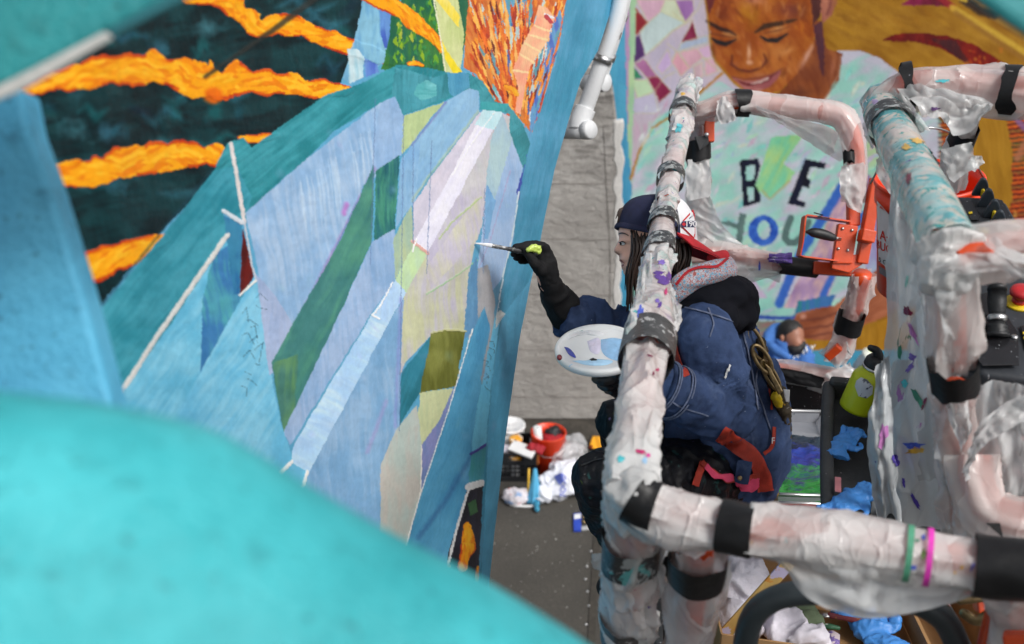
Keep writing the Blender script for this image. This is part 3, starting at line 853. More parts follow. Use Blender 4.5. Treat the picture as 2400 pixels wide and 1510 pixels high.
# long teal diagonal
W.poly([(500, 400), (440, 480), (210, 755), (180, 800), (265, 955), (400, 760), (535, 548), (520, 490), (575, 520), (590, 460), (555, 390)], (42, 128, 145), (66, 150, 168), ang=-50, amp=16, L=160, W=8)
W.line([(500, 395), (360, 565), (205, 758)], 5, (26, 62, 78), 2, .6, 2)
# light blue planes at the left
W.poly([(535, 548), (400, 760), (255, 955), (200, 1010), (420, 1040), (480, 860), (560, 740), (600, 650), (565, 690)], (96, 176, 208), (126, 194, 220), ang=-55, amp=14)
W.poly([(500, 600), (555, 560), (575, 720), (520, 840), (470, 880), (475, 700)], (58, 118, 170), (78, 158, 170), ang=80, amp=22)
W.poly([(524, 505), (568, 528), (566, 690), (548, 690)], (40, 100, 152), (60, 130, 165))
W.poly([(569, 530), (598, 660), (562, 690)], (104, 30, 26), (60, 18, 20))
W.poly([(600, 640), (565, 700), (400, 1000), (330, 1100), (700, 1260), (690, 1080), (660, 1000), (640, 900), (622, 800)], (100, 178, 212), (132, 196, 222), ang=-55, amp=14)
# crystal facets
W.poly([(575, 500), (720, 372), (893, 240), (880, 390), (860, 420), (740, 680), (640, 880), (608, 650)], (136, 172, 208), (162, 188, 216), ang=80, amp=24, L=120, W=6)
W.poly([(600, 640), (650, 700), (700, 780), (650, 860), (632, 880), (615, 760)], (150, 170, 205), (165, 180, 210), amp=12)
for k in range(26):
    r = random.Random(60 + k); x0 = r.uniform(690, 880); y0 = 395 - (x0 - 690) * .68 + r.uniform(20, 60)
    W.line([(x0, y0, 1.5), (x0 + 8, y0 + r.uniform(30, 70), 4), (x0 + 14, y0 + r.uniform(80, 150), 1)], 3, (188, 208, 226), 1, .55, 1.5)
W.poly([(893, 242), (926, 226), (946, 272), (941, 362), (876, 416), (876, 330)], (150, 180, 214), (136, 170, 208), amp=18)
W.line([(878, 395), (740, 670), (655, 835)], 7, (150, 110, 170), 2, .55, 3)
W.line([(812, 480), (806, 500)], 12, (190, 90, 180), 2, .6, 4)
W.poly([(876, 385), (874, 560), (780, 770), (664, 1012), (636, 850), (720, 700), (800, 560)], (62, 120, 118), (80, 142, 122), ang=-62, amp=18, L=140, W=9)
W.poly([(640, 850), (700, 830), (690, 960), (664, 1012)], (92, 140, 100), (70, 120, 110))
W.poly([(880, 402), (937, 362), (926, 540), (878, 592)], (36, 96, 108), (70, 140, 120), ang=88, amp=38, L=60, W=4)
W.poly([(872, 568), (926, 535), (926, 655), (866, 742), (680, 1045), (664, 1012), (780, 770)], (134, 168, 206), (158, 182, 214), ang=84, amp=24, L=90, W=5)
W.poly([(946, 272), (1042, 238), (1000, 290), (960, 345), (940, 362)], (188, 204, 148), (172, 192, 140), amp=12)
W.poly([(1122, 215), (1100, 206), (1042, 240), (965, 345), (940, 372), (928, 535), (965, 480), (1010, 405), (1122, 268)], (128, 172, 208), (142, 184, 214), ang=-60, amp=16)
W.poly([(962, 345), (985, 330), (975, 470), (930, 530), (938, 380)], (120, 165, 205), (140, 180, 212))
W.line([(965, 340), (1045, 240)], 5, (120, 115, 175), 1, .6, 2)
W.poly([(1122, 266), (1020, 402), (968, 480), (970, 572), (1060, 430), (1145, 300), (1132, 262)], (200, 196, 212), (212, 205, 218), ang=-60, amp=10)
W.line([(966, 470), (1000, 420), (1120, 262)], 5, (188, 196, 140), 2, .5, 2)
W.poly([(965, 480), (970, 575), (926, 655), (922, 560)], (178, 192, 152), (160, 185, 165), amp=12)
# right hand pale panels
W.poly([(1172, 262), (1196, 272), (1190, 430), (1134, 480), (1120, 560), (1000, 695), (935, 740), (1000, 590), (1150, 312)], (190, 184, 204), (196, 194, 196), ang=80, amp=12)
W.poly([(1130, 445), (1138, 480), (1120, 560), (1000, 690), (990, 640), (1060, 540)], (196, 190, 206), (202, 200, 180), ang=80, amp=18)
W.poly([(1000, 690), (1116, 560), (1100, 640), (1090, 775), (1012, 785), (950, 850), (925, 905), (930, 745), (965, 640), (1000, 600)], (198, 200, 164), (192, 188, 198), ang=86, amp=20, L=110, W=6)
W.line([(1000, 690), (1080, 640), (1118, 610)], 3, (150, 195, 140), 1.5, .8)
W.line([(1030, 560), (1060, 520), (1128, 462)], 4, (170, 195, 120), 1.5, .7)
W.poly([(1176, 262), (1206, 342), (1196, 400), (1162, 470), (1138, 440), (1150, 330)], (172, 200, 205), (160, 190, 205), amp=10)
W.poly([(1200, 330), (1226, 392), (1200, 600), (1180, 650), (1140, 700), (1118, 640), (1138, 470), (1160, 470)], (146, 180, 218), (165, 190, 222), ang=84, amp=14)
W.poly([(1140, 430), (1162, 470), (1144, 560), (1134, 560)], (98, 150, 200), (120, 170, 210))
W.line([(1196, 400), (1150, 560), (1118, 640)], 3, (170, 160, 200), 1, .7)
W.poly([(1118, 630), (1145, 620), (1160, 700), (1158, 770), (1130, 900), (1095, 780)], (168, 168, 172), (140, 150, 160), amp=16)
W.poly([(1098, 640), (1118, 600), (1120, 760), (1085, 800)], (90, 140, 180), (110, 160, 195))
# beam of white light
W.poly([(1132, 258), (1180, 263), (1152, 312), (1002, 592), (968, 572), (1060, 405)], (224, 222, 238), (232, 230, 242), ang=-60, amp=6)
W.poly([(1132, 258), (1180, 263), (1158, 305), (1112, 292)], (186, 224, 232), (205, 230, 236))
W.line([(1160, 262), (1140, 290), (1100, 345), (1060, 410)], 2, (245, 245, 248), 1.5)
W.poly([(970, 574), (1002, 592), (952, 688), (926, 656)], (198, 224, 166), (188, 214, 176), amp=8)
W.line([(966, 565), (1002, 594)], 7, (220, 170, 160), 1)
W.line([(976, 560), (966, 590)], 4, (240, 240, 240), 1)
W.poly([(926, 656), (952, 686), (911, 757), (872, 738)], (190, 218, 246), (176, 208, 242), amp=8)
W.line([(920, 664), (905, 690), (890, 718), (873, 740)], 3, (246, 246, 246), 2.5)
W.poly([(872, 738), (911, 757), (724, 1108), (682, 1084), (690, 1040), (780, 890)], (196, 222, 246), (172, 208, 242), ang=28, amp=24, L=44, W=7)
W.poly([(682, 1083), (724, 1106), (700, 1170), (640, 1132)], (112, 190, 222), (104, 180, 214), amp=8)
W.line([(684, 1082), (660, 1106), (645, 1132)], 8, (236, 236, 232), 1.5)
W.line([(720, 1106), (712, 1134), (696, 1158)], 8, (236, 236, 232), 1.5)
W.line([(872, 738), (890, 748)], 4, (240, 240, 240), 1)
# below the beam
W.poly([(911, 757), (946, 700), (938, 870), (936, 1000), (897, 1080), (892, 1300), (690, 1210), (724, 1108)], (122, 166, 204), (146, 180, 212), ang=86, amp=24, L=110, W=6)
W.line([(905, 940), (880, 1010), (860, 1060)], 8, (170, 150, 205), 2, .5, 4)
W.line([(940, 700), (932, 860), (926, 1000)], 7, (140, 140, 205), 2, .5, 3)
W.poly([(1012, 786), (985, 920), (942, 988), (936, 1000), (940, 872), (958, 852)], (52, 128, 150), (44, 112, 128), ang=-70, amp=16)
W.poly([(1012, 782), (1040, 774), (1090, 776), (1070, 905), (1040, 912), (984, 920)], (96, 100, 42), (128, 132, 66), ang=88, amp=24, L=60, W=7)
W.line([(1010, 782), (1040, 773), (1092, 776)], 4, (190, 190, 140), 1.5)
W.poly([(984, 920), (1062, 910), (1030, 985), (988, 1045), (980, 980)], (196, 202, 158), (176, 190, 150), amp=10)
W.poly([(1085, 880), (1062, 910), (1030, 985), (986, 1045), (984, 1150), (1000, 1130), (1060, 960)], (112, 138, 186), (134, 140, 190), amp=14)
W.poly([(978, 950), (988, 1045), (986, 1150), (955, 1290), (940, 1330), (890, 1300), (893, 1085), (930, 1005)], (188, 184, 176), (176, 190, 184), ang=84, amp=16, L=90, W=8)
W.line([(988, 1045), (986, 1150), (950, 1290)], 3, (225, 222, 214), 1)
W.poly([(1108, 775), (1135, 720), (1150, 770), (1128, 880), (1122, 1050), (1100, 1150), (1060, 1330), (940, 1330), (985, 1160), (1050, 960)], (72, 146, 188), (88, 162, 200), ang=-68, amp=16, L=120, W=8)
W.line([(1108, 770), (1050, 965), (985, 1160), (945, 1300)], 2.5, (226, 230, 228), 1)
W.line([(1110, 1060), (1040, 1180), (980, 1260)], 10, (44, 84, 140), 2, .5, 5)
W.poly([(1160, 745), (1195, 740), (1150, 1030), (1104, 1062), (1118, 960)], (112, 192, 222), (98, 180, 215), amp=10)
W.line([(1104, 1064), (1146, 1038)], 7, (70, 60, 150), 1.5)
W.poly([(1104, 1066), (1146, 1042), (1140, 1120), (1098, 1140)], (62, 146, 150), (70, 150, 175), amp=12)
W.poly([(1098, 1138), (1142, 1126), (1138, 1370), (1125, 1480), (1030, 1480), (1050, 1300)], (26, 26, 36), (44, 44, 60), amp=12)
W.line([(1100, 1140), (1070, 1240), (1045, 1345)], 6, (214, 214, 214), 1)
W.line([(1097, 1142), (1128, 1132)], 16, (222, 222, 222), 1)
W.poly([(1095, 1180), (1115, 1170), (1120, 1200), (1102, 1210)], (60, 100, 60), (50, 90, 60))
W.flame([(1098, 1235, 24), (1096, 1280, 36), (1085, 1330, 30)], 51, sc=.7)
W.flame([(1052, 1330, 10), (1036, 1350, 16), (1020, 1380, 14)], 52, sc=.6)
W.flame([(1120, 1330, 8), (1112, 1390, 14), (1105, 1440, 10)], 53, sc=.6)
# the fin that ends the wall
fin = [(1345, -110), (1500, -110), (1445, 0), (1400, 130), (1340, 300), (1300, 460), (1260, 640), (1200, 1000), (1180, 1250), (1165, 2300), (1070, 2300), (1118, 1440), (1132, 1150), (1148, 930), (1172, 745), (1164, 738), (1178, 640), (1202, 560), (1214, 450), (1252, 300), (1304, 140)]
W.poly(fin, (52, 136, 168), (78, 150, 185), ang=105, amp=34, L=110, W=6)
W.poly([(1309, 400), (1330, 420), (1260, 700), (1200, 1050), (1180, 1300), (1165, 2300), (1085, 2300), (1134, 1250), (1148, 960), (1175, 745), (1240, 660), (1270, 560)], (92, 176, 212), (80, 160, 196), ang=100, amp=14)
W.poly([(1238, 345), (1216, 470), (1210, 450), (1232, 380)], (48, 62, 160), (60, 90, 180))
W.line([(1216, 450), (1200, 560), (1180, 640), (1164, 740), (1176, 745)], 3, (200, 215, 222), 1.2)
W.poly([(1163, 738), (1172, 728), (1185, 735), (1160, 770)], (215, 222, 220), None)
# white bare strips where tape was pulled away
W.line([(541, 338), (556, 420), (572, 520)], 9, (214, 206, 204), 1.5)
W.line([(572, 520), (590, 620), (600, 660)], 4, (190, 196, 205), 1)
W.line([(524, 494), (568, 523)], 9, (205, 212, 220), 1.2)
W.line([(532, 551), (450, 670), (360, 800), (266, 948)], 11, (208, 208, 204), 1.5)
W.line([(598, 658), (562, 692)], 5, (225, 225, 220), 1)
W.line([(1168, 745), (1176, 742)], 5, (220, 224, 224), 1)
# panel joints and pencil scribble
for a_, b2 in (((880, 230), (868, 620)), ((946, 270), (936, 1010)), ((1012, 330), (1000, 640)), ((1136, 440), (1132, 640)), ((968, 340), (968, 570))):
    W.line([a_, b2], 2.2, (96, 116, 160), 1, .55)
for k in range(13):
    r = random.Random(77 + k); x0, y0 = r.uniform(560, 610), 700 + k * 17
    W.line([(x0, y0), (x0 + r.uniform(4, 22), y0 + r.uniform(-18, 6)), (x0 + r.uniform(10, 30), y0 + r.uniform(0, 30))], 1.6, (42, 66, 84), 1, .7)
for k in range(8):
    r = random.Random(177 + k); x0, y0 = 1140 + r.uniform(-8, 8), 800 + k * 15
    W.line([(x0, y0), (x0 + r.uniform(4, 14), y0 + r.uniform(-8, 8)), (x0 + r.uniform(4, 14), y0 + r.uniform(8, 16))], 1.4, (48, 84, 110), 1, .7)
for k in range(40):
    r = random.Random(500 + k); x0, y0 = r.uniform(650, 1190), r.uniform(300, 1150)
    W.blob(x0, y0, r.uniform(8, 26), r.uniform(5, 16), r.choice([(205, 212, 232), (150, 185, 222), (170, 160, 205), (140, 185, 190)]), r.uniform(.1, .3), r.uniform(40, 110), 0, 1.0)
wall_mat = painted('mural_paint', 0.42, 0.0013, 34)
ny = len(ys)
# slab behind the painted face
bi = np.unique(np.concatenate([np.arange(0, ny, 24), [ny - 1]])); bj = np.unique(np.concatenate([np.arange(0, NXW, 20), [NXW - 1]]))
grid = Vw.reshape(ny, NXW, 3)
# fine relief: ridges of dried paint
hgt = (W.hi * 0.0008 + (fbm(X / 30, Y / 22, 0, 91, 3) - .5) * 0.0014).reshape(ny, NXW)
gx = np.gradient(grid, axis=1); gy = np.gradient(grid, axis=0)
nrm = np.cross(gx, gy); nrm /= np.maximum(np.linalg.norm(nrm, axis=2)[..., None], 1e-12)
if np.mean(np.einsum('ijk,ijk->ij', nrm, grid - CAM)) > 0: nrm = -nrm
mural = fast_mesh('mural_wall', (grid + nrm * hgt[..., None]).reshape(-1, 3), gridfaces(ny, NXW), wall_mat, W.linear(1.08))
tag(mural, 'tall curved wall painted with blue crystal facets, orange flames and a long white beam', 'mural wall')
back = grid[np.ix_(bi, bj)] - nrm[np.ix_(bi, bj)] * 0.07
front = grid[np.ix_(bi, bj)] - nrm[np.ix_(bi, bj)] * 0.003
Vb = np.concatenate([front.reshape(-1, 3), back.reshape(-1, 3)]); m_, n_ = len(bi), len(bj)
Fb = [[a + m_ * n_ for a in f[::-1]] for f in gridfaces(m_, n_).tolist()]
for i in range(m_ - 1):
    for j in (0, n_ - 1):
        Fb.append([i * n_ + j, (i + 1) * n_ + j, (i + 1) * n_ + j + m_ * n_, i * n_ + j + m_ * n_])
for j in range(n_ - 1):
    for i in (0, m_ - 1):
        Fb.append([i * n_ + j, i * n_ + j + 1, i * n_ + j + 1 + m_ * n_, i * n_ + j + m_ * n_])
m_core = M('bare_render', S(200, 198, 192), 0.85, var=0.1, bumpd=0.002)
mk('wall_core', Vb, Fb, m_core, mural, smooth=False)

# ------------------------------------------------------------------ the far wall with the portrait
YB = 9.6
xs = np.arange(1290, 2475, 2.6); y2 = np.concatenate([np.arange(-90, 905, 2.6)])
X2, Y2 = np.meshgrid(xs, y2)
ny2, nx2 = X2.shape
a = (X2 - 1200) / FPX; bb = -(Y2 - 755) / FPX
k = YB / (CT + bb * ST)
G2 = np.stack([a * k, np.full_like(k, YB), np.maximum(H + (-ST + bb * CT) * k, 0)], -1)
B = Paint(X2.ravel(), Y2.ravel(), (150, 106, 24))
def zb(pts):
    return [(1640 + a_ / 4.082, 330 + b2 / 4.082) for a_, b2 in pts]
def zf(pts):
    return [(1480 + a_ / 4.138, b2 / 4.138) for a_, b2 in pts]
def zr(pts):
    return [(1460 + a_ / 1.987, b2 / 1.987) for a_, b2 in pts]
B.poly([(1280, -100), (2480, -100), (2480, 910), (1280, 910)], (146, 98, 18), (170, 122, 32), ang=30, amp=26, L=70, W=16, mott=30)
# mosaic field at the left
B.poly([(1480, -100), (1690, -100), (1668, 120), (1760, 230), (1620, 200), (1560, 270), (1500, 340), (1470, 500), (1470, -100)], (186, 178, 198), (196, 182, 196), amp=16)
mos = [([(40, 80), (160, 220), (40, 350)], (140, 40, 50)), ([(45, 0), (370, 0), (250, 200), (160, 220)], (205, 165, 185)), ([(160, 220), (290, 110), (520, 220), (400, 300), (130, 540), (80, 330)], (178, 196, 196)), ([(420, 0), (600, 0), (610, 110), (520, 220)], (150, 105, 165)),
       ([(280, 110), (330, 0), (420, 0), (520, 220)], (196, 205, 178)), ([(590, 200), (640, 370), (485, 420)], (125, 30, 65)), ([(40, 350), (80, 340), (130, 540), (25, 610)], (72, 40, 95)), ([(640, 370), (740, 350), (750, 410), (450, 500), (485, 420)], (165, 178, 200)),
       ([(440, 500), (560, 660), (480, 740), (390, 600)], (205, 150, 165)), ([(560, 490), (640, 470), (700, 560), (560, 660), (470, 510)], (200, 155, 170)), ([(640, 470), (760, 430), (780, 560), (700, 570)], (200, 165, 195)), ([(600, 650), (690, 600), (700, 740), (610, 800)], (200, 170, 180)), ([(710, 580), (790, 570), (850, 690), (720, 740)], (205, 160, 180)),
       ([(30, 620), (120, 570), (250, 740), (150, 760)], (165, 105, 150)), ([(150, 760), (250, 740), (390, 890), (270, 990), (230, 880)], (128, 30, 68)), ([(20, 640), (110, 760), (10, 770)], (50, 130, 95)), ([(10, 780), (150, 780), (220, 890), (60, 960)], (178, 205, 168)), ([(10, 960), (220, 900), (270, 1100), (0, 1100)], (180, 175, 200)), ([(240, 660), (350, 480), (400, 620), (300, 720)], (190, 165, 205))]
for q, cc in mos:
    B.poly(zf(q), cc, tuple(min(255, v_ + 14) for v_ in cc), amp=14, wob=6)
    B.line(zf(q + q[:1]), 3, (200, 196, 150) if cc[0] > 120 else (150, 110, 150), 1.5, .5, 1)
for q in ([(400, 120), (520, 220), (640, 100), (680, 0)], [(200, 490), (400, 300), (590, 190)], [(390, 600), (440, 500), (350, 430)], [(700, 560), (850, 690)], [(230, 880), (330, 740), (420, 700)]):
    B.line(zf(q), 4, (196, 190, 150), 2, .5, 1.5)
B.poly([(1470, 240), (1500, 300), (1560, 260), (1480, 560)], (196, 170, 190), (180, 200, 190))
# green and blue border strips
B.poly([(1475, -100), (1492, -100), (1486, 240), (1478, 420), (1468, 420)], (178, 208, 160), (150, 195, 160), amp=12)
B.poly([(1462, -100), (1478, -100), (1470, 420), (1458, 300)], (176, 140, 180), (190, 150, 190))
B.poly([(1280, -100), (1462, -100), (1470, 300), (1482, 460), (1478, 910), (1280, 910)], (84, 168, 202), (70, 150, 190), ang=90, amp=16)
# shirt and arms
shirt = [(1478, 480), (1490, 380), (1520, 300), (1570, 255), (1640, 215), (1690, 190), (1760, 235), (1850, 240), (1930, 220), (1962, 120), (2010, 118), (2060, 135), (2120, 180), (2180, 240), (2230, 330), (2190, 420), (2100, 520), (2060, 620), (2020, 745), (1700, 760), (1600, 830), (1478, 830)]
B.poly(shirt, (150, 205, 192), (192, 190, 205), ang=-25, amp=30, L=60, W=16, mott=26)
for k in range(120):
    r = random.Random(k + 40); cx, cy = r.uniform(1480, 2120), r.uniform(140, 800)
    ii = B.inside(shirt)
    B_c = r.choice([(140, 208, 190), (120, 195, 190), (205, 188, 205), (196, 170, 196), (170, 215, 180), (200, 205, 215), (160, 190, 210)])
    if 1500 < cx < 2060 and cy > 250: B.blob(cx, cy, r.uniform(14, 44), r.uniform(7, 20), B_c, r.uniform(.25, .6), r.uniform(-50, 10), 0, .9)
for k in range(7):
    B.line([(1500 + k * 8, 640 - k * 30, 4), (1510 + k * 14, 480 - k * 14, 12), (1560 + k * 10, 360 - k * 8, 3)], 8, (150, 150, 175) if k % 2 else (215, 225, 225), 2, .55, 4)
B.line([(1478, 420), (1500, 350), (1530, 300), (1600, 255), (1692, 172)], 6, (176, 120, 40), 2, .9, 1)
B.poly([(2060, 220), (2140, 240), (2130, 330), (2040, 470), (2030, 340)], (168, 196, 150), (150, 195, 175), ang=-30, amp=20)
B.poly([(1480, 700), (1640, 640), (1720, 600), (1760, 690), (1620, 830), (1478, 830)], (165, 120, 150), (150, 175, 160), ang=-30, amp=30)
B.poly(zb([(390, 1180), (470, 1250), (650, 1510), (470, 1510)]), (196, 180, 205), (170, 150, 180))
# head
B.poly([(1645, -100), (1655, 10), (1664, 60), (1668, 110), (1676, 140), (1697, 170), (1720, 192), (1748, 214), (1782, 226), (1830, 212), (1868, 174), (1905, 110), (1915, 50), (1935, -100)], (150, 72, 22), (172, 96, 34), ang=60, amp=26, L=40, W=9, mott=30)
B.poly([(1868, 172), (1908, 105), (1912, 50), (1926, 50), (1936, 112), (1974, 126), (1966, 190), (1930, 236), (1868, 300), (1800, 240), (1832, 212)], (118, 56, 28), (146, 78, 36), ang=70, amp=26, L=40, W=7)
B.poly([(1906, 60), (1926, 50), (1932, 110), (1930, 180), (1920, 160), (1914, 110)], (66, 34, 56), (80, 40, 50))
B.line([(1970, 130), (1966, 175), (1932, 235)], 5, (170, 120, 95), 1, .7, 2)
B.poly([(1924, -60), (1962, -40), (1960, 10), (1950, 36), (1928, 56), (1922, 20)], (176, 108, 84), (150, 85, 70), amp=20)
B.line([(1938, 34), (1946, 14), (1950, -20)], 6, (110, 55, 50), 1, .7, 2)
B.poly([(1640, -100), (1700, -100), (1675, 0), (1660, 40), (1652, 10)], (92, 36, 50), (110, 45, 40))
B.poly([(1890, -100), (1930, -100), (1922, 40), (1905, 60), (1900, 0)], (74, 36, 34), (90, 45, 40))
for cx, cy, rx, ry, cc, al, an in [(1760, 36, 30, 40, (178, 120, 22), .7, 0), (1700, 20, 26, 40, (120, 44, 16), .6, 0), (1850, 22, 44, 26, (128, 62, 50), .6, 0), (1880, 60, 22, 44, (176, 88, 20), .6, 10), (1766, 2, 34, 16, (196, 130, 120), .5, 0),
                                   (1714, 84, 26, 12, (196, 130, 70), .8, 12), (1822, 72, 34, 12, (200, 140, 80), .8, -14), (1832, 118, 40, 20, (186, 118, 60), .5, -20), (1755, 128, 8, 34, (204, 140, 100), .8, 0), (1758, 148, 14, 9, (206, 150, 120), .8, 0), (1722, 150, 14, 10, (165, 92, 60), .7, 0), (1790, 146, 14, 11, (176, 104, 70), .7, 0),
                                   (1885, 140, 12, 44, (196, 140, 120), .6, 30), (1850, 160, 24, 40, (182, 108, 50), .5, 30), (1680, 128, 12, 26, (172, 96, 46), .6, -10), (1780, 176, 34, 8, (178, 110, 84), .5, -4), (1836, 172, 14, 18, (96, 44, 20), .5, 20), (1742, 168, 22, 7, (110, 52, 20), .6, 6), (1808, 198, 20, 10, (130, 62, 30), .6, -20), (1694, 108, 24, 10, (120, 50, 20), .5, 0)]:
    B.blob(cx, cy, rx, ry, cc, al, an, 0.1, .5)
B.line([(1656, 50, 5), (1684, 66, 11), (1712, 76, 9), (1724, 82, 4)], 8, (48, 26, 22), 1.5, .92, 2)
B.line([(1770, 76, 5), (1792, 62, 12), (1833, 54, 12), (1868, 46, 4)], 9, (58, 36, 22), 1.5, .92, 2)
B.line([(1666, 90, 3), (1680, 98, 10), (1700, 104, 11), (1726, 92, 3)], 9, (24, 22, 28), 1.2, .95, 1.5)
B.line([(1782, 86, 4), (1800, 95, 9), (1820, 95, 11), (1846, 80, 4)], 9, (24, 24, 30), 1.2, .95, 1.5)
B.line([(1664, 78, 3), (1694, 84, 5), (1724, 88, 2)], 4, (96, 46, 26), 1, .7, 1.5)
B.line([(1790, 78, 3), (1822, 72, 5), (1852, 62, 2)], 4, (100, 50, 26), 1, .7, 1.5)
B.line([(1716, 130, 4), (1714, 150, 6), (1728, 162, 5), (1757, 168, 6), (1784, 160, 5), (1797, 144, 6), (1790, 126, 3)], 5, (84, 34, 26), 1, .85, 2)
B.line([(1732, 122, 3), (1738, 140, 3)], 4, (110, 50, 24), 1, .6, 2)
B.poly([(1712, 180), (1740, 188), (1770, 190), (1800, 180), (1832, 162), (1824, 186), (1800, 206), (1770, 217), (1744, 208)], (172, 104, 100), (150, 80, 84), ang=-20, amp=16)
B.poly([(1722, 186), (1760, 196), (1800, 184), (1826, 168), (1800, 192), (1764, 203), (1740, 198)], (96, 30, 38), (110, 40, 44))
B.line([(1760, 197, 2), (1780, 193, 6), (1800, 184, 4)], 5, (214, 190, 180), 1, .85, 1)
B.line([(1712, 180, 3), (1745, 186, 5), (1775, 184, 6), (1806, 176, 5), (1832, 162, 3)], 5, (124, 62, 50), 1, .8, 1.5)
B.line([(1645, -40, 4), (1656, 20, 5), (1666, 110, 5), (1676, 142, 6), (1720, 194, 6), (1750, 218, 5), (1786, 230, 4)], 5, (168, 118, 30), 1, .8, 1)
for cx, cy, rx, ry, cc, al, an in [(1756, 118, 6, 26, (226, 176, 140), .75, 0), (1757, 146, 9, 6, (228, 180, 150), .8, 0), (1826, 66, 20, 5, (216, 164, 110), .7, -14), (1708, 80, 16, 5, (208, 150, 96), .7, 12), (1846, 120, 24, 8, (206, 140, 84), .6, -24), (1893, 128, 7, 40, (214, 164, 146), .7, 26), (1860, 26, 34, 18, (92, 38, 40), .5, 0), (1690, 40, 20, 20, (84, 28, 14), .5, 0), (1672, 118, 8, 30, (84, 34, 16), .5, -8), (1800, 140, 10, 26, (104, 44, 14), .5, 10), (1880, 30, 18, 40, (96, 40, 24), .5, 6),
                                   (1930, 150, 12, 40, (90, 40, 30), .6, 0), (1952, 160, 8, 40, (190, 120, 90), .5, 10), (1880, 220, 30, 20, (78, 36, 26), .6, 0), (1775, 212, 22, 5, (196, 140, 128), .6, -8), (1742, 22, 20, 26, (196, 132, 30), .5, 0), (1720, 60, 14, 14, (176, 96, 30), .5, 0)]:
    B.blob(cx, cy, rx, ry, cc, al, an, 0.1, .7)
for k in range(330):
    r = random.Random(7000 + k); x0, y0 = r.uniform(1490, 2130), r.uniform(150, 740)
    if x0 < 1930 and y0 < 250: continue
    if 1960 < x0 and y0 > 480: continue
    if y0 < 180 + max(0, x0 - 2010) * .9: continue
    A = math.radians(r.uniform(-70, -10)); L = r.uniform(12, 44)
    B.line([(x0, y0, 2), (x0 + L * .5 * math.cos(A), y0 + L * .5 * math.sin(A), r.uniform(5, 13)), (x0 + L * math.cos(A), y0 + L * math.sin(A), 2)], 8, r.choice([(214, 222, 222), (130, 205, 195), (190, 172, 205), (212, 196, 212), (110, 190, 186), (176, 218, 190), (160, 180, 205), (206, 214, 196), (196, 160, 186)]), 2, r.uniform(.55, .95), 1.5, 20)
for k in range(150):
    r = random.Random(8000 + k); x0, y0 = r.uniform(1665, 1900), r.uniform(-10, 205)
    if x0 < 1672 + max(0, y0 - 110) * .9 or x0 > 1900 - max(0, y0 - 90) * .55: continue
    if (1672 < x0 < 1732 and 84 < y0 < 112) or (1780 < x0 < 1852 and 72 < y0 < 104) or (1705 < x0 < 1835 and 160 < y0 < 215): continue
    A = math.radians(r.uniform(40, 120)); L = r.uniform(8, 30)
    B.line([(x0, y0, 2), (x0 + L * .5 * math.cos(A), y0 + L * .5 * math.sin(A), r.uniform(4, 9)), (x0 + L * math.cos(A), y0 + L * math.sin(A), 2)], 8, r.choice([(206, 130, 70), (190, 104, 40), (120, 50, 18), (96, 38, 18), (214, 150, 96), (176, 84, 24), (150, 66, 40), (200, 120, 30)]), 1.5, r.uniform(.2, .5), 3, 14)
for k in range(160):
    r = random.Random(9000 + k); x0, y0 = r.uniform(1940, 2480), r.uniform(-40, 260)
    if x0 < 2120 and y0 > 90: continue
    L = r.uniform(20, 70); A = math.radians(r.uniform(10, 45))
    B.line([(x0, y0, 2), (x0 + L * .5 * math.cos(A), y0 + L * .5 * math.sin(A), r.uniform(5, 14)), (x0 + L * math.cos(A), y0 + L * math.sin(A), 2)], 8, r.choice([(176, 126, 24), (138, 88, 14), (160, 104, 16), (190, 140, 36), (126, 80, 16)]), 2, r.uniform(.2, .5), 4, 14)
# writing on the painted shirt
NV = (10, 12, 30)
B.poly(zb([(385, 210), (400, 185), (560, 172), (580, 250), (530, 420), (585, 520), (575, 590), (420, 636)]), NV, (16, 20, 48), amp=6, wob=1.5, jit=1)
for q in ([(440, 245), (525, 232), (530, 300), (510, 375), (440, 385)], [(455, 450), (520, 440), (525, 540), (512, 575), (466, 582)]):
    B.poly(zb(q), (150, 205, 195), (170, 200, 200), wob=1.5, jit=1)
B.poly(zb([(1010, 175), (1205, 215), (1190, 270), (1060, 250), (1020, 360), (1065, 380), (1045, 455), (985, 435), (935, 565), (1020, 595), (1000, 640), (840, 605)]), NV, (16, 20, 48), amp=6, wob=1.5, jit=1)
B.poly(zb([(690, -40), (1000, -60), (800, 230), (915, 300), (860, 400), (670, 560), (580, 500), (530, 430), (590, 250)]), (118, 200, 160), (168, 205, 130), ang=-60, amp=22, L=50, W=10)
B.line(zb([(600, 480), (670, 560), (860, 390)]), 5, (196, 150, 110), 1.5, .6, 2)
GY = (82, 108, 106)
B.poly(zb([(385, 690), (445, 700), (405, 985), (345, 980), (360, 850), (225, 800), (205, 780), (270, 765), (362, 800)]), GY, (96, 122, 120), amp=10, wob=1.5)
i = np.nonzero(((B.X - zb([(608, 860)])[0][0]) / (145 / 4.082)) ** 2 + ((B.Y - zb([(608, 860)])[0][1]) / (146 / 4.082)) ** 2 < 1)[0]
i = i[((B.X[i] - zb([(614, 855)])[0][0]) / (60 / 4.082)) ** 2 + ((B.Y[i] - zb([(614, 855)])[0][1]) / (92 / 4.082)) ** 2 > 1]
B.c[i] = np.array([48, 94, 186]) + (fbm(B.X[i] / 9, B.Y[i] / 14, 0, 8) - .5)[:, None] * np.array([60, 70, 60])
B.line(zb([(870, 740), (830, 850), (815, 930), (850, 975), (910, 975), (970, 930), (1040, 780)]), 16, GY, 1, .97, 1)
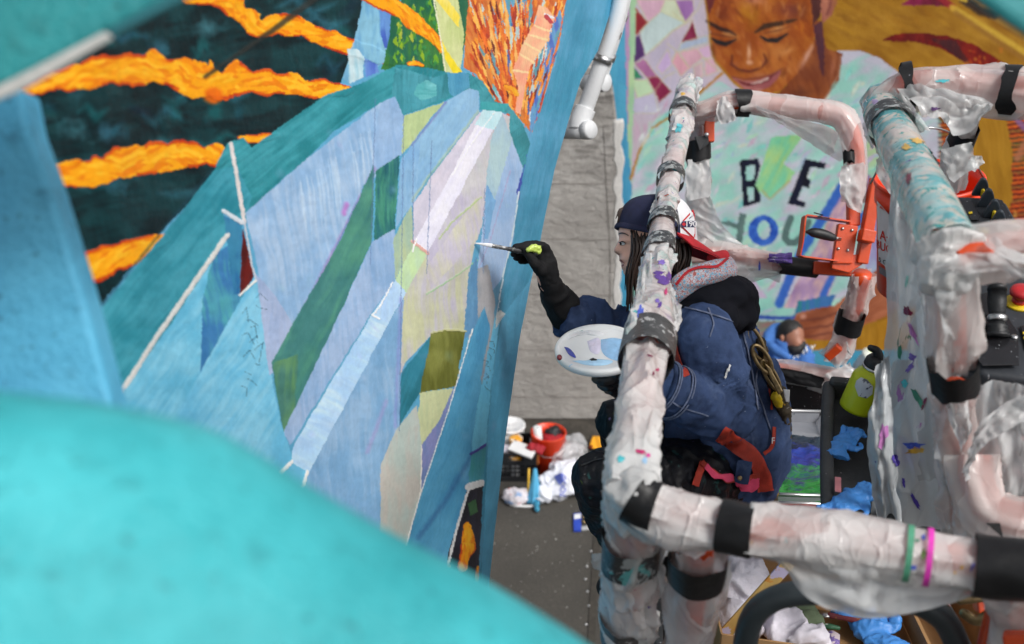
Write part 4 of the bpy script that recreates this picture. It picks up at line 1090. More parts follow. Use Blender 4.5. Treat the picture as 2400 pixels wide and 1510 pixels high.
# the painted tablet and the hands
B.poly(zb([(1420, 330), (1640, 330), (1420, 1020), (1180, 1600), (800, 1600), (1120, 1000)]), (160, 130, 175), (205, 170, 170), ang=-60, amp=44, L=24, W=10, mott=50)
B.line(zb([(1370, 420), (1180, 740), (960, 1080), (760, 1560)]), 21, (48, 96, 186), 2, .95, 2)
B.line(zb([(1560, 700), (1300, 1230), (1130, 1580)]), 14, (52, 100, 188), 2, .95, 2)
B.poly([(2030, 440), (2100, 440), (2080, 640), (2020, 690), (2040, 560)], (160, 175, 200), (150, 140, 185), amp=26)
B.line([(1760, 742), (1830, 746), (1890, 742), (1920, 726)], 8, (30, 60, 160), 1.5, .9, 2)
B.poly([(1868, 706), (1960, 690), (1935, 742), (1862, 740)], (50, 130, 140), (60, 110, 170))
hand = [(1868, 735), (1900, 726), (1955, 716), (2010, 672), (2080, 610), (2140, 600), (2140, 700), (2080, 740), (2010, 770), (1940, 800), (1880, 792), (1858, 756)]
B.poly(hand, (142, 78, 52), (172, 102, 70), ang=-25, amp=34, L=60, W=7, mott=34)
for q in ([(1878, 752), (1930, 746), (1990, 722)], [(1880, 772), (1940, 764), (2000, 740)], [(1890, 790), (1950, 780), (2010, 758)]):
    B.line(q, 5, (88, 42, 36), 1.5, .6, 2)
B.blob(1882, 742, 10, 8, (206, 150, 130), .8, -20)
B.poly([(1600, 830), (1680, 745), (1850, 755), (1870, 800), (1880, 830)], (120, 150, 130), (165, 90, 100), ang=-20, amp=30, mott=40)
B.poly([(1840, 830), (1880, 795), (1960, 800), (2080, 745), (2140, 700), (2140, 830)], (150, 104, 20), (172, 122, 30), amp=20)
B.poly([(1480, 818), (2480, 822), (2480, 912), (1480, 912)], (70, 150, 182), (62, 140, 170), ang=0, amp=10)
# warm patterned right side
B.poly([(2064, 95), (2095, 80), (2150, 76), (2220, 84), (2290, 108), (2350, 145), (2380, 185), (2350, 172), (2280, 165), (2250, 140), (2200, 112), (2140, 98), (2100, 97)], (96, 8, 10), (128, 24, 12), amp=26, L=20, W=8)
B.poly([(2180, 90), (2240, 95), (2280, 160), (2240, 132)], (64, 22, 28), (90, 30, 24), amp=16)
for k in range(26):
    r = random.Random(k); B.blob(2290 + r.uniform(-40, 60), 140 + r.uniform(-26, 26), r.uniform(4, 9), r.uniform(3, 6), r.choice([(205, 110, 30), (215, 150, 50), (190, 70, 25)]), .7, r.uniform(0, 90), .2)
B.poly([(2252, 178), (2290, 160), (2360, 166), (2420, 200), (2480, 200), (2480, 330), (2400, 260), (2330, 215)], (186, 140, 165), (165, 120, 150), amp=18)
B.poly([(2110, 15), (2140, -10), (2200, -20), (2230, 16), (2170, 12)], (134, 28, 70), (100, 20, 40))
B.line([(2180, -20, 12), (2232, 16, 16)], 14, (150, 36, 44), 1, .9, 2)
B.line([(2232, 18), (2320, 72), (2400, 122), (2480, 170)], 15, (204, 164, 56), 1, .95, 3)
B.line([(2240, 30), (2320, 84), (2400, 138), (2480, 186)], 12, (150, 104, 40), 1, .8, 4)
B.line([(2310, 30), (2400, 84), (2480, 130)], 9, (176, 130, 40), 1, .8, 3)
B.line([(2260, 0), (2300, 26), (2330, 34)], 22, (44, 32, 30), 2, .9, 4)
B.line([(2240, -10), (2262, 0)], 12, (214, 178, 60), 1, .9, 2)
for (x0, x1, y0, y1) in ((2205, 2300, 270, 400), (2360, 2480, 230, 520)):
    B.poly([(x0, y0), (x1, y0 + 10), (x1 + 6, y1), (x0 + 6, y1)], (186, 84, 26), (200, 60, 24), ang=0, amp=20, L=30, W=4)
    n_ = int((y1 - y0) / 11)
    for k in range(n_):
        yy = y0 + k * 11 + 5
        cc = (50, 16, 14) if not (320 < yy < 395 and x0 > 2300) else (24, 60, 40)
        B.line([(x0 - 4, yy + 4), ((x0 + x1) / 2, yy - 4), (x1 + 4, yy + 5)], 4.5, cc, 2.5, .85, 1.2)
        B.line([(x0 - 4, yy + 9), ((x0 + x1) / 2, yy + 1), (x1 + 4, yy + 10)], 3, (224, 130, 40) if k % 3 else (60, 130, 70), 2.5, .6, 1.2)
B.poly([(2300, 250), (2350, 260), (2372, 340), (2372, 470), (2340, 560), (2290, 500), (2275, 330)], (152, 106, 20), (170, 122, 28), ang=80, amp=22)
B.line([(2480, 262), (2420, 310), (2385, 370)], 18, (178, 110, 80), 2, .8, 4)
B.line([(2340, 230), (2400, 300), (2440, 330)], 14, (130, 100, 160), 2, .8, 3)
for k in range(90):
    r = random.Random(k + 5); B.blob(r.uniform(2370, 2480), r.uniform(470, 640), r.uniform(4, 10), r.uniform(3, 6), r.choice([(190, 110, 30), (110, 50, 20), (150, 80, 25), (200, 150, 70)]), .8, r.uniform(0, 90), .2)
far_mat = painted('portrait_paint', 0.6, 0.004, 30)
V2 = G2.reshape(-1, 3)
pw = fast_mesh('portrait_wall', V2, gridfaces(ny2, nx2), far_mat, B.linear(1.02))
tag(pw, 'far wall painted with a large smiling face looking down and dark lettering on a pale shirt', 'mural wall')
zt = G2[..., 2].max()
core = box(((0.3 + 6.5) / 2, YB + 0.205, zt / 2), (6.6, 0.40, zt))
mk('wall_core', *core, m_core, pw, smooth=False)

# ------------------------------------------------------------------ concrete pier between the two murals
pm, nt, b_ = newmat('rough_concrete')
v = coords(nt)
c = mixc(nt, ramp(nt, noise(nt, 2.2, 6, 0.6, v), 0.35, 0.7), S(152, 148, 143), S(180, 176, 171))
vz = coords(nt, (0.8, 0.8, 3.2), (3, 1, 2))
sep = nd(nt, 'ShaderNodeSeparateXYZ'); tc = nd(nt, 'ShaderNodeTexCoord'); nt.links.new(tc.outputs['Object'], sep.inputs[0])
hz = ramp(nt, sep.outputs[2], 1.9, 3.2)
stn = ramp(nt, noise(nt, 3.0, 6, 0.7, vz, 0.8), 0.46, 0.62)
mm = nd(nt, 'ShaderNodeMath', operation='MULTIPLY'); nt.links.new(hz, mm.inputs[0]); nt.links.new(stn, mm.inputs[1])
c = mixc(nt, mm.outputs[0], c, S(62, 58, 55))
hw = nd(nt, 'ShaderNodeMath', operation='MULTIPLY'); nt.links.new(hz, hw.inputs[0]); nt.links.new(ramp(nt, noise(nt, 4.5, 5, 0.6, coords(nt, (1, 1, 1), (7, 2, 1))), 0.5, 0.62), hw.inputs[1])
c = mixc(nt, hw.outputs[0], c, S(205, 202, 198))
nt.links.new(c, b_.inputs['Base Color']); b_.inputs['Roughness'].default_value = 0.9
bump(nt, b_, noise(nt, 9, 7, 0.68, coords(nt, (1, 1, 1.6)), 0.3), 0.03)
YP = 8.8
prof = [(1180, 990), (1180, 700), (1215, 480), (1290, 280), (1350, 170), (1390, 128), (1418, 140), (1434, 190), (1443, 250), (1450, 330), (1456, 430), (1457, 560), (1452, 700), (1446, 850), (1442, 1000)]
pp = [PY(x, y, YP) for x, y in prof]
pp = [np.array([p[0], YP, max(p[2], 0)]) for p in pp]
pp[0][2] = 0; pp[-1][2] = 0
pr = cr(np.array(pp), 60)
V = np.vstack([pr, pr + (0.0, 0.62, 0)]); n_ = len(pr)
F = [list(range(n_))[::-1], [i + n_ for i in range(n_)]] + [[i, (i + 1) % n_, (i + 1) % n_ + n_, i + n_] for i in range(n_)]
pier = mk('concrete_pier', *bevelled((V, F), 0.02, 1), pm, smooth=False)
tag(pier, 'grey weathered concrete pier with rounded top standing between the two painted walls', 'pier')
m_white = M('flaking_whitewash', S(214, 212, 208), 0.85, var=0.12, vs=30, bumpd=0.01, bs=60)
e = cr(np.array([PY(x, y, YP - .0005) for x, y in [(1446, 280), (1450, 400), (1451, 540), (1447, 700), (1441, 850)]]), 60)
e[:, 0] += (fbm(np.arange(60) / 3.0, 0, 0, 4) - .5) * 0.05
mk('whitewash_strip', *sweep(e, 0.012 + 0.03 * (fbm(np.arange(60) / 3.0, 0, 0, 9)), 8, ell=(1.3, 0.035), up=(1, 0, 0)), m_white, pier)
for y_ in (430, 560, 690, 820, 930):
    e = np.array([PY(1200, y_, YP - .001), PY(1300, y_ + 1, YP - .001), PY(1440, y_ + 2, YP - .001)])
    mk('board_mark', *sweep(cr(e, 14), 0.003, 5), M('joint_grey', S(120, 115, 110), 0.9), pier)  # faint grey block joints running across the pier face
# thin crack line
e = np.array([PY(x, y, YP - .002) for x, y in [(1414, 300), (1420, 420), (1428, 560), (1430, 640), (1427, 770)]])
mk('crack', *sweep(cr(e, 20), 0.0024, 5), M('crack_dark', S(70, 64, 60), 0.9), pier)

# ------------------------------------------------------------------ white drain pipes
m_pipe = M('white_pipe', S(214, 216, 218), 0.35, var=0.07, vs=5, bumpd=0.001)
def pipe(px, r, n=24): return sweep(cr(np.array([P(*q) for q in px]), n), r, 18)
root = empty('drain_pipe', P(1380, 250, 4.2), 'thick white pipe with an elbow at its foot fixed to the mural wall edge', 'pipe', 'white pipes')
mk('tube', *pipe([(1468, -60, 4.05), (1440, 60, 4.08), (1395, 190, 4.12), (1365, 275, 4.16)], 0.031), m_pipe, root)
el = [(1372, 255, 4.15), (1360, 285, 4.15), (1357, 304, 4.15)]
mk('elbow', *pipe(el, 0.040), m_pipe, root)
z_ = P(1325, 304, 4.2) - P(1372, 304, 4.13)
mk('elbow_arm', *sweep(np.array([P(1326, 305, 4.2), P(1374, 305, 4.13)]), 0.034, 20), m_pipe, root)
mk('end_cap', *sweep(np.array([P(1371, 305, 4.135), P(1384, 304.5, 4.117), P(1387, 304, 4.112)]), [.036, .036, .031], 24), m_pipe, root)
mk('socket', *sweep(np.array([P(1308, 306, 4.24), P(1327, 305, 4.2)]), 0.031, 16), MAT['black'], root)
mk('bracket', *sweep(np.array([P(1396, 44, 4.3), P(1398, 130, 4.3)]), 0.011, 8, ell=(1, .6)), m_pipe, root)
for yy in (78, 140):
    xx = 1440 - (yy - 60) * .345
    c_ = P(xx, yy, 4.1)
    mk('clamp', *sweep(np.array([c_ + (P(1395, 190, 4.12) - P(1440, 60, 4.08)) * k for k in (-.06, .06)]), 0.036, 16), MAT['steel'], root)
root = empty('drain_pipe', P(1420, 150, 4.7), 'thinner white pipe with a round cap behind the thick white pipe', 'pipe', 'white pipes')
mk('tube', *pipe([(1480, -60, 4.6), (1450, 60, 4.65), (1425, 140, 4.7), (1408, 192, 4.72)], 0.024), m_pipe, root)
mk('elbow', *sweep(np.array([P(1372, 195, 4.8), P(1412, 194, 4.72)]), 0.036, 20), m_pipe, root)
mk('end_cap', *sweep(np.array([P(1408, 194, 4.72), P(1418, 193, 4.705), P(1421, 193, 4.70)]), [.041, .041, .036], 24), m_pipe, root)
for yy in (40, 135):
    c_ = P(1456 - (yy - 40) * .3, yy, 4.66)
    mk('clamp', *sweep(np.array([c_ + (P(1425, 140, 4.7) - P(1450, 60, 4.65)) * k for k in (-.1, .1)]), 0.028, 14), MAT['steel'], root)

# ------------------------------------------------------------------ painted opening the view looks through
def teal_mat(name, c1, c2, sc=7, sp=()):
    m, nt, b = newmat(name)
    v = coords(nt)
    c = mixc(nt, ramp(nt, noise(nt, sc, 6, 0.65, v), 0.3, 0.72), c1, c2)
    c = mixc(nt, ramp(nt, noise(nt, 3.2, 7, 0.7, coords(nt, (1, 1, 3), (4, 2, 6), (.3, .2, .5))), 0.42, 0.68), c, tuple(x * .80 for x in c1))
    c = mixc(nt, ramp(nt, noise(nt, 30, 4, 0.6, v), 0.60, 0.82), c, tuple(x * .52 for x in c1))
    c = mixc(nt, ramp(nt, noise(nt, 95, 2, 0.5, v), 0.66, 0.74), c, tuple(x * .45 for x in c1))
    if sp: c, _ = splat(nt, c, sp)
    nt.links.new(c, b.inputs['Base Color']); b.inputs['Roughness'].default_value = 0.55
    bump(nt, b, noise(nt, 120, 5, 0.6, v), 0.003)
    return m
m_t1 = teal_mat('turquoise_paint', S(44, 166, 174), S(76, 190, 198))
m_t2 = teal_mat('teal_paint', S(26, 128, 132), S(46, 148, 152))
m_t3 = teal_mat('sky_blue_paint', S(70, 162, 202), S(98, 184, 216), 4)
m_edge = M('bare_edge', S(176, 176, 172), 0.8, var=0.12, vs=30, bumpd=0.002)
edge = cr(np.array([P(*q) for q in [(-260, 905, .62), (-40, 925, .62), (150, 948, .625), (400, 1000, .64), (560, 1072, .655), (700, 1150, .665), (900, 1252, .685), (1100, 1345, .70), (1250, 1425, .715), (1420, 1528, .735), (1700, 1720, .76)]]), 90)
sec = []
for k in range(90):
    o = edge[k]
    # rounded coping: drops to the far side, rolls over, then falls towards the viewer
    ring = [o + np.array([0, yy_, zz_]) for yy_, zz_ in ((.10, -.34), (.10, -.06), (.092, -.03), (.075, -.010), (.05, -.002), (.022, 0), (-.005, -.004), (-.03, -.013), (-.06, -.032), (-.10, -.075), (-.15, -.16), (-.22, -.34))]
    ring = np.array(ring); rr_ = o - CAM; up_n = np.array([0, -rr_[2], rr_[1]]); up_n /= np.linalg.norm(up_n)
    ring = ring - up_n * max((ring - o) @ up_n)
    sec.append(ring)
sec = np.array(sec)
par = mk('parapet', sec.reshape(-1, 3), gridfaces(90, sec.shape[1]).tolist(), m_t1)
tag(par, 'turquoise painted parapet with a rounded sloping top along the lower left', 'parapet')
# left upright panel
def slab(name, pts, d, thick, mat, edge_mat, label, cat, bev=0.006):
    p3 = np.array([P(x, y, dd) for (x, y, dd) in pts]) if d is None else np.array([P(x, y, d) for x, y in pts])
    n = np.cross(p3[1] - p3[0], p3[2] - p3[0]); n /= np.linalg.norm(n)
    if np.dot(n, p3[0] - CAM) < 0: n = -n
    vf = bevelled(prism(p3, n * thick), bev, 2)
    o = mk(name, *vf, mat, smooth=False)
    return tag(o, label, cat)
slab('upright_panel', [(48, 205), (66, 300), (120, 450), (200, 715), (272, 985), (310, 1150), (-500, 1150), (-500, 205)], 1.12, 0.05, m_t3, None, 'pale sky blue upright panel at the far left edge under the teal beam', 'panel')
bm_ = slab('head_beam', [(-420, 406), (-10, 212), (240, 80), (430, -18), (900, -265), (900, -420), (-420, -420)], 0.86, 0.022, m_t2, None, 'teal painted sloping beam crossing the upper left corner', 'beam')
q = [(-320, 378, .85), (-10, 238, .85), (60, 208, .85), (262, 92, .85), (240, 76, .85), (40, 180, .85), (-10, 204, .85), (-320, 340, .85)]
p3 = np.array([P(*k) for k in q]); n = -ray(0, 200) / np.linalg.norm(ray(0, 200))
mk('bare_lip', *bevelled(prism(p3, -n * -.03), 0.003), m_edge, bm_, smooth=False)
q = [(255, 94, .85), (330, 54, .85), (470, -18, .85), (700, -140, .85), (690, -170, .85), (430, -30, .85), (240, 74, .85)]
p3 = np.array([P(*k) for k in q])
mk('painted_lip', *bevelled(prism(p3, -n * -.03), 0.003), M('dark_teal_edge', S(30, 98, 106), 0.6, var=0.15), bm_, smooth=False)
slab('corner_beam', [(1800, -345), (2262, -30), (2340, 28), (2430, 92), (3400, 760), (3400, -1000), (1800, -1000)], 0.80, 0.014, m_t2, None, 'teal painted beam cutting off the upper right corner', 'beam')
# ------------------------------------------------------------------ the work platform
PF = H - 2.2                         # platform floor level
lift = empty('work_platform', (0.9, 2.7, PF), 'lift platform with orange guard rails wrapped in white plastic and black tape', 'lift platform')

def wrap_vf(path, r, seed, amp=0.011, loose=0.0, n=56, ds=0.0055, fold=1.0):
    """a film of plastic round a pipe: twisted pleats, flat facets and slack that hangs below."""
    path = np.asarray(path, float)
    m = max(14, int(plen(path) / ds))
    p = cr(path, m)
    rr = p[:, 3] if p.shape[1] > 3 else np.full(m, r)
    p = p[:, :3]
    s = np.linspace(0, plen(p), m)[:, None]
    th = np.linspace(0, 2 * math.pi, n, endpoint=False)[None, :]
    cx, cy = np.cos(th), np.sin(th)
    def nz(fs, ft, sd):       # periodic round the pipe
        return vn(s * fs + 0 * th, cx * ft + 5 + s * fs * .3, cy * ft + 9 + s * fs * .15, sd)
    w = nz(6, 1.0, seed + 1) - .5
    # long pleats that wind along the pipe, gathered in places and flattened in others
    tw = th * 2.0 + s * 11 * fold + w * 5.0 + 2.4 * nz(17, 1.0, seed + 8)
    tri = np.abs(((tw / math.pi) % 2) - 1)
    tw2 = th * 3.0 - s * 26 * fold + nz(12, 1.3, seed + 2) * 8
    tri2 = np.abs(((tw2 / math.pi) % 2) - 1)
    tw3 = th * 1.0 + s * 46 + nz(13, 1.6, seed + 3) * 11
    tri3 = np.abs(((tw3 / math.pi) % 2) - 1)
    gate = np.clip((nz(9, 1.0, seed + 5) - .34) * 3, 0, 1)
    gate2 = np.clip((nz(11, 1.0, seed + 9) - .40) * 3, 0, 1)
    gate3 = np.clip((nz(13, 1.2, seed + 10) - .42) * 3, 0, 1)
    big = np.clip(nz(9, 0.8, seed + 4) - .36, 0, 1)
    s0 = np.minimum(s, s[-1] - s)
    gth = np.exp(-s0 / .055)
    tg = np.abs((((th * 6 + 3.0 * nz(5, 1.2, seed + 11)) / math.pi) % 2) - 1)
    tg2 = np.abs((((th * 3 + 4.0 * nz(4, 1.0, seed + 12) + s * 3) / math.pi) % 2) - 1)
    lng = amp * (1.1 * gth * tg ** 1.5 + .75 * np.exp(-s0 / .16) * tg2 ** 3 - .75 * gth)
    big = big * (1 - gth)
    d = lng + amp * (0.55 * tri * gate + .65 * tri ** 7 * gate + .32 * tri2 * gate2 + .5 * tri2 ** 8 * gate2 + .38 * tri3 ** 5 * gate3 + 1.3 * big - .25)
    t, N, Bn = frames(p)
    if loose:
        dirz = N[:, None, :] * cx[..., None] + Bn[:, None, :] * cy[..., None]
        dn = np.clip(-dirz[..., 2], 0, 1) ** 1.5
        d = d + loose * dn * np.sin(np.linspace(0, math.pi, m))[:, None] * (0.6 + 0.8 * nz(5, .8, seed + 6))
    R = rr[:, None] + d
    V = p[:, None, :] + R[..., None] * (cx[..., None] * N[:, None, :] + cy[..., None] * Bn[:, None, :])
    F = []
    for i in range(m - 1):
        for j in range(n):
            k = (j + 1) % n
            F.append([i * n + j, i * n + k, (i + 1) * n + k, (i + 1) * n + j])
    return V.reshape(-1, 3), F

def pth(px):
    """(px, py, depth[, radius]) -> world path with radius column when given"""
    return np.array([list(P(*q[:3])) + list(q[3:]) for q in px])

def rail(px, r, seed, mat='wrap', gap=0.006, amp=0.011, loose=0.0, pipe=True, parent=None, fold=1.0, inner=None):
    p = pth(px)
    if p.shape[1] < 4: p = np.hstack([p, np.full((len(p), 1), r)])
    if pipe:
        q = cr(p, max(8, int(plen(p) / .03)))
        mk('guard_rail', *sweep(q[:, :3], q[:, 3] * .9 if inner is None else inner, 18), MAT['orange'], lift)
    p[:, 3] += gap
    return mk('plastic_wrap', *wrap_vf(p, r, seed, amp, loose, fold=fold), MAT[mat], lift, autosm=38)

def tape(px, r, seed, mat='tape', rag=0.004):
    p = pth(px); n = 30
    m = max(6, int(plen(p) / .008)); q = cr(p, m)
    th = np.linspace(0, 2 * math.pi, n, endpoint=False)
    rr = q[:, 3] if q.shape[1] > 3 else np.full(m, r)
    R = rr[:, None] + .002 + rag * (vn(np.cos(th)[None, :] * 2.2 + 4, np.sin(th)[None, :] * 2.2 + np.arange(m)[:, None] * .06, 0, seed) - .3)
    t, N, Bn = frames(q[:, :3])
    # torn, slanted ends
    sh = np.zeros((m, n)); sh[0] = (vn(np.cos(th) * 2 + 7, np.sin(th) * 2 + 3, 0, seed + 2) - .5) * .02; sh[-1] = (vn(np.cos(th) * 2 + 1, np.sin(th) * 2 + 8, 0, seed + 3) - .5) * .02
    V = q[:, None, :3] + R[..., None] * (np.cos(th)[None, :, None] * N[:, None] + np.sin(th)[None, :, None] * Bn[:, None]) + sh[..., None] * t[:, None]
    F = [[i * n + j, i * n + (j + 1) % n, (i + 1) * n + (j + 1) % n, (i + 1) * n + j] for i in range(m - 1) for j in range(n)]
    return mk('tape_band', V.reshape(-1, 3), F, MAT[mat], lift)

def sheet(A, Bp, seed, mat='wrap', amp=0.02, folds=6, sag=0.0, along=True, name='plastic_flap', parent=None, m=None, n=None, curl=0.0):
    """a loose sheet between two edges, each a list of (px, py, depth)."""
    mat = {'wrap': 'film', 'wrapclear': 'filmclear'}.get(mat, mat)
    a = pth(A); b = pth(Bp)
    L = max(plen(a), plen(b)); Wd = np.linalg.norm(a.mean(0) - b.mean(0))
    m = m or int(np.clip(L / .006, 12, 120)); n = n or int(np.clip(Wd / .006, 10, 80))
    a = cr(a, m)[:, :3]; b = cr(b, m)[:, :3]
    u = np.linspace(0, 1, n)[None, :, None]; v = np.linspace(0, 1, m)[:, None]
    G = a[:, None] * (1 - u) + b[:, None] * u
    uu = np.linspace(0, 1, n)[None, :] + 0 * v; vv = v + 0 * uu
    nn = np.cross(np.gradient(G, axis=0), np.gradient(G, axis=1)); nn /= np.maximum(np.linalg.norm(nn, axis=2)[..., None], 1e-9)
    c1, c2 = (uu, vv) if along else (vv, uu)
    w = vn(c1 * 3, c2 * 3, 0, seed) - .5
    f = (1 - np.abs(2 * vn(c1 * folds + w * 1.6, c2 * 1.1 + w, 0, seed + 1) - 1)) ** 2 - .4
    f2 = (1 - np.abs(2 * vn(c1 * folds * 1.7 + 2 * w + c2 * 3, c2 * 4 - c1 * 3, 0, seed + 2) - 1)) ** 3 - .2
    d = amp * (f + .45 * f2 + 1.2 * (fbm(uu * 2, vv * 2, 0, seed + 3) - .5))
    G = G + nn * d[..., None]
    G[..., 2] -= sag * np.sin(math.pi * uu) * np.sin(math.pi * np.clip(vv, 0, 1))
    # ragged outline
    G += (RIGHT * ((fbm(vv * 8, uu * 8, 0, seed + 5) - .5)[..., None] * .012))
    return mk(name, G.reshape(-1, 3), gridfaces(m, n).tolist(), MAT[mat], parent or lift)

# floor plate and toe boards
fl = [PZ(1500, 1500, PF), PZ(1560, 1180, PF), PZ(1700, 885, PF), PZ(2200, 885, PF), PZ(2700, 1180, PF), PZ(2700, 1560, PF)]
fl = np.array([(.30, 1.5, PF), (.37, 2.0, PF), (.47, 2.8, PF), (.56, 3.7, PF), (2.0, 3.7, PF), (2.0, 1.5, PF)])
mk('floor_plate', *prism(fl, (0, 0, -.06)), MAT['floor'], lift, smooth=False)
for a_, b2 in (((.30, 1.5), (.56, 3.7)), ((.56, 3.7), (2.0, 3.7))):
    a3 = np.array([*a_, PF + .07]); b3 = np.array([*b2, PF + .07]); dd = b3 - a3; L = np.linalg.norm(dd); dd /= L
    R = np.array([dd, np.cross((0, 0, 1), dd), (0, 0, 1)]).T
    mk('toe_board', *box((a3 + b3) / 2, (L, .02, .14), R, .003), MAT['tray'], lift, smooth=False)

# top rail along the mural side, coming towards the viewer
LR = [(1612, 196, 4.05, 0.034), (1603, 245, 3.85, 0.035), (1590, 330, 3.52, 0.031), (1568, 440, 3.12, 0.028), (1551, 545, 2.80, 0.028), (1536, 660, 2.52, 0.033), (1527, 760, 2.31, 0.039), (1512, 860, 2.13, 0.038), (1500, 930, 2.02, 0.035), (1490, 1010, 1.92, 0.033), (1483, 1090, 1.83, 0.033), (1487, 1165, 1.755, 0.034)]
lp = pth(LR); lq = cr(lp, 70)
mk('guard_rail', *sweep(lq[:66, :3], lq[:66, 3] * .80, 18), MAT['orange'], lift)
def sub(i0, i1, dr=0.0):
    q = lq[i0:i1].copy(); q[:, 3] += dr; return q
def wrapq(q, seed, mat, amp=0.010, loose=0.0, fold=1.0):
    return mk('plastic_wrap', *wrap_vf(q, .04, seed, amp, loose, fold=fold), MAT[mat], lift, autosm=38)
wrapq(sub(0, 17), 3, 'wrapdirty', .009)
wrapq(sub(15, 33, .001), 5, 'wrapdirty', .006)
wrapq(sub(32, 44, .002), 8, 'wrapdirty', .007, fold=.7)
wrapq(sub(42, 57, .003), 12, 'wrapdirty', .012, .006, fold=.5)
wrapq(sub(56, 70, .003), 17, 'wrap', .013, .010, fold=.6)
def tapeq(i0, i1, dr, seed, mat):
    q = lq[i0:i1]
    V = sweep(cr(q[:, :3], max(5, (i1 - i0) * 3)), 1, 30)[0]
    n = 30; m = len(V) // n; qq = cr(q, m); th = np.linspace(0, 2 * math.pi, n, endpoint=False)
    t, N, Bn = frames(qq[:, :3])
    R = qq[:, 3][:, None] + dr + .003 + .006 * (vn(np.cos(th)[None] * 2.4 + 3, np.sin(th)[None] * 2.4 + np.arange(m)[:, None] * .05, 0, seed) - .3)
    V = qq[:, None, :3] + R[..., None] * (np.cos(th)[None, :, None] * N[:, None] + np.sin(th)[None, :, None] * Bn[:, None])
    F = [[i * n + j, i * n + (j + 1) % n, (i + 1) * n + (j + 1) % n, (i + 1) * n + j] for i in range(m - 1) for j in range(n)]
    mk('tape_band', V.reshape(-1, 3), F, MAT[mat], lift)
tapeq(8, 11, .009, 2, 'tapepaint'); tapeq(25, 28, .008, 3, 'tapepaint')
tapeq(35, 38, .006, 4, 'tapepaint'); tapeq(40, 43, .006, 5, 'tapepaint'); tapeq(54, 58, .011, 6, 'tapegrey')
sheet([(1618, 190, 4.0), (1622, 225, 3.9), (1616, 268, 3.8)], [(1640, 178, 4.0), (1648, 196, 3.95), (1632, 240, 3.82)], 5, 'wrapdirty', .008, 4)
sheet([(1530, 470, 3.0), (1522, 500, 2.9), (1522, 535, 2.85)], [(1545, 470, 3.0), (1545, 520, 2.9), (1546, 560, 2.8)], 25, 'wrap', .008, 4)
sheet([(1500, 640, 2.5), (1478, 740, 2.3), (1458, 850, 2.12), (1452, 880, 2.09)], [(1530, 600, 2.56), (1520, 720, 2.33), (1500, 830, 2.14), (1490, 900, 2.04)], 31, 'wrapdirty', .012, 4)
sheet([(1560, 680, 2.47), (1578, 760, 2.30), (1556, 850, 2.14)], [(1572, 660, 2.5), (1596, 735, 2.35), (1576, 800, 2.2)], 33, 'wrapdirty', .010, 3)
sheet([(1462, 905, 2.06), (1440, 980, 1.96), (1428, 1060, 1.88), (1440, 1140, 1.80)], [(1490, 900, 2.05), (1484, 990, 1.94), (1478, 1070, 1.86), (1476, 1160, 1.78)], 35, 'wrapclear', .014, 4)
sheet([(1520, 960, 1.93), (1530, 1050, 1.85), (1546, 1130, 1.77)], [(1500, 950, 1.93), (1500, 1050, 1.84), (1508, 1150, 1.75)], 36, 'wrap', .016, 4)
# near top rail crossing the foreground
NR = [(1487, 1165, 1.755, 0.034), (1530, 1192, 1.745, 0.032), (1640, 1222, 1.72, 0.031), (1760, 1246, 1.69, 0.031), (1900, 1262, 1.665, 0.032), (2060, 1286, 1.635, 0.032), (2200, 1310, 1.61, 0.033), (2330, 1328, 1.585, 0.034), (2520, 1346, 1.55, 0.035)]
np_ = pth(NR); nq = cr(np_, 90)
mk('guard_rail', *sweep(nq[3:, :3], nq[3:, 3] * .82, 18), MAT['orange'], lift)
def nsub(i0, i1, dr=0.0):
    q = nq[i0:i1].copy(); q[:, 3] += dr; return q
wrapq(nsub(0, 22, .003), 41, 'wrap', .012, .016, .5)
wrapq(nsub(26, 72, .004), 43, 'wrap', .009, .006, .25)
def tapen(i0, i1, dr, seed, mat):
    global lq
    keep = lq; lq = nq; tapeq(i0, i1, dr, seed, mat); lq = keep
tapen(0, 7, .006, 12, 'tape'); tapen(20, 28, .007, 14, 'tape'); tapen(71, 84, .007, 15, 'tape')
for (x, c_, w_) in ((2130, 'stripe_green', 14), (2176, 'stripe_magenta', 12)):
    k = int(np.argmin(np.abs((nq[:, 0] / ((nq[:, 1]) * CT - (nq[:, 2] - H) * ST)) * FPX + 1200 - x)))
    q = cr(nq[k - 1:k + 2], 9)[1:7]
    mk('paint_ring', *sweep(q[:, :3], q[:, 3] + .0100, 30, caps=None), M(c_, S(80, 150, 120) if 'green' in c_ else S(215, 60, 175), .5, var=.35, vs=40), lift)
def knot(px, py, d, r_, seed, mat='wrap'):
    V, F = remesh([ellipsoid(P(px, py, d), (r_, r_, r_), 20, 14)], .005, 1, [(r_ * .5, (16, 16, 16), seed, True), (r_ * .2, (44, 44, 44), seed + 1, True)])
    mk('plastic_wrap', V, F, MAT[mat], lift)
knot(1484, 1158, 1.765, .039, 5); knot(1474, 1196, 1.80, .036, 8)
# slack film hanging under the near rail
sheet([(1795, 1262, 1.66), (1850, 1262, 1.64), (2000, 1296, 1.615), (2160, 1330, 1.59), (2330, 1352, 1.56)], [(1806, 1310, 1.66), (1890, 1400, 1.66), (2030, 1456, 1.65), (2180, 1434, 1.63), (2322, 1376, 1.58)], 51, 'wrap', .022, 5, 0, along=True)
sheet([(1560, 1225, 1.72), (1620, 1260, 1.70), (1700, 1278, 1.69)], [(1590, 1290, 1.75), (1628, 1312, 1.74), (1672, 1296, 1.73)], 53, 'wrap', .014, 3)
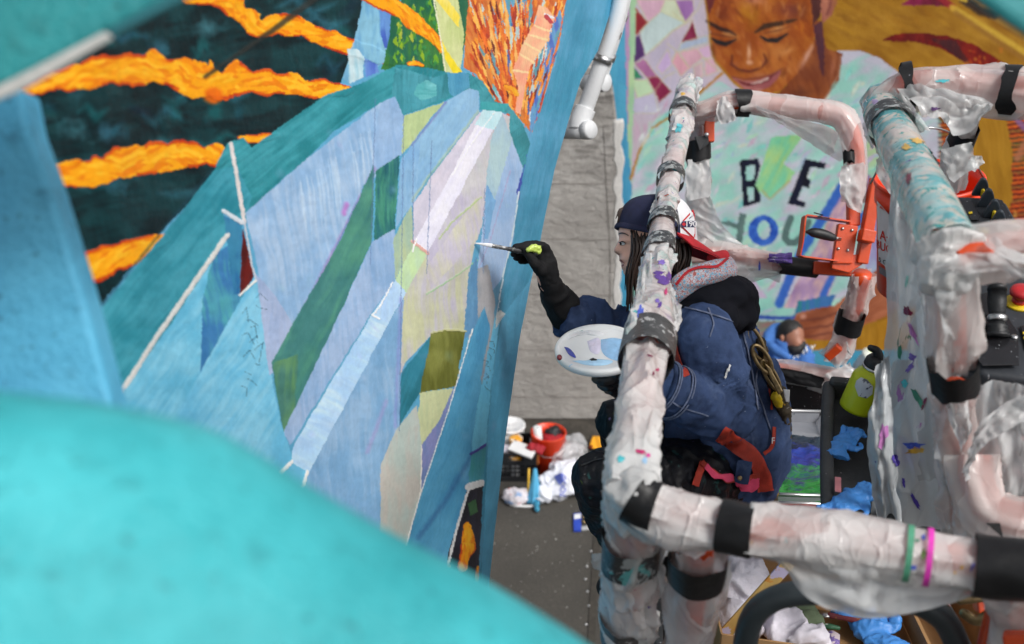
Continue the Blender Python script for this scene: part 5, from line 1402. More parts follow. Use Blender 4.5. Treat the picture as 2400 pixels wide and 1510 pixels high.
# near corner posts under the rail
def post(px, r, bands, mat, seed, loose=0.0, amp=.014):
    p = pth([(*q, r) for q in px])
    q = cr(p, max(20, int(plen(p) / .012)))
    mk('guard_post', *sweep(q[:, :3], r * .72, 14), MAT['orange'], lift)
    q2 = q.copy(); q2[:, 3] += .004
    mk('plastic_wrap', *wrap_vf(q2, r, seed, amp, loose, fold=.6), MAT[mat], lift)
    for y0, y1, mt in bands:
        ii = [i for i in range(len(q)) if y0 <= 755 - FPX * np.dot(q[i, :3] - CAM, UPC) / np.dot(q[i, :3] - CAM, FWD) <= y1]
        if len(ii) > 1:
            s_ = q[ii[0]:ii[-1] + 1].copy()
            n = 30; m = max(5, len(s_) * 2); s_ = cr(s_, m); th = np.linspace(0, 2 * math.pi, n, endpoint=False)
            t, N, Bn = frames(s_[:, :3])
            R = s_[:, 3][:, None] + .013 + .008 * (vn(np.cos(th)[None] * 2.4 + 3, np.sin(th)[None] * 2.4 + np.arange(m)[:, None] * .05, 0, seed) - .4)
            V = s_[:, None, :3] + R[..., None] * (np.cos(th)[None, :, None] * N[:, None] + np.sin(th)[None, :, None] * Bn[:, None])
            F = [[i * n + j, i * n + (j + 1) % n, (i + 1) * n + (j + 1) % n, (i + 1) * n + j] for i in range(m - 1) for j in range(n)]
            mk('tape_band', V.reshape(-1, 3), F, MAT[mt], lift)
post([(1484, 1178, 1.82), (1478, 1290, 1.92), (1474, 1400, 2.03), (1468, 1560, 2.2)], .040, [(1238, 1312, 'tapepaint'), (1436, 1496, 'tapegrey')], 'wrap', 61, .0, .020)
sheet([(1500, 1300, 1.90), (1524, 1300, 1.90), (1540, 1290, 1.9)], [(1440, 1430, 2.0), (1540, 1420, 1.98), (1592, 1432, 1.98)], 63, 'wrap', .026, 6, along=False)
sheet([(1440, 1302, 1.93), (1448, 1330, 1.95), (1440, 1380, 1.98)], [(1384, 1296, 1.98), (1396, 1340, 2.0), (1424, 1352, 2.0)], 65, 'wrapclear', .010, 4)
sheet([(1530, 1245, 1.9), (1535, 1275, 1.92), (1532, 1305, 1.94)], [(1600, 1240, 1.95), (1590, 1268, 1.95), (1545, 1318, 1.95)], 66, 'wrap', .014, 5, along=False)
post([(1640, 1262, 1.80), (1634, 1350, 1.88), (1622, 1420, 1.96), (1600, 1570, 2.14)], .036, [(1286, 1358, 'tape')], 'wrapclear', 71, .0, .012)
sheet([(1596, 1345, 1.87), (1590, 1430, 1.95), (1560, 1560, 2.1)], [(1668, 1340, 1.87), (1654, 1440, 1.95), (1648, 1560, 2.08)], 73, 'wrapclear', .012, 4)

# gate frame at the far end
rail([(1618, 268, 4.02), (1650, 262, 3.98), (1694, 244, 3.95), (1740, 238, 3.93)], .034, 81, 'wrappink', amp=.016)
rail([(1738, 240, 3.93), (1850, 252, 3.90), (1952, 266, 3.87), (1988, 296, 3.86), (2004, 346, 3.86), (2006, 420, 3.88), (2002, 474, 3.9)], .034, 83, 'wrappink', amp=.008, fold=.4)
tape([(1722, 241, 3.93), (1754, 242, 3.93)], .046, 84); tape([(1988, 352, 3.80), (1990, 382, 3.80)], .016, 85)
sheet([(1770, 250, 3.86), (1850, 276, 3.84), (1950, 300, 3.82), (1985, 350, 3.83)], [(1778, 262, 3.88), (1840, 300, 3.9), (1900, 340, 3.9), (1970, 380, 3.88)], 86, 'wrap', .010, 3)
sheet([(1972, 390, 3.82), (1966, 440, 3.83), (1988, 486, 3.84)], [(2026, 380, 3.82), (2030, 440, 3.83), (2018, 500, 3.84)], 87, 'wrap', .012, 4)
sheet([(1682, 236, 3.90), (1680, 262, 3.90), (1690, 292, 3.9)], [(1700, 222, 3.9), (1722, 260, 3.88), (1724, 284, 3.88)], 88, 'wrap', .012, 4)
# far mural-side post with a bare orange hinge
rail([(1632, 290, 4.05), (1636, 380, 4.1), (1640, 470, 4.15), (1650, 600, 4.2)], .030, 91, 'wrapclear', amp=.010)
tape([(1636, 332, 4.02), (1637, 378, 4.03)], .042, 92)
mk('hinge_plate', *box(P(1662, 288, 3.98), (.035, .03, .14), axes(UPC, RIGHT).T, .004), MAT['orange'], lift, smooth=False)
mk('hinge_bracket', *prism(np.array([P(1630, 320, 3.96), P(1660, 318, 3.96), P(1662, 336, 3.96), P(1640, 352, 3.97)]), FWD * .02), MAT['tray'], lift, smooth=False)
mk('bolt', *lathe([(.008, 0), (.008, .004), (.004, .007)], 12, axes(-FWD), P(1656, 316, 3.955)), MAT['steel'], lift)
sheet([(1612, 375, 4.0), (1606, 420, 4.0), (1610, 470, 4.02)], [(1662, 372, 4.0), (1666, 420, 4.0), (1664, 462, 4.02)], 93, 'wrap', .012, 3)
sheet([(1610, 440, 4.05), (1600, 520, 4.1), (1606, 590, 4.1)], [(1664, 450, 4.05), (1690, 520, 4.08), (1756, 590, 4.1)], 94, 'wrapclear', .02, 6, along=False)
# mid rail of the gate
rail([(1620, 600, 4.12), (1690, 596, 4.1), (1760, 606, 4.07), (1836, 620, 4.04)], .032, 101, 'wrappink', amp=.018, loose=.02)
sheet([(1700, 615, 4.05), (1770, 630, 4.03), (1846, 636, 4.0)], [(1700, 640, 4.07), (1745, 664, 4.06), (1835, 644, 4.02)], 102, 'wrapclear', .010, 4)
tape([(1828, 622, 4.02), (1916, 630, 4.0)], .030, 103, 'tape', .006)
mk('smear', *wrap_vf(pth([(1802, 604, 3.99, .010), (1856, 606, 3.98, .013)]), .012, 104, .012), M('purple_smear', S(110, 85, 165), .5, var=.4, vs=50, splats=[(S(210, 205, 220), 60, .6, 1)]), lift)
gx_ = axes(FWD, P(2000, 640, 3.97) - P(1880, 626, 4.0)).T
def obox(px, py, d, w, h, t, bev=.004, R=None, m='orange', nm='latch_plate'):
    return mk(nm, *box(P(px, py, d), (w * d / FPX, h * d / FPX, t), axes(-FWD, RIGHT).T if R is None else R, bev), MAT[m], lift, smooth=False)
def bar(pts, w, t, m='orange', nm='gate_bar'):
    p = pth(pts); dd = p[-1][:3] - p[0][:3]; L = np.linalg.norm(dd); dd /= L
    z = -FWD - dd * np.dot(-FWD, dd); z /= np.linalg.norm(z)
    R = np.array([dd, np.cross(z, dd), z]).T
    return mk(nm, *box((p[0][:3] + p[-1][:3]) / 2, (L, w * pts[0][2] / FPX, t), R, .004), MAT[m], lift, smooth=False)
bar([(1905, 628, 3.98), (1994, 634, 3.96)], 30, .05)
bar([(1999, 470, 3.9), (2000, 530, 3.9)], 27, .04)
bar([(2054, 418, 3.86), (2018, 618, 3.88)], 26, .045)
bar([(2034, 540, 3.83), (2028, 568, 3.83)], 32, .06)
p3 = np.array([P(x, y, 3.86) for x, y in [(1966, 524), (2012, 530), (1998, 618), (1952, 618)]])
mk('latch_plate', *bevelled(prism(p3, FWD * .03), .003), MAT['orange'], lift, smooth=False)
p3 = np.array([P(x, y, 3.87) for x, y in [(1950, 612), (2030, 590), (2022, 620), (1990, 640), (1950, 630)]])
mk('latch_plate', *bevelled(prism(p3, FWD * .03), .003), MAT['orange'], lift, smooth=False)
for x, y in ((1975, 536), (1997, 540), (1965, 583), (1987, 587)):
    mk('rivet', *lathe([(.0055, 0), (.005, .003), (.002, .0048)], 12, axes(-FWD), P(x, y, 3.858)), MAT['steel'], lift)
# orange handle loop with a black grip
def strip(pts, wdt, t, m, nm):
    p = pth(pts); V = []; n = len(p)
    for q in p[:, :3]:
        V += [q - FWD * wdt / 2, q + FWD * wdt / 2]
    t0 = np.gradient(p[:, :3], axis=0); nrm2 = np.cross(t0, FWD); nrm2 /= np.linalg.norm(nrm2, axis=1)[:, None]
    V2 = []
    for q, k in zip(p[:, :3], nrm2): V2 += [q - FWD * wdt / 2 + k * t, q + FWD * wdt / 2 + k * t]
    V = np.array(V + V2); m_ = 2 * n; F = []
    for i in range(n - 1):
        a_ = 2 * i
        F += [[a_, a_ + 1, a_ + 3, a_ + 2], [m_ + a_, m_ + a_ + 2, m_ + a_ + 3, m_ + a_ + 1], [a_, a_ + 2, m_ + a_ + 2, m_ + a_], [a_ + 1, m_ + a_ + 1, m_ + a_ + 3, a_ + 3]]
    return mk(nm, V, F, MAT[m], lift, smooth=False)
strip([(1990, 519, 3.88), (1940, 512, 3.86), (1888, 504, 3.85), (1883, 508, 3.85), (1880, 530, 3.85), (1876, 570, 3.86), (1870, 600, 3.87), (1880, 604, 3.87), (1960, 614, 3.88)], .055, .005, 'orange', 'handle_loop')
mk('marker_scribble', *sweep(np.array([P(1908, 503, 3.80), P(1930, 509, 3.81), P(1916, 512, 3.8), P(1944, 516, 3.81)]) + UPC * .006, .0022, 6), MAT['black'], lift)
mk('grip', *sweep(cr(pth([(1892, 544, 3.84, .006), (1905, 545, 3.84, .016), (1930, 550, 3.845, .018), (1952, 557, 3.85, .014)]), 14)[:, :3], cr(pth([(1892, 544, 3.84, .006), (1905, 545, 3.84, .016), (1930, 550, 3.845, .018), (1952, 557, 3.85, .014)]), 14)[:, 3], 14, 'round'), MAT['black'], lift)
mk('grip_rod', *sweep(np.array([P(1950, 556, 3.85), P(1970, 561, 3.86)]), .006, 8), MAT['steel'], lift)
# lower run of the gate post and the wrapped toe rail
rail([(2022, 640, 3.95), (2010, 690, 4.0), (1996, 745, 4.05), (1976, 800, 4.1), (1952, 842, 4.14)], .036, 111, 'wrappink', amp=.018, loose=.012)
tape([(1998, 735, 3.98), (1986, 778, 4.02)], .046, 112)
bar([(1968, 812, 4.03), (1938, 838, 4.06)], 20, .03)
rail([(1786, 860, 4.22), (1850, 868, 4.20), (1930, 878, 4.18), (1990, 894, 4.15), (2040, 912, 4.12)], .026, 115, 'wrappink', amp=.014, loose=.02)
sheet([(1800, 858, 4.14), (1870, 870, 4.12), (1934, 886, 4.10)], [(1800, 882, 4.16), (1860, 900, 4.14), (1926, 910, 4.12)], 117, 'tape', .006, 2, name='tape_sheet')
sheet([(1790, 868, 4.2), (1870, 880, 4.18), (1930, 890, 4.15)], [(1800, 890, 4.24), (1890, 912, 4.2), (1966, 936, 4.16)], 118, 'wrapclear', .008, 3)
sheet([(1930, 880, 4.1), (1960, 910, 4.08), (1990, 930, 4.04)], [(1990, 850, 4.1), (2020, 880, 4.06), (2030, 900, 4.0)], 119, 'wrap', .018, 4)
sheet([(1984, 800, 4.0), (1984, 816, 4.0), (1990, 832, 4.0)], [(1986, 800, 4.0), (1992, 824, 4.0), (1996, 838, 4.0)], 120, 'wrap', .004, 2)
mk('kick_panel', *prism(np.array([P(1790, 890, 4.22), P(1965, 920, 4.18), P(1960, 965, 4.22), P(1790, 952, 4.28)]), FWD * .02), MAT['consoledk'], lift, smooth=False)

# raised rails round the control box
rail([(2080, 262, 2.62), (2090, 225, 2.60), (2140, 200, 2.58), (2215, 198, 2.55), (2300, 206, 2.52), (2480, 222, 2.46)], .037, 131, 'wrappink', amp=.014, loose=.022, fold=.5)
tape([(2346, 212, 2.505), (2384, 214, 2.49)], .055, 132)
tape([(2114, 206, 2.585), (2136, 202, 2.58)], .054, 133)
SR = [(2062, 236, 2.66, .043), (2085, 290, 2.5, .043), (2110, 342, 2.33, .044), (2140, 402, 2.17, .044), (2170, 462, 2.01, .045), (2200, 522, 1.88, .045), (2232, 590, 1.75, .045)]
mk('plastic_wrap', *wrap_vf(np.array([[*P(*q[:3]), q[3]] for q in SR]), .045, 135, .004, 0), MAT['wrappaint'], lift)
s_ = cr(pth(SR), 30)[:26]; mk('guard_rail', *sweep(s_[:, :3], s_[:, 3] * .9, 18), MAT['orange'], lift)
tape([(2083, 284, 2.515), (2092, 304, 2.46)], .0485, 136, 'tapepaint')
sheet([(2178, 348, 2.30), (2190, 366, 2.22), (2206, 386, 2.12)], [(2172, 352, 2.28), (2186, 374, 2.2), (2200, 388, 2.1)], 137, 'tape', .002, 2, name='tape_sheet')
knot(2228, 592, 1.755, .046, 15); knot(2212, 640, 1.755, .036, 17)
# bunched film on the far corner
sheet([(2030, 238, 2.6), (2046, 290, 2.55), (2068, 330, 2.5)], [(2108, 196, 2.58), (2150, 260, 2.46), (2178, 306, 2.4)], 139, 'wrapdirty', .035, 7)
sheet([(2100, 206, 2.54), (2180, 200, 2.5), (2250, 215, 2.47), (2330, 235, 2.44)], [(2180, 280, 2.46), (2230, 270, 2.45), (2262, 306, 2.45), (2310, 250, 2.43)], 140, 'wrap', .030, 6)
sheet([(2036, 262, 2.62), (2026, 300, 2.62), (2040, 350, 2.6)], [(2062, 262, 2.6), (2066, 310, 2.58), (2062, 340, 2.56)], 141, 'wrapclear', .016, 4)
# post below the far rail, film flag
tape([(2264, 300, 2.60), (2250, 336, 2.64)], .030, 143)
rail([(2268, 270, 2.58), (2256, 320, 2.62), (2238, 370, 2.66), (2226, 440, 2.72)], .020, 144, 'wrap', amp=.008)
sheet([(2200, 352, 2.52), (2214, 392, 2.52), (2232, 428, 2.5)], [(2278, 336, 2.52), (2282, 368, 2.5), (2290, 392, 2.5)], 145, 'wrapclear', .016, 4)
sheet([(2276, 366, 2.5), (2270, 380, 2.5), (2268, 396, 2.5)], [(2302, 366, 2.5), (2302, 382, 2.5), (2284, 404, 2.5)], 146, 'wrap', .008, 3)
# near run of the raised rail, from the corner to the right and down the post
rail([(2214, 612, 1.76), (2234, 606, 1.77), (2280, 596, 1.76), (2340, 580, 1.74), (2420, 572, 1.72), (2500, 566, 1.7)], .027, 151, 'wrappink', amp=.016, loose=.012)
sheet([(2190, 618, 1.70), (2240, 606, 1.69), (2300, 600, 1.68), (2420, 640, 1.66)], [(2195, 640, 1.72), (2260, 640, 1.70), (2330, 636, 1.69), (2420, 655, 1.67)], 152, 'wrap', .016, 4, along=False)
sheet([(2310, 566, 1.70), (2340, 596, 1.68), (2420, 620, 1.66)], [(2326, 556, 1.71), (2360, 584, 1.69), (2420, 604, 1.67)], 153, 'wrap', .006, 3)
mk('bare_corner', *sweep(cr(np.array([P(2240, 604, 1.735), P(2280, 592, 1.73), P(2318, 588, 1.73)]), 10), .020, 14), MAT['orange'], lift)
rail([(2222, 612, 1.76), (2226, 680, 1.77), (2228, 760, 1.79), (2232, 860, 1.83)], .027, 155, 'wrappink', amp=.018, loose=.0)
tape([(2232, 846, 1.80), (2240, 908, 1.84)], .036, 157)
sheet([(2186, 618, 1.72), (2196, 700, 1.74), (2204, 790, 1.77), (2210, 858, 1.8)], [(2300, 640, 1.72), (2264, 690, 1.73), (2252, 720, 1.75), (2252, 840, 1.79)], 159, 'wrapclear', .012, 9, along=False)
sheet([(2090, 460, 2.40), (2100, 560, 2.36), (2104, 700, 2.38), (2104, 780, 2.4)], [(2148, 440, 2.3), (2170, 560, 2.28), (2160, 640, 2.3), (2150, 700, 2.34)], 161, 'wrapclear', .012, 3, along=False)
sheet([(2052, 330, 2.58), (2062, 420, 2.5), (2090, 470, 2.44)], [(2086, 330, 2.54), (2110, 420, 2.46), (2146, 500, 2.4)], 162, 'wrap', .010, 3)
# the big dangling sheet in front of the control box
sheet([(2090, 440, 2.34), (2080, 640, 2.36), (2072, 800, 2.42), (2046, 960, 2.44), (2036, 1080, 2.46), (2046, 1240, 2.55)],
      [(2150, 480, 2.30), (2186, 640, 2.22), (2206, 800, 2.26), (2222, 960, 2.3), (2250, 1080, 2.34), (2290, 1240, 2.45)], 165, 'curtain', .018, 4)
sheet([(2060, 860, 2.38), (2036, 1000, 2.38), (2040, 1100, 2.42), (2060, 1240, 2.5)], [(2090, 820, 2.36), (2092, 1000, 2.36), (2100, 1120, 2.4), (2116, 1240, 2.48)], 167, 'curtain', .025, 5)
sheet([(2150, 620, 2.2), (2160, 700, 2.2), (2200, 800, 2.2)], [(2168, 650, 2.18), (2176, 720, 2.18), (2214, 790, 2.18)], 168, 'wrapclear', .012, 4)
mk('control_pedestal', *box((P(2190, 1110, 2.80)), (.24, .22, .55), axes((0, 0, 1)).T, .02), MAT['tray'], lift, smooth=False)
# film mass and rails at the lower right
sheet([(2200, 905, 2.02), (2196, 1000, 2.04), (2210, 1090, 2.08), (2250, 1240, 2.15)], [(2420, 900, 1.95), (2420, 1000, 1.96), (2420, 1100, 1.98), (2420, 1250, 2.05)], 171, 'wrap', .05, 7)
rail([(2238, 905, 1.95), (2236, 1000, 2.02), (2250, 1120, 2.1), (2256, 1230, 2.2)], .026, 173, 'wrappink', amp=.018)
rail([(2286, 1070, 2.0), (2290, 1130, 1.99), (2320, 1190, 1.98), (2380, 1215, 1.96), (2480, 1226, 1.94)], .034, 175, 'wrappink', amp=.014, loose=.01)
sheet([(2256, 1100, 1.93), (2290, 1000, 1.9), (2350, 950, 1.88), (2420, 915, 1.87)], [(2262, 1130, 1.93), (2300, 1050, 1.9), (2360, 1010, 1.88), (2420, 985, 1.87)], 177, 'wrap', .02, 5, along=False)
sheet([(2214, 920, 1.93), (2232, 1000, 1.93), (2250, 1060, 1.94)], [(2262, 905, 1.92), (2270, 960, 1.92), (2280, 1010, 1.92)], 178, 'wrap', .025, 5)
p3 = np.array([P(x, y, 1.90) for x, y in [(2354, 954), (2408, 928), (2420, 975), (2366, 994)]])
mk('tape_sheet', *prism(p3, FWD * .001), MAT['tape'], lift, smooth=False)
p3 = np.array([P(x, y, 1.86) for x, y in [(2310, 1226), (2344, 1226), (2352, 1262)]])
mk('tape_sheet', *prism(p3, FWD * .001), MAT['tape'], lift, smooth=False)
post([(2370, 1330, 1.66), (2376, 1400, 1.73), (2384, 1480, 1.82), (2390, 1560, 1.9)], .036, [], 'wrap', 181, .0, .02)
bar([(2330, 1416, 1.78), (2300, 1540, 1.86)], 26, .02)
bar([(2352, 1500, 1.72), (2420, 1500, 1.70)], 36, .03)

# the rails run on to the right
rail([(2516, 1346, 1.552), (2700, 1374, 1.52), (3000, 1420, 1.47)], .040, 191, 'wrap', amp=.010)
rail([(2474, 222, 2.462), (2700, 240, 2.42), (2900, 256, 2.38)], .037, 192, 'wrappink', amp=.012)
rail([(2494, 566, 1.702), (2700, 556, 1.68), (3000, 542, 1.64)], .027, 193, 'wrappink', amp=.012)
rail([(2474, 1226, 1.942), (2800, 1250, 1.88)], .034, 194, 'wrappink', amp=.012)
# control box: a sloping panel with a joystick, guarded switches and a stop button
c0, c1, c2 = P(2240, 462, 2.75), P(2400, 468, 2.72), P(2290, 868, 2.25)
cn = np.cross(c1 - c0, c2 - c0); cn /= np.linalg.norm(cn)
if np.dot(cn, CAM - c0) < 0: cn = -cn
def CP(px, py, h=0.0):
    r = ray(px, py); t = np.dot(c0 - CAM, cn) / np.dot(r, cn)
    return CAM + r * t + cn * h
cx_ = (c1 - c0) / np.linalg.norm(c1 - c0); cy_ = np.cross(cn, cx_)
body = np.array([CP(x, y) for x, y in [(2205, 468), (2240, 458), (2345, 462), (2362, 476), (2420, 580), (2490, 760), (2490, 900), (2300, 876), (2284, 860), (2262, 800), (2240, 660)]])
mk('control_box', *bevelled(prism(body, -cn * .16), .012, 3), MAT['console'], lift, smooth=True, autosm=35)
def plate(pts, h, m, nm='control_label'):
    return mk(nm, *bevelled(prism(np.array([CP(x, y, h) for x, y in pts]), cn * .003), .001), MAT[m], lift, smooth=False)
plate([(2254, 474), (2276, 474), (2296, 508), (2294, 520), (2274, 520), (2252, 484)], .003, 'consoledk')
plate([(2328, 470), (2348, 474), (2392, 548), (2366, 552), (2346, 520)], .003, 'consoledk')
plate([(2272, 764), (2284, 758), (2360, 756), (2384, 790), (2386, 866), (2300, 868), (2288, 852)], .010, 'consoledk', 'joystick_plate')
plate([(2276, 700), (2318, 690), (2318, 744), (2290, 744)], .004, 'consoledk')
plate([(2390, 770), (2420, 762), (2440, 840), (2404, 824)], .004, 'consoledk')
for k, (x, y) in enumerate(((2370, 524), (2372, 542), (2268, 504), (2394, 786), (2396, 798), (2364, 528))):
    plate([(x, y), (x + 9, y - 1), (x + 10, y + 3), (x + 1, y + 4)], .0065, 'yellow', 'legend_mark')
for k in range(6):
    yy = 772 + k * 5
    plate([(2277 + k, yy), (2312 + k, yy - 1), (2312 + k, yy + 1), (2277 + k, yy + 2)], .0135, 'tray', 'legend_line')
for x, y in ((2303, 809), (2374, 802)):
    mk('screw', *lathe([(.007, 0), (.007, .003), (.003, .004)], 12, axes(cn), CP(x, y, .013)), MAT['steel'], lift)
# guards
def guard(px, py, w):
    base = CP(px, py); h = w * 1.15
    pr = [(-.5, 0), (.5, 0), (.46, .25), (.30, .72), (.14, .98), (-.02, 1.05), (-.18, .95), (-.32, .6), (-.45, .2)]
    p = np.array([base + cx_ * a_ * w + cn * b2 * h for a_, b2 in pr])
    return mk('switch_guard', *bevelled(prism(p - cy_ * .006, cy_ * .012), .003, 2), MAT['guard'], lift, smooth=False)
for k in range(5):
    guard(2297 + k * 13, 458 + k * 25.5, .042)
for k in range(4):
    if k == 1: continue
    q = CP(2300 + k * 13, 462 + k * 25.5)
    mk('toggle_lever', *sweep(np.array([q, q + cn * .020 - cy_ * .002]), np.array([.003, .0045]), 10, 'round'), MAT['yellow'] if k < 3 else MAT['white'], lift)
q = CP(2301, 558); mk('push_button', *lathe([(.017, 0), (.017, .006), (.012, .008), (.012, .020), (.009, .024)], 20, axes(cn), q), MAT['yellow'], lift)
# joystick
q = CP(2334, 800, .012); tip = P(2337, 668, 2.33); ja = axes(tip - q); jl = np.linalg.norm(tip - q)
mk('joystick_boot', *lathe([(.026, 0), (.025, .006), (.020, .009), (.024, .013), (.018, .017), (.022, .021), (.016, .026), (.014, .032)], 24, ja, q), MAT['black'], lift)
mk('joystick_collar', *lathe([(.019, .034), (.020, .037), (.020, .043), (.016, .047)], 24, ja, q), MAT['steel'], lift)
mk('joystick_grip', *lathe([(.014, .045), (.017, .052), (.0195, .075), (.0185, .10), (.020, jl - .012), (.018, jl), (.008, jl + .002)], 24, ja, q), MAT['black'], lift)
# emergency stop
q = CP(2388, 712); ea = axes(cn)
mk('stop_plate', *lathe([(.030, 0), (.030, .004), (.028, .006)], 28, ea, q), MAT['yellow'], lift)
mk('stop_button', *lathe([(.016, .005), (.016, .014), (.013, .015), (.016, .018), (.013, .021), (.024, .026), (.025, .034), (.021, .040), (.010, .042)], 28, ea, q), MAT['redbtn'], lift)
# dark bracket and hoses beside the control box
mk('side_bracket', *bevelled(prism(np.array([P(x, y, 2.36) for x, y in [(2140, 570), (2186, 590), (2200, 660), (2184, 690), (2140, 660)]]), FWD * .08), .01), MAT['black'], lift, smooth=False)
mk('side_bracket', *bevelled(prism(np.array([P(x, y, 2.34) for x, y in [(2160, 690), (2190, 700), (2206, 790), (2180, 780)]]), FWD * .06), .01), MAT['black'], lift, smooth=False)
# big dark bent tube in the lower foreground
bt = cr(pth([(1742, 1580, 2.0), (1750, 1490, 1.95), (1776, 1430, 1.92), (1836, 1396, 1.9), (1930, 1388, 1.885), (2040, 1392, 1.87), (2140, 1410, 1.86), (2210, 1450, 1.87), (2246, 1520, 1.9), (2262, 1600, 1.94)]), 60)
mk('bent_tube', *sweep(bt, .0215, 20), MAT['tubeblack'], lift)
# ------------------------------------------------------------------ the artist
def chain(px, n=None):
    p = pth(px); q = cr(p, n or max(5, int(plen(p) / .02)))
    return sweep(q[:, :3], q[:, 3], 16, 'round')
def cell(px, py, d, rx, ry, rz, tilt=0):
    a_ = math.radians(tilt)
    A = np.array([RIGHT * math.cos(a_) + UPC * math.sin(a_), -RIGHT * math.sin(a_) + UPC * math.cos(a_), FWD])
    return ellipsoid(P(px, py, d), (rx, ry, rz), 24, 16, A)

HD = 3.12; HK = HD / FPX           # head distance, metres per pixel there
def head_vf():
    """head by level sections from a traced profile: (py, front px, back px, half width m)."""
    L = [(480, 1510, 1560, .030), (486, 1494, 1582, .050), (498, 1480, 1594, .062), (514, 1466, 1602, .070), (531, 1453, 1606, .074), (542, 1449.3, 1606, .075), (549, 1449.2, 1606, .075), (555, 1451.5, 1606, .075),
         (560, 1452, 1622, .076), (567, 1448.5, 1620, .075), (575, 1445.3, 1617, .074), (581, 1441, 1614, .073), (586, 1438.6, 1611, .072), (591, 1439.6, 1608, .071), (595, 1447, 1604, .070), (599, 1452.6, 1600, .069),
         (604, 1452.2, 1596, .067), (609, 1450.8, 1592, .065), (613, 1453.6, 1588, .064), (617, 1457.2, 1584, .062), (620, 1458.4, 1580, .061), (624, 1455.8, 1576, .059), (629, 1457.5, 1573, .057), (633, 1461.6, 1570, .054),
         (638, 1461.2, 1567, .050), (643, 1462.6, 1564, .046), (648, 1467, 1562, .042), (653, 1478, 1562, .040), (660, 1508, 1565, .042), (690, 1530, 1588, .050), (720, 1540, 1610, .060)]
    n = 40; V = []
    for py, f, b, w in L:
        nose = 1 if 570 <= py <= 596 else 0
        for j in range(n):
            t = 2 * math.pi * j / n
            c, s = math.cos(t), math.sin(t)
            # c=1 is the face side
            mid = f + (b - f) * .45
            e = .75
            if c > 0:
                k = abs(s) ** (0.9)
                x = mid - (mid - f) * (abs(c) ** (1.0 if not nose else 1.0))
                if nose and abs(s) > .16: x = max(x, 1452 + 60 * max(0, abs(s) - .25))
                if (599 < py < 650) and abs(s) > .3: x = max(x, f + 26 * (abs(s) - .3))
            else:
                x = mid + (b - mid) * abs(c) ** .85
            y = w * np.sign(s) * abs(s) ** e
            V.append(P(x, py, HD) + FWD * y)
    m = len(L); V = np.array(V)
    F = [[i * n + j, i * n + (j + 1) % n, (i + 1) * n + (j + 1) % n, (i + 1) * n + j] for i in range(m - 1) for j in range(n)]
    F += [list(range(n))[::-1], [(m - 1) * n + j for j in range(n)]]
    return V, F
nose_wings = [ellipsoid(P(1450, 592, HD) + FWD * s_ * .011, (.008, .006, .007), 12, 8, np.array([RIGHT, UPC, FWD])) for s_ in (-1, 1)]
body_parts = [head_vf(), *nose_wings,
              chain([(1548, 640, 3.13, .045), (1590, 700, 3.15, .052), (1640, 790, 3.2, .085), (1680, 920, 3.27, .095), (1695, 1060, 3.33, .10), (1690, 1125, 3.38, .10)]),
              chain([(1600, 745, 3.2, .07), (1652, 790, 3.02, .05), (1688, 965, 3.06, .042), (1570, 915, 2.90, .036), (1460, 880, 2.86, .026), (1430, 868, 2.85, .022)]),
              chain([(1605, 745, 3.2, .07), (1575, 772, 3.32, .05), (1440, 765, 3.32, .040), (1330, 740, 3.25, .034), (1285, 670, 3.16, .024), (1270, 618, 3.13, .024)]),
              chain([(1690, 1125, 3.34, .10), (1400, 1120, 2.95, .055), (1486, 1290, 3.3, .04), (1470, 1370, 3.36, .035)]),
              chain([(1680, 1115, 3.43, .09), (1455, 990, 3.2, .05), (1545, 1230, 3.52, .04), (1530, 1310, 3.60, .035)])]
pb = remesh(body_parts, .0042, 2)
person = mk('person', *pb, MAT['skin'])
tag(person, 'crouching woman in paint flecked denim jacket and backwards cap painting the mural', 'person')
skin_t = bvh(pb)
def on(vf, nm, m, smooth=True, par=None):
    return mk(nm, *vf, MAT[m] if isinstance(m, str) else m, par or person, smooth)
# features
m_eyew = M('eye_white', S(225, 222, 218), .25); m_iris = M('iris', S(40, 34, 32), .2, var=.1)
eye = on(patch(skin_t, [(1452.5, 571), (1457, 567.5), (1463, 568), (1466, 572), (1461, 574.5), (1455, 574.5)], .0015), 'eye', m_eyew)
on(patch(skin_t, [(1453, 568.5), (1456.5, 567.8), (1458.4, 571), (1457.2, 574.6), (1453.8, 574.2)], .0026), 'iris', m_iris, par=eye)
on(ribbon(skin_t, [(1452, 570, 1.5), (1457, 566.6, 2.6), (1463, 567, 2.4), (1468, 571.5, 1.2)], 2, .0034, 12, .001), 'eyelash', m_iris)
on(ribbon(skin_t, [(1452, 574, .8), (1459, 575.5, 1.2), (1466, 573, .8)], 1, .0028, 10, .001), 'eyelash', M('lower_lash', S(110, 80, 70), .5))
on(ribbon(skin_t, [(1450.5, 549, 2.4), (1457, 546.5, 3.2), (1466, 548, 2.6), (1474, 553, 1.2)], 3, .0022, 14, .001), 'eyebrow', 'hair')
on(ribbon(skin_t, [(1453, 609.5, 3), (1456, 611.5, 4), (1461, 615.5, 2.2), (1464.5, 618, .8)], 3, .0012, 12, .001), 'upper_lip', 'lip')
on(ribbon(skin_t, [(1456, 623.5, 3), (1459, 623, 4), (1463, 620.5, 2)], 3, .0012, 12, .001), 'lower_lip', 'lip')
on(ribbon(skin_t, [(1446, 594.5, 1), (1450, 596, 2), (1453, 595, 1)], 1.6, .0014, 8, .0008), 'nostril', m_iris)
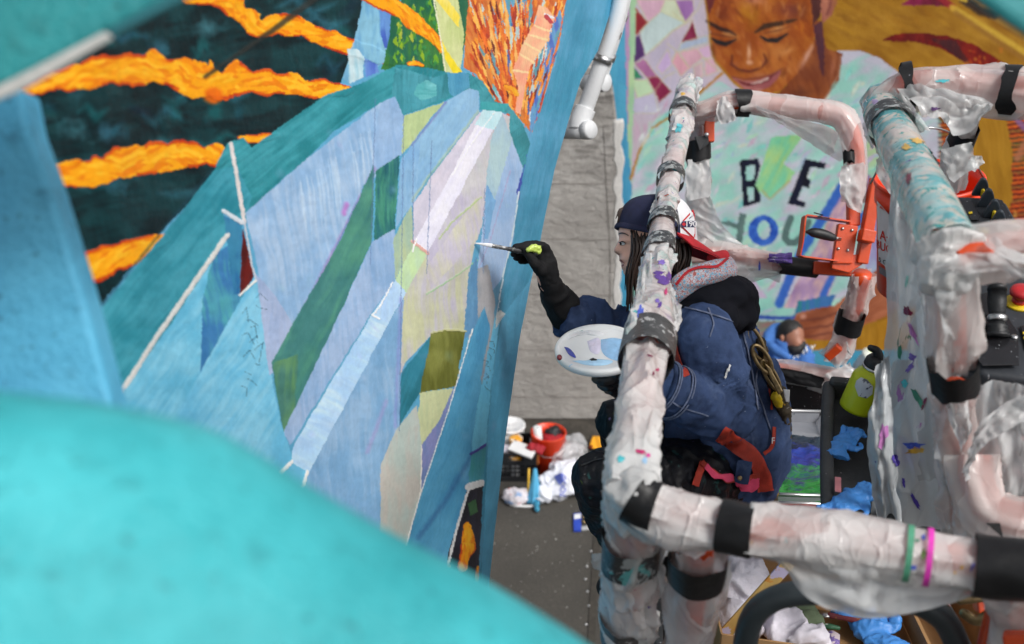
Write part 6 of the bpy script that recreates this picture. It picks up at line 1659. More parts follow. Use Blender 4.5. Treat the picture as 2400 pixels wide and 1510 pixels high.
# trousers
tr = remesh([chain([(1690, 1100, 3.36, .135), (1600, 1125, 3.2, .125), (1470, 1128, 3.0, .100), (1404, 1122, 2.93, .078)]),
             chain([(1404, 1126, 2.93, .076), (1440, 1210, 3.10, .072), (1484, 1300, 3.30, .062), (1490, 1350, 3.36, .055)]),
             chain([(1690, 1100, 3.42, .13), (1560, 1040, 3.32, .11), (1462, 990, 3.2, .078)]),
             chain([(1460, 992, 3.2, .076), (1500, 1110, 3.36, .070), (1545, 1240, 3.54, .062), (1548, 1290, 3.58, .055)])], .007, 6,
            [(.012, (14, 14, 14), 4, True), (.006, (34, 34, 34), 6, True)])
on(tr, 'trousers', 'trousers'); tr_t = bvh(tr)
on(ribbon(tr_t, [(1362, 1092), (1400, 1078), (1440, 1074)], 3, .004), 'trouser_seam', 'black')
for q in ([(1490, 1368, 3.36, .045), (1452, 1376, 3.33, .044), (1424, 1376, 3.30, .036)], [(1548, 1308, 3.58, .045), (1510, 1316, 3.55, .044), (1482, 1316, 3.52, .036)]):
    on(remesh([chain(q)], .008, 3), 'boot', 'black')
# jacket: body, near sleeve, far sleeve
jk = remesh([chain([(1636, 735, 3.20, .105), (1660, 800, 3.24, .130), (1690, 910, 3.30, .144), (1698, 1010, 3.34, .160), (1690, 1080, 3.37, .158), (1692, 1112, 3.38, .146)]),
             chain([(1630, 765, 3.08, .085), (1650, 790, 3.03, .080)]),
             chain([(1600, 765, 3.3, .085), (1520, 768, 3.34, .068), (1440, 768, 3.32, .060), (1375, 752, 3.27, .058)]),
             chain([(1700, 1020, 3.24, .09), (1700, 1080, 3.24, .085), (1716, 1118, 3.26, .06)]), chain([(1600, 940, 3.25, .075), (1586, 1010, 3.27, .088), (1612, 1062, 3.30, .082), (1680, 1100, 3.34, .07)]), chain([(1760, 900, 3.28, .085), (1778, 1000, 3.30, .085), (1780, 1090, 3.32, .08), (1778, 1130, 3.34, .06)])], .007, 3,
            [(.028, (12, 12, 4), 14, True), (.012, (20, 20, 9), 15, True), (.003, (44, 44, 44), 16, True)])
slv = remesh([chain([(1636, 765, 3.02, .075), (1652, 800, 2.96, .086), (1680, 890, 2.95, .084), (1702, 958, 2.98, .080)]),
              chain([(1702, 958, 2.98, .080), (1664, 960, 2.93, .078), (1612, 934, 2.89, .070), (1570, 915, 2.87, .061)])], .0055, 2,
             [(.010, (9, 9, 9), 41, True), (.0025, (44, 44, 44), 43, True)])
def arm_folds(vf, line, elbow, amp, f, seed, reach=.10):
    """creases that run round the sleeve and bunch inside the bend of the elbow."""
    V, F = vf; L = cr(pth(line), 80); s_ = np.concatenate([[0], np.cumsum(np.linalg.norm(np.diff(L, axis=0), axis=1))])
    D = np.linalg.norm(V[:, None, :] - L[None], axis=2); k = D.argmin(1); s = s_[k]; out = V - L[k]; out /= np.maximum(np.linalg.norm(out, axis=1)[:, None], 1e-6)
    e = s_[int(elbow * 79)]
    ph = s * f + 2.6 * vn(out[:, 0] * 1.6 + 4, out[:, 1] * 1.6 + 4, out[:, 2] * 1.6 + 4 + s * 3, seed) + 1.5 * out[:, 2]
    tri = np.abs(((ph % 2) - 1))
    gate = np.clip((vn(out[:, 0] * 1.3 + 9, out[:, 2] * 1.3 + 2, s * 9, seed + 1) - .25) * 2.2, 0, 1)
    w = .35 + .9 * np.exp(-((s - e) / reach) ** 2)
    return V + out * (amp * (tri ** 1.7 - .4) * gate * w)[:, None], F
slv = arm_folds(slv, [(1636, 765, 3.02), (1652, 800, 2.96), (1680, 890, 2.95), (1702, 958, 2.98), (1664, 960, 2.93), (1612, 934, 2.89), (1570, 915, 2.87)], .52, .022, 26, 3)
on(slv, 'near_sleeve', 'denim')
on(jk, 'denim_jacket', 'denim'); jk_t = bvh(join(jk, slv))
on(remesh([sweep(cr(pth([(1584, 922, 2.88, .068), (1566, 912, 2.87, .069), (1552, 906, 2.865, .068)]), 8)[:, :3], cr(pth([(1584, 922, 2.90, .068), (1566, 912, 2.89, .069), (1552, 906, 2.885, .068)]), 8)[:, 3], 22)], .006, 2, [(.004, (40, 40, 40), 3, True)]), 'near_cuff', 'denim')
on(remesh([sweep(cr(pth([(1372, 758, 3.27, .058), (1340, 746, 3.25, .064), (1316, 738, 3.24, .066)]), 8)[:, :3], [.058] * 3 + [.062] * 3 + [.066] * 2, 22)], .006, 2, [(.004, (40, 40, 40), 5, True)]), 'far_cuff', 'denim')
for q0_, q1_, rr_ in ((P(1552, 906, 2.865), P(1600, 930, 2.89), .0705), (P(1584, 922, 2.88), P(1600, 930, 2.89), .0715), (P(1578, 919, 2.876), P(1600, 930, 2.89), .0715), (P(1556, 908, 2.867), P(1600, 930, 2.89), .0715)):
    A_ = axes(q1_ - q0_); tt_ = np.linspace(0, 2 * math.pi, 48)
    on(sweep(np.array([q0_ + (A_[0] * math.cos(t) + A_[1] * math.sin(t)) * (rr_ + .003 * vn(3 + math.cos(t) * 2, math.sin(t) * 2, 0, 3)) for t in tt_]), .0026, 6, caps=None), 'cuff_stitching', 'denimseam')
for pts in ([(1660, 722), (1672, 760), (1664, 790)], [(1602, 720), (1660, 735), (1735, 760)], [(1735, 755), (1752, 820), (1768, 900), (1776, 960)], [(1780, 840), (1772, 900), (1790, 960), (1810, 1020)], [(1560, 935), (1600, 955), (1660, 975)], [(1600, 1096), (1680, 1110), (1740, 1120)]):
    on(ribbon(jk_t, pts, 3.2, .004, None, .002), 'jacket_seam', 'denimseam')
on(ribbon(jk_t, [(1555, 882), (1548, 915), (1566, 955)], 4, .006), 'jacket_seam', 'denimseam')
for (x, y) in ((1704, 870), (1708, 862), (1700, 880)):
    on(patch(jk_t, [(x - 4, y + 5), (x + 1, y - 8), (x + 4, y - 6), (x, y + 8)], .005, res=2), 'paint_fleck', 'white')
on(ribbon(jk_t, [(1742, 1078), (1732, 1128)], 26, .022), 'waist_tab', 'denim')
on(lathe([(.007, 0), (.007, .003), (.003, .004)], 12, axes(-FWD), hit(jk_t, 1736, 1112, .035)), 'tab_button', 'brass')
# gloves
gl = remesh([chain([(1290, 672, 3.17, .031), (1284, 645, 3.145, .032), (1277, 615, 3.13, .034), (1270, 594, 3.12, .026)]), cell(1276, 602, 3.135, .026, .030, .034),
             chain([(1280, 585, 3.11, .015), (1262, 575, 3.09, .0145), (1236, 576, 3.075, .0125), (1208, 581, 3.065, .0105)]),
             chain([(1272, 590, 3.145, .014), (1240, 583, 3.13, .013), (1205, 595, 3.085, .0105)]),
             chain([(1270, 600, 3.16, .013), (1240, 596, 3.155, .0125), (1211, 605, 3.115, .0105)]),
             chain([(1270, 612, 3.17, .012), (1244, 609, 3.165, .0115), (1220, 613, 3.135, .0095)]),
             chain([(1268, 634, 3.10, .018), (1252, 616, 3.07, .0155), (1236, 592, 3.06, .0125)])], .0042, 3, [(.0025, (60, 60, 60), 7, True)])
on(gl, 'painting_glove', 'glove'); gl_t = bvh(gl)
on(remesh([chain([(1238, 586, 3.045, .006), (1250, 580, 3.05, .009), (1262, 582, 3.06, .008)]), chain([(1250, 586, 3.05, .005), (1262, 592, 3.06, .005), (1267, 586, 3.06, .005)])], .003, 2, [(.004, (90, 90, 90), 2, True)]), 'glove_paint', M('lime_paint', S(185, 205, 95), .35, var=.2))
cf = remesh([chain([(1290, 664, 3.16, .033), (1298, 682, 3.18, .035)]), chain([(1297, 690, 3.19, .042), (1308, 704, 3.21, .046), (1322, 712, 3.22, .045)]), chain([(1310, 706, 3.21, .045), (1330, 738, 3.245, .052)])], .006, 3, [(.008, (26, 26, 26), 3, True)])
on(cf, 'black_undersleeve', 'glove')
lg = remesh([chain([(1565, 912, 2.90, .034), (1520, 900, 2.885, .034), (1465, 885, 2.87, .034), (1440, 874, 2.86, .03)]), cell(1448, 876, 2.86, .040, .026, .036, -12),
             chain([(1462, 866, 2.83, .018), (1430, 861, 2.80, .0165), (1402, 855, 2.79, .0145), (1388, 850, 2.785, .012)]),
             chain([(1440, 884, 2.85, .017), (1415, 893, 2.85, .0155), (1398, 888, 2.86, .013)]),
             chain([(1446, 892, 2.87, .017), (1424, 905, 2.88, .0155), (1410, 902, 2.90, .013)]),
             chain([(1452, 898, 2.89, .016), (1436, 915, 2.90, .015), (1424, 912, 2.93, .012)]),
             chain([(1460, 902, 2.91, .015), (1448, 922, 2.92, .0135), (1440, 922, 2.95, .011)])], .0048, 3, [(.003, (50, 50, 50), 8, True)])
on(lg, 'palette_glove', 'gloveblack')
# hair
hv = []
r = random.Random(5)
for k in range(330):
    u = r.random(); dz = r.uniform(-.075, -.02) if k < 270 else r.uniform(-.02, .07)
    x0 = 1474 + u * 112; y0 = 540 + r.uniform(-6, 12)
    x1 = x0 - 8 + r.uniform(-10, 6) if u > .25 else x0 - 2 + r.uniform(-4, 6)
    ln = r.uniform(.75, 1.1)
    y2_ = 640 + (1 - u) * 60 * ln + r.uniform(-14, 20)
    if u < .2: x2 = 1468 + u * 60 + r.uniform(-8, 8); y2_ = r.uniform(650, 735)
    else: x2 = 1478 + u * 105 + r.uniform(-8, 8)
    p = cr(np.array([P(x0, y0, HD) + FWD * dz * .9, P(x1 + 4, 590, HD) + FWD * (dz * 1.12), P((x1 + x2) / 2 - 3, 640, HD) + FWD * dz * 1.05, P(x2, y2_, HD) + FWD * dz * .9]), 12)
    hv.append(sweep(p, np.linspace(.0034, .0010, 12), 4))
for k in range(16):      # fringe
    x0 = 1462 + r.uniform(-6, 8); y0 = 486 + r.uniform(-5, 6)
    p = cr(np.array([P(x0 + 14, y0 + 2, HD - .01), P(1454 + r.uniform(-6, 3), y0 + 10, HD - .02), P(1448 + r.uniform(-5, 5), 514 + r.uniform(-4, 14), HD - .02)]), 7)
    hv.append(sweep(p, np.linspace(.004, .001, 7), 5))
for k in range(40):      # nape
    x0 = 1585 + r.uniform(-14, 30); dz = r.uniform(-.075, .03)
    p = cr(np.array([P(x0, 575, HD) + FWD * dz, P(x0 + 2, 610, HD) + FWD * dz * 1.05, P(x0 - 14 + r.uniform(-12, 16), 660, HD) + FWD * dz]), 8)
    hv.append(sweep(p, np.linspace(.007, .002, 8), 5))
on(join(*hv), 'hair', 'hair')
on(remesh([cell(1548, 590, HD, .075, .045, .080), chain([(1560, 600, HD - .05, .035), (1560, 650, HD - .03, .03)])], .006, 3, [(.006, (20, 20, 60), 2, True)]), 'hair_mass', 'hair')
# cap worn backwards
def cap_vf(a0, a1, rx=.112, ry=.107, rz=.098, x0=1540, y0=546, low=-14, th=.0):
    m_, n_ = 26, 14
    V = []
    for i in range(m_):
        t = math.radians(a0 + (a1 - a0) * i / (m_ - 1))
        for j in range(n_):
            e = j / (n_ - 1) * math.pi / 2
            c, s = math.cos(e) ** .62, math.sin(e)
            V.append(P(x0, y0, HD) + RIGHT * rx * c * math.cos(t) + FWD * rz * c * math.sin(t) + UPC * (ry * s + HK * (1 - s) * (-9 - 18 * math.cos(t) + 6 * math.cos(t) ** 2)))
    return np.array(V), gridfaces(m_, n_).tolist()
def shell(vf, t=.004):
    V, F = vf; n = len(V); c = V.mean(0)
    d = V - P(1540, 560, HD); d /= np.linalg.norm(d, axis=1)[:, None]
    return np.vstack([V, V - d * t]), F + [[i + n for i in f[::-1]] for f in F]
cap = on(shell(cap_vf(58, 302)), 'cap_crown', 'navy')
fp = cap_vf(-62, 62, .1125, .1075, .0985)
on(shell(fp), 'cap_front', 'capwhite'); cap_t = bvh(fp)
band_ = []
for t in np.radians(np.linspace(58, 302, 40)):
    band_.append(P(1540, 546, HD) + RIGHT * .1125 * math.cos(t) + FWD * .0955 * math.sin(t) + UPC * (HK * (-9 - 18 * math.cos(t) + 6 * math.cos(t) ** 2) + .006))
on(sweep(np.array(band_), .0075, 8, ell=(1.6, .5)), 'cap_band', 'navy')
on(ellipsoid(P(1540, 546, HD) + UPC * .103, (.006, .004, .006), 10, 6, np.array([RIGHT, UPC, FWD])), 'cap_button', 'navy')
# visor pointing down the back
bm2, bn2 = 22, 10; V = []
for i in range(bm2):
    t = math.radians(-72 + 144 * i / (bm2 - 1))
    e0 = P(1540, 546, HD) + RIGHT * .108 * math.cos(t) + FWD * .094 * math.sin(t) + UPC * (-.023 * math.cos(t) ** 2)
    ext = .088 * max(0.02, math.cos(t)) ** .5
    for j in range(bn2):
        u = j / (bn2 - 1)
        V.append(e0 + RIGHT * ext * u * 1.0 + UPC * (-.055 * u * max(.1, math.cos(t)) - .018 * math.sin(t) ** 2 * u - .010 * u * u) + FWD * .03 * math.sin(t) * u)
V = np.array(V); F = gridfaces(bm2, bn2).tolist(); n_ = len(V)
rim = [[i * bn2 + bn2 - 1, (i + 1) * bn2 + bn2 - 1, (i + 1) * bn2 + bn2 - 1 + n_, i * bn2 + bn2 - 1 + n_] for i in range(bm2 - 1)]
on((np.vstack([V, V - UPC * .004]), F + [[a_ + n_ for a_ in f[::-1]] for f in F] + rim), 'cap_visor', 'capred')
def pz(x, y): return (1420 + x / 4.72, 440 + y / 4.72)
dia = [pz(806, 410), pz(965, 238), pz(985, 300), pz(985, 520), pz(970, 574)]
on(patch(cap_t, dia, .002), 'cap_patch', 'capred')
ins_ = [pz(826, 410), pz(958, 268), pz(976, 320), pz(976, 505), pz(962, 545)]
on(patch(cap_t, ins_, .0034), 'cap_patch', 'capwhite')
on(patch(cap_t, [pz(838, 376), pz(980, 366), pz(980, 442), pz(838, 440), pz(822, 410)], .0044), 'cap_patch', 'navypaint')
on(patch(cap_t, [pz(832, 408), pz(856, 384), pz(880, 408), pz(856, 432)], .0050), 'cap_patch', 'capred')
on(text_vf('190', lambda x, y: hit(cap_t, *pz(928 + x * 78, 434 - y * 78), .0066), 1.1), 'cap_lettering', 'capwhite')
on(text_vf('MILLER', lambda x, y: hit(cap_t, *pz(952 + x * 26 , 322 - y * 26 - x * 22), .0050), 1.0), 'cap_lettering', 'navypaint')
# hood: black fleece outside, patterned lining rolled at the neck
hd = remesh([chain([(1588, 716, 3.06, .05), (1640, 694, 3.03, .062), (1700, 688, 3.05, .058), (1728, 700, 3.12, .055), (1722, 706, 3.24, .05)]),
             chain([(1600, 712, 3.10, .07), (1660, 716, 3.12, .09), (1715, 726, 3.14, .075)]),
             chain([(1715, 705, 3.07, .05), (1742, 735, 3.08, .038), (1758, 765, 3.1, .018)]),
             chain([(1590, 722, 3.03, .03), (1660, 732, 3.0, .042), (1725, 748, 3.06, .036)])], .006, 6, [(.012, (8, 12, 18), 21, True), (.005, (24, 30, 30), 22, True)])
on(hd, 'hood', 'hood')
lm, nt, b_ = newmat('patterned_lining')
v = coords(nt, (1, 1, 1))
vo = nd(nt, 'ShaderNodeTexVoronoi'); vo.inputs['Scale'].default_value = 105; nt.links.new(v, vo.inputs['Vector'])
c = mixc(nt, ramp(nt, vo.outputs['Distance'], .42, .36), S(196, 198, 206), S(120, 178, 205))
vo2 = nd(nt, 'ShaderNodeTexVoronoi', feature='DISTANCE_TO_EDGE'); vo2.inputs['Scale'].default_value = 105; nt.links.new(v, vo2.inputs['Vector'])
c = mixc(nt, ramp(nt, vo2.outputs['Distance'], .07, .03), c, S(176, 100, 96))
c = mixc(nt, ramp(nt, noise(nt, 160, 3, .6, v), .58, .62), c, S(176, 92, 86))
nt.links.new(c, b_.inputs['Base Color']); b_.inputs['Roughness'].default_value = .95
ll = remesh([chain([(1572, 704, 3.00, .022), (1592, 676, 2.985, .030), (1630, 652, 2.985, .033), (1672, 640, 3.0, .033), (1700, 634, 3.05, .031), (1702, 626, 3.12, .030), (1680, 620, 3.19, .028)])], .005, 4, [(.007, (10, 10, 30), 31, True)])
on(ll, 'hood_lining', lm); ll_t = bvh(ll)
on(ribbon(ll_t, [(1585, 668), (1610, 640), (1640, 628), (1680, 625), (1706, 606)], 6, .004), 'lining_piping', 'capred')
on(remesh([chain([(1670, 606, 3.06, .018), (1688, 606, 3.09, .022), (1696, 600, 3.13, .018)])], .005, 3), 'red_collar', 'capred')
# harness
all_t = bvh(join(jk, tr, hd, slv))
on(ribbon(all_t, [(1574, 742), (1580, 790), (1590, 840), (1608, 884)], 15, .008), 'harness_strap', 'orangered')
on(ribbon(all_t, [(1688, 1014), (1725, 1040), (1765, 1075), (1785, 1110), (1792, 1150)], 38, .010), 'harness_strap', 'orangered')
on(ribbon(all_t, [(1788, 1062), (1808, 1045), (1812, 1000)], 9, .010), 'harness_strap', 'orangered')
on(ribbon(all_t, [(1640, 1085), (1668, 1108), (1710, 1124), (1775, 1112)], 13, .014), 'harness_strap', 'orangered')
on(ribbon(all_t, [(1646, 1086), (1634, 1112), (1626, 1138)], 18, .012), 'harness_strap', 'orangered')
on(ribbon(all_t, [(1648, 1092), (1672, 1116), (1712, 1120)], 14, .016), 'pink_waistband', 'pink')
on(patch(all_t, [(1714, 1128), (1750, 1120), (1778, 1118), (1782, 1138), (1756, 1152), (1730, 1148)], .014), 'pink_waistband', 'pink')
on(ribbon(all_t, [(1772, 800), (1790, 850), (1800, 900), (1808, 960)], 3, .006), 'red_cord', 'orangered')
# clips and webbing down the back
def ringlet(px, py, d, a_, b2, tilt, r_, m):
    t = np.linspace(0, 2 * math.pi, 30); A = math.radians(tilt)
    pts = [P(px, py, d) + (RIGHT * math.cos(A) + UPC * math.sin(A)) * a_ * math.cos(q) + (-RIGHT * math.sin(A) + UPC * math.cos(A)) * b2 * math.sin(q) + FWD * .01 * math.cos(q) for q in t]
    return on(sweep(np.array(pts), r_, 10, caps=None), 'snap_hook', m)
ringlet(1772, 806, 3.16, .052, .017, -64, .0055, 'brass'); ringlet(1786, 842, 3.15, .046, .018, -56, .006, 'brass'); ringlet(1806, 880, 3.17, .05, .014, -58, .005, 'brass')
on(bevelled(prism(np.array([P(x, y, 3.15) for x, y in [(1792, 850), (1806, 862), (1836, 918), (1826, 926), (1812, 900)]]), FWD * .012), .003), 'buckle', 'brass', False)
on(bevelled(prism(np.array([P(x, y, 3.13) for x, y in [(1836, 913), (1852, 914), (1850, 944), (1842, 942)]]), FWD * .006), .002), 'white_tag', 'white', False)
m_web = M('dirty_webbing', S(58, 50, 36), .8, var=.5, vs=30, bumpd=.003, splats=[(S(150, 120, 40), 30, .6, 1), (S(170, 165, 160), 50, .68, 1)])
on(remesh([chain([(1780, 800, 3.19, .012), (1806, 880, 3.2, .016), (1832, 940, 3.22, .020), (1838, 1000, 3.26, .018), (1834, 1060, 3.3, .016), (1812, 1120, 3.34, .018), (1806, 1190, 3.4, .018)])], .006, 2, [(.012, (40, 40, 40), 5, True)]), 'lanyard', m_web)
on(remesh([chain([(1818, 930, 3.18, .014), (1826, 948, 3.19, .012)])], .004, 2, [(.004, (80, 80, 80), 5, True)]), 'yellow_webbing', 'yellow')
on(remesh([chain([(1816, 1004, 3.24, .010), (1836, 998, 3.24, .012)])], .004, 2), 'strap_end', 'black')
on(text_vf('F', lambda x, y: P(1812 + x * 12, 1040 - y * 14, 3.18), 1.5), 'strap_lettering', 'white')

# brush in her hand
bt_ = np.array([P(1116, 570.5, 2.985), P(1152, 576, 3.02), P(1200, 585, 3.055), P(1240, 592, 3.085), P(1278, 601, 3.12)])
br = empty('paintbrush', bt_[2], 'thin paintbrush with white paint on its tip held in a black glove against the mural', 'paintbrush')
ln = cr(bt_, 40)
mk('handle', *sweep(ln[17:], np.interp(np.arange(23), [0, 6, 14, 22], [.0055, .0085, .006, .0045]), 12, 'round'), M('spattered_handle', S(48, 48, 50), .5, var=.5, vs=40, splats=[(S(165, 165, 165), 50, .57, 1), (S(170, 190, 110), 60, .68, 1)]), br)
mk('ferrule', *sweep(ln[9:18], np.linspace(.0062, .0056, 9), 12), M('ferrule_metal', S(150, 150, 150), .35, metal=.8, splats=[(S(220, 220, 220), 40, .5, 1)]), br)
mk('bristles', *sweep(ln[:10], np.linspace(.0018, .0062, 10), 12, 'round', ell=(1, .55)), M('white_bristles', S(222, 224, 228), .5, var=.08, vs=60, bumpd=.002), br)
# palette: a white tub lid carrying paint
pc = P(1404, 818, 2.83); pn = axes(np.array([-.06, -.10, 1.0]))
pal = empty('palette', pc, 'round white tub lid used as a palette with smears of blue and white paint', 'palette')
mk('lid', *lathe([(.010, -.012), (.108, -.012), (.112, -.010), (.113, .002), (.110, .006), (.100, .007), (.096, .003), (.094, .001), (.01, .001)], 64, pn, pc), M('spattered_lid', S(222, 224, 224), .35, var=.04, splats=[(S(110, 40, 50), 24, .73, 1), (S(160, 200, 230), 16, .70, 1), (S(190, 130, 70), 40, .75, 1)]), pal)
def dab(poly, hgt, m, nm='paint_dab', seed=1):
    """thick paint lying on the lid: outline in photo pixels dropped on the lid's plane."""
    n0 = pn[2]; o = pc + n0 * .0015
    def pl(x, y):
        r_ = ray(x, y); return CAM + r_ * (np.dot(o - CAM, n0) / np.dot(r_, n0))
    poly = cr(np.array([list(q) + [0] for q in poly + poly[:1]], float), 40)[:-1, :2]; c_ = poly.mean(0)
    V = [pl(*c_) + n0 * hgt]; K = 7; n = len(poly)
    for k in range(1, K + 1):
        for q in poly:
            e = c_ + (q - c_) * k / K
            V.append(pl(*e) + n0 * (hgt * (1 - (k / K) ** 4) * (.55 + .9 * vn(e[0] / 6, e[1] / 5, 0, seed))))
    F = [[0, 1 + j, 1 + (j + 1) % n] for j in range(n)]
    for k in range(K - 1):
        for j in range(n):
            a_ = 1 + k * n; F.append([a_ + j, a_ + n + j, a_ + n + (j + 1) % n, a_ + (j + 1) % n])
    mk(nm, V, F, m, pal)
wet = lambda nm, c_, v_=.12: M(nm, c_, .22, var=v_, vs=30, bumpd=.002, bs=60, coat=.4, stretch=(1, 1, 1))
dab([(1408, 796), (1440, 792), (1470, 800), (1488, 816), (1490, 838), (1452, 846), (1424, 838), (1410, 822)], .005, wet('light_blue_paint', S(146, 190, 228)), seed=2)
dab([(1322, 813), (1332, 815), (1344, 826), (1350, 838), (1344, 838), (1332, 830)], .003, wet('deep_blue_paint', S(52, 62, 160)), seed=3)
dab([(1354, 778), (1366, 775), (1368, 779), (1358, 781)], .002, wet('green_paint', S(50, 140, 125)))
dab([(1330, 784), (1344, 780), (1372, 775), (1400, 777), (1420, 782), (1404, 788), (1372, 785), (1346, 790), (1332, 796)], .005, wet('white_paint', S(225, 226, 228), .04), seed=4)
dab([(1376, 800), (1402, 792), (1408, 812), (1402, 830), (1384, 824)], .003, wet('lilac_paint', S(214, 208, 228), .06), seed=5)
dab([(1340, 846), (1368, 846), (1400, 842), (1436, 846), (1420, 856), (1376, 856)], .003, wet('pale_blue_paint', S(166, 204, 232)), seed=6)
mk('paint_drip', *ellipsoid(P(1311, 838, 2.74), (.007, .010, .007), 12, 8), wet('red_paint', S(120, 20, 32)), pal)

# ------------------------------------------------------------------ the man by the far wall
MD = 9.35
def c2(px): return chain(px)
mp_ = [cell(1857, 788, MD, .095, .115, .10, -14), cell(1866, 806, MD - .03, .07, .075, .08), chain([(1846, 805, MD, .06), (1836, 830, MD + .02, .08), (1832, 900, MD + .1, .15), (1836, 990, MD + .3, .15)]),
       chain([(1812, 835, MD + .05, .07), (1800, 900, MD, .06), (1850, 940, MD - .25, .05)]), chain([(1875, 838, MD + .05, .07), (1886, 900, MD, .06), (1860, 940, MD - .25, .05)]),
       chain([(1825, 990, MD + .3, .10), (1790, 985, MD - .15, .08), (1850, 1010, MD - .2, .06)]), chain([(1850, 990, MD + .3, .10), (1900, 985, MD - .15, .08), (1850, 1015, MD - .3, .06)])]
mvf = remesh(mp_, .014, 4)
man = mk('person', *mvf, MAT['skintan'])
tag(man, 'bearded man in a blue lettered hoodie sitting with bowed head below the painted hand', 'person')
man_t = bvh(mvf)
def onm(vf, nm, m): return mk(nm, *vf, MAT[m] if isinstance(m, str) else m, man)
onm(remesh([cell(1852, 777, MD + .02, .108, .105, .108, -18), cell(1838, 790, MD + .03, .075, .07, .095)], .012, 3, [(.006, (40, 40, 40), 2, True)]), 'hair', 'hairblk')
onm(remesh([chain([(1850, 814, MD - .03, .042), (1864, 822, MD - .07, .050), (1880, 808, MD - .07, .035)])], .01, 3, [(.006, (50, 50, 50), 2, True)]), 'beard', 'hairblk')
onm(ellipsoid(P(1833, 793, MD - .10), (.018, .030, .014), 12, 8, np.array([RIGHT, UPC, FWD])), 'ear', 'skintan')
onm(remesh([cell(1885, 801, MD - .06, .012, .03, .02, 20)], .006, 2), 'nose', 'skintan')
hv_ = remesh([chain([(1838, 822, MD + .06, .13), (1834, 870, MD + .12, .20), (1836, 960, MD + .25, .21), (1838, 1010, MD + .3, .19)]), chain([(1808, 832, MD + .05, .10), (1797, 890, MD - .02, .095), (1840, 945, MD - .28, .07)]),
              chain([(1874, 830, MD + .05, .10), (1892, 890, MD - .02, .095), (1868, 945, MD - .28, .07)])], .014, 5, [(.03, (7, 7, 9), 3, True), (.012, (18, 18, 18), 4, True)])
onm(hv_, 'hoodie', 'blue_hoodie'); h_t = bvh(hv_)
onm(remesh([chain([(1800, 826, MD + .0, .07), (1806, 790, MD + .06, .06), (1826, 772, MD + .13, .05), (1850, 790, MD + .16, .05)]), chain([(1806, 812, MD - .08, .05), (1826, 828, MD - .14, .045), (1846, 838, MD - .16, .035)])], .013, 4, [(.02, (9, 9, 9), 8, True)]), 'hoodie_hood', 'blue_hoodie')
onm(text_vf('OLD NAVY', lambda x, y: hit(h_t, 1860 + x * 19 + y * 6, 842 - x * 9.5 - y * 26 + x * x * 1.2, .012, MD - .2), 1.0), 'hoodie_lettering', 'white')
onm(remesh([chain([(1825, 1000, MD + .3, .13), (1788, 990, MD - .15, .10), (1850, 1016, MD - .25, .075)]), chain([(1852, 1000, MD + .3, .13), (1902, 990, MD - .15, .10), (1856, 1020, MD - .35, .075)])], .016, 4, [(.02, (9, 9, 9), 5, True)]), 'trousers', M('grey_jeans', S(60, 62, 70), .85))

# ------------------------------------------------------------------ things on the platform
def crumple(vf, amp, f, seed):
    V, F = vf
    for k in range(3):
        a_ = vn(V[:, 0] * f + k * 7, V[:, 1] * f, V[:, 2] * f, seed + k)
        V = V.copy(); V[:, k] += (np.abs(2 * a_ - 1) - .5) * amp
    return V, F
def glove(origin, ux, uy, s, seed, label, cat='glove', group='discarded blue gloves'):
    """limp nitrile glove: palm, cuff and five collapsed fingers joined in one thin skin."""
    uz = np.cross(ux, uy)
    def q(x, y, z=0): return origin + ux * x * s + uy * y * s + uz * z * s
    rr = random.Random(seed); vf = []
    A = np.array([ux, uy, uz])
    vf.append(ellipsoid(q(0, 0, .012), np.array([.046, .052, .016]) * s, 20, 12, A))
    vf.append(sweep(cr(np.array([q(-.01, -.03, .012), q(.0, -.075, .018), q(.012, -.11, .012)]), 8), np.array([.036, .036, .034, .034, .036, .04, .043, .045]) * s, 14, ell=(.35, 1), up=uz))
    for k, (x, l) in enumerate(((-.036, .055), (-.012, .07), (.012, .066), (.034, .05))):
        b1, b2 = rr.uniform(-.03, .03), rr.uniform(-.035, .035)
        vf.append(sweep(cr(np.array([q(x * .8, .03, .010), q(x + b1 * .4, .03 + l * .55, .018 + rr.uniform(0, .016)), q(x + b1, .03 + l * .8, .012), q(x + b1 + b2, .03 + l * rr.uniform(.7, 1.1), .010)]), 9), np.linspace(.013, .009, 9) * s, 10, 'round', ell=(.6, 1), up=uz))
    vf.append(sweep(cr(np.array([q(.04, -.03, .012), q(.066, -.005, .016), q(.075 + rr.uniform(-.02, .02), .02, .012)]), 8), np.linspace(.015, .010, 8) * s, 10, 'round', ell=(.6, 1), up=uz))
    V, F = remesh(vf, .0035 * s, 2, [(.009 * s, np.array([20, 20, 20]) / s, seed, True), (.004 * s, np.array([60, 60, 60]) / s, seed + 2, True)])
    o = mk('glove', V, F, MAT['nitrile'])
    return tag(o, label, cat, group)
# long moulded tool tray hung inside the rail
ta = P(2004, 930, 2.86); tb = P(2012, 1210, 2.50)
tdir = tb - ta; tL = np.linalg.norm(tdir); tdir /= tL
tn = np.array([0, 0, 1.0]); tn = tn - tdir * np.dot(tn, tdir); tn /= np.linalg.norm(tn); tx = np.cross(tdir, tn)
if tx[0] < 0: tx = -tx
TO = (ta + tb) / 2
def T3(x, y, z): return TO + tx * x + tdir * y + tn * z
tt = empty('tool_tray', TO, 'long dark grey moulded tool tray flecked with paint beside the paint tray', 'tool tray')
hw, hl = .066, tL / 2 + .03
mk('tray_floor', *box(T3(0, 0, -.032), (2 * hw, 2 * hl, .012), np.array([tx, tdir, tn]).T, .003), MAT['tray'], tt, False)
mk('tray_rim', *sweep(cr(np.array([T3(-hw, -hl, 0), T3(-hw - .004, -hl * .4, .006), T3(-hw - .004, hl * .4, .006), T3(-hw, hl, 0)]), 30), .016, 12, 'round'), MAT['tray'], tt)
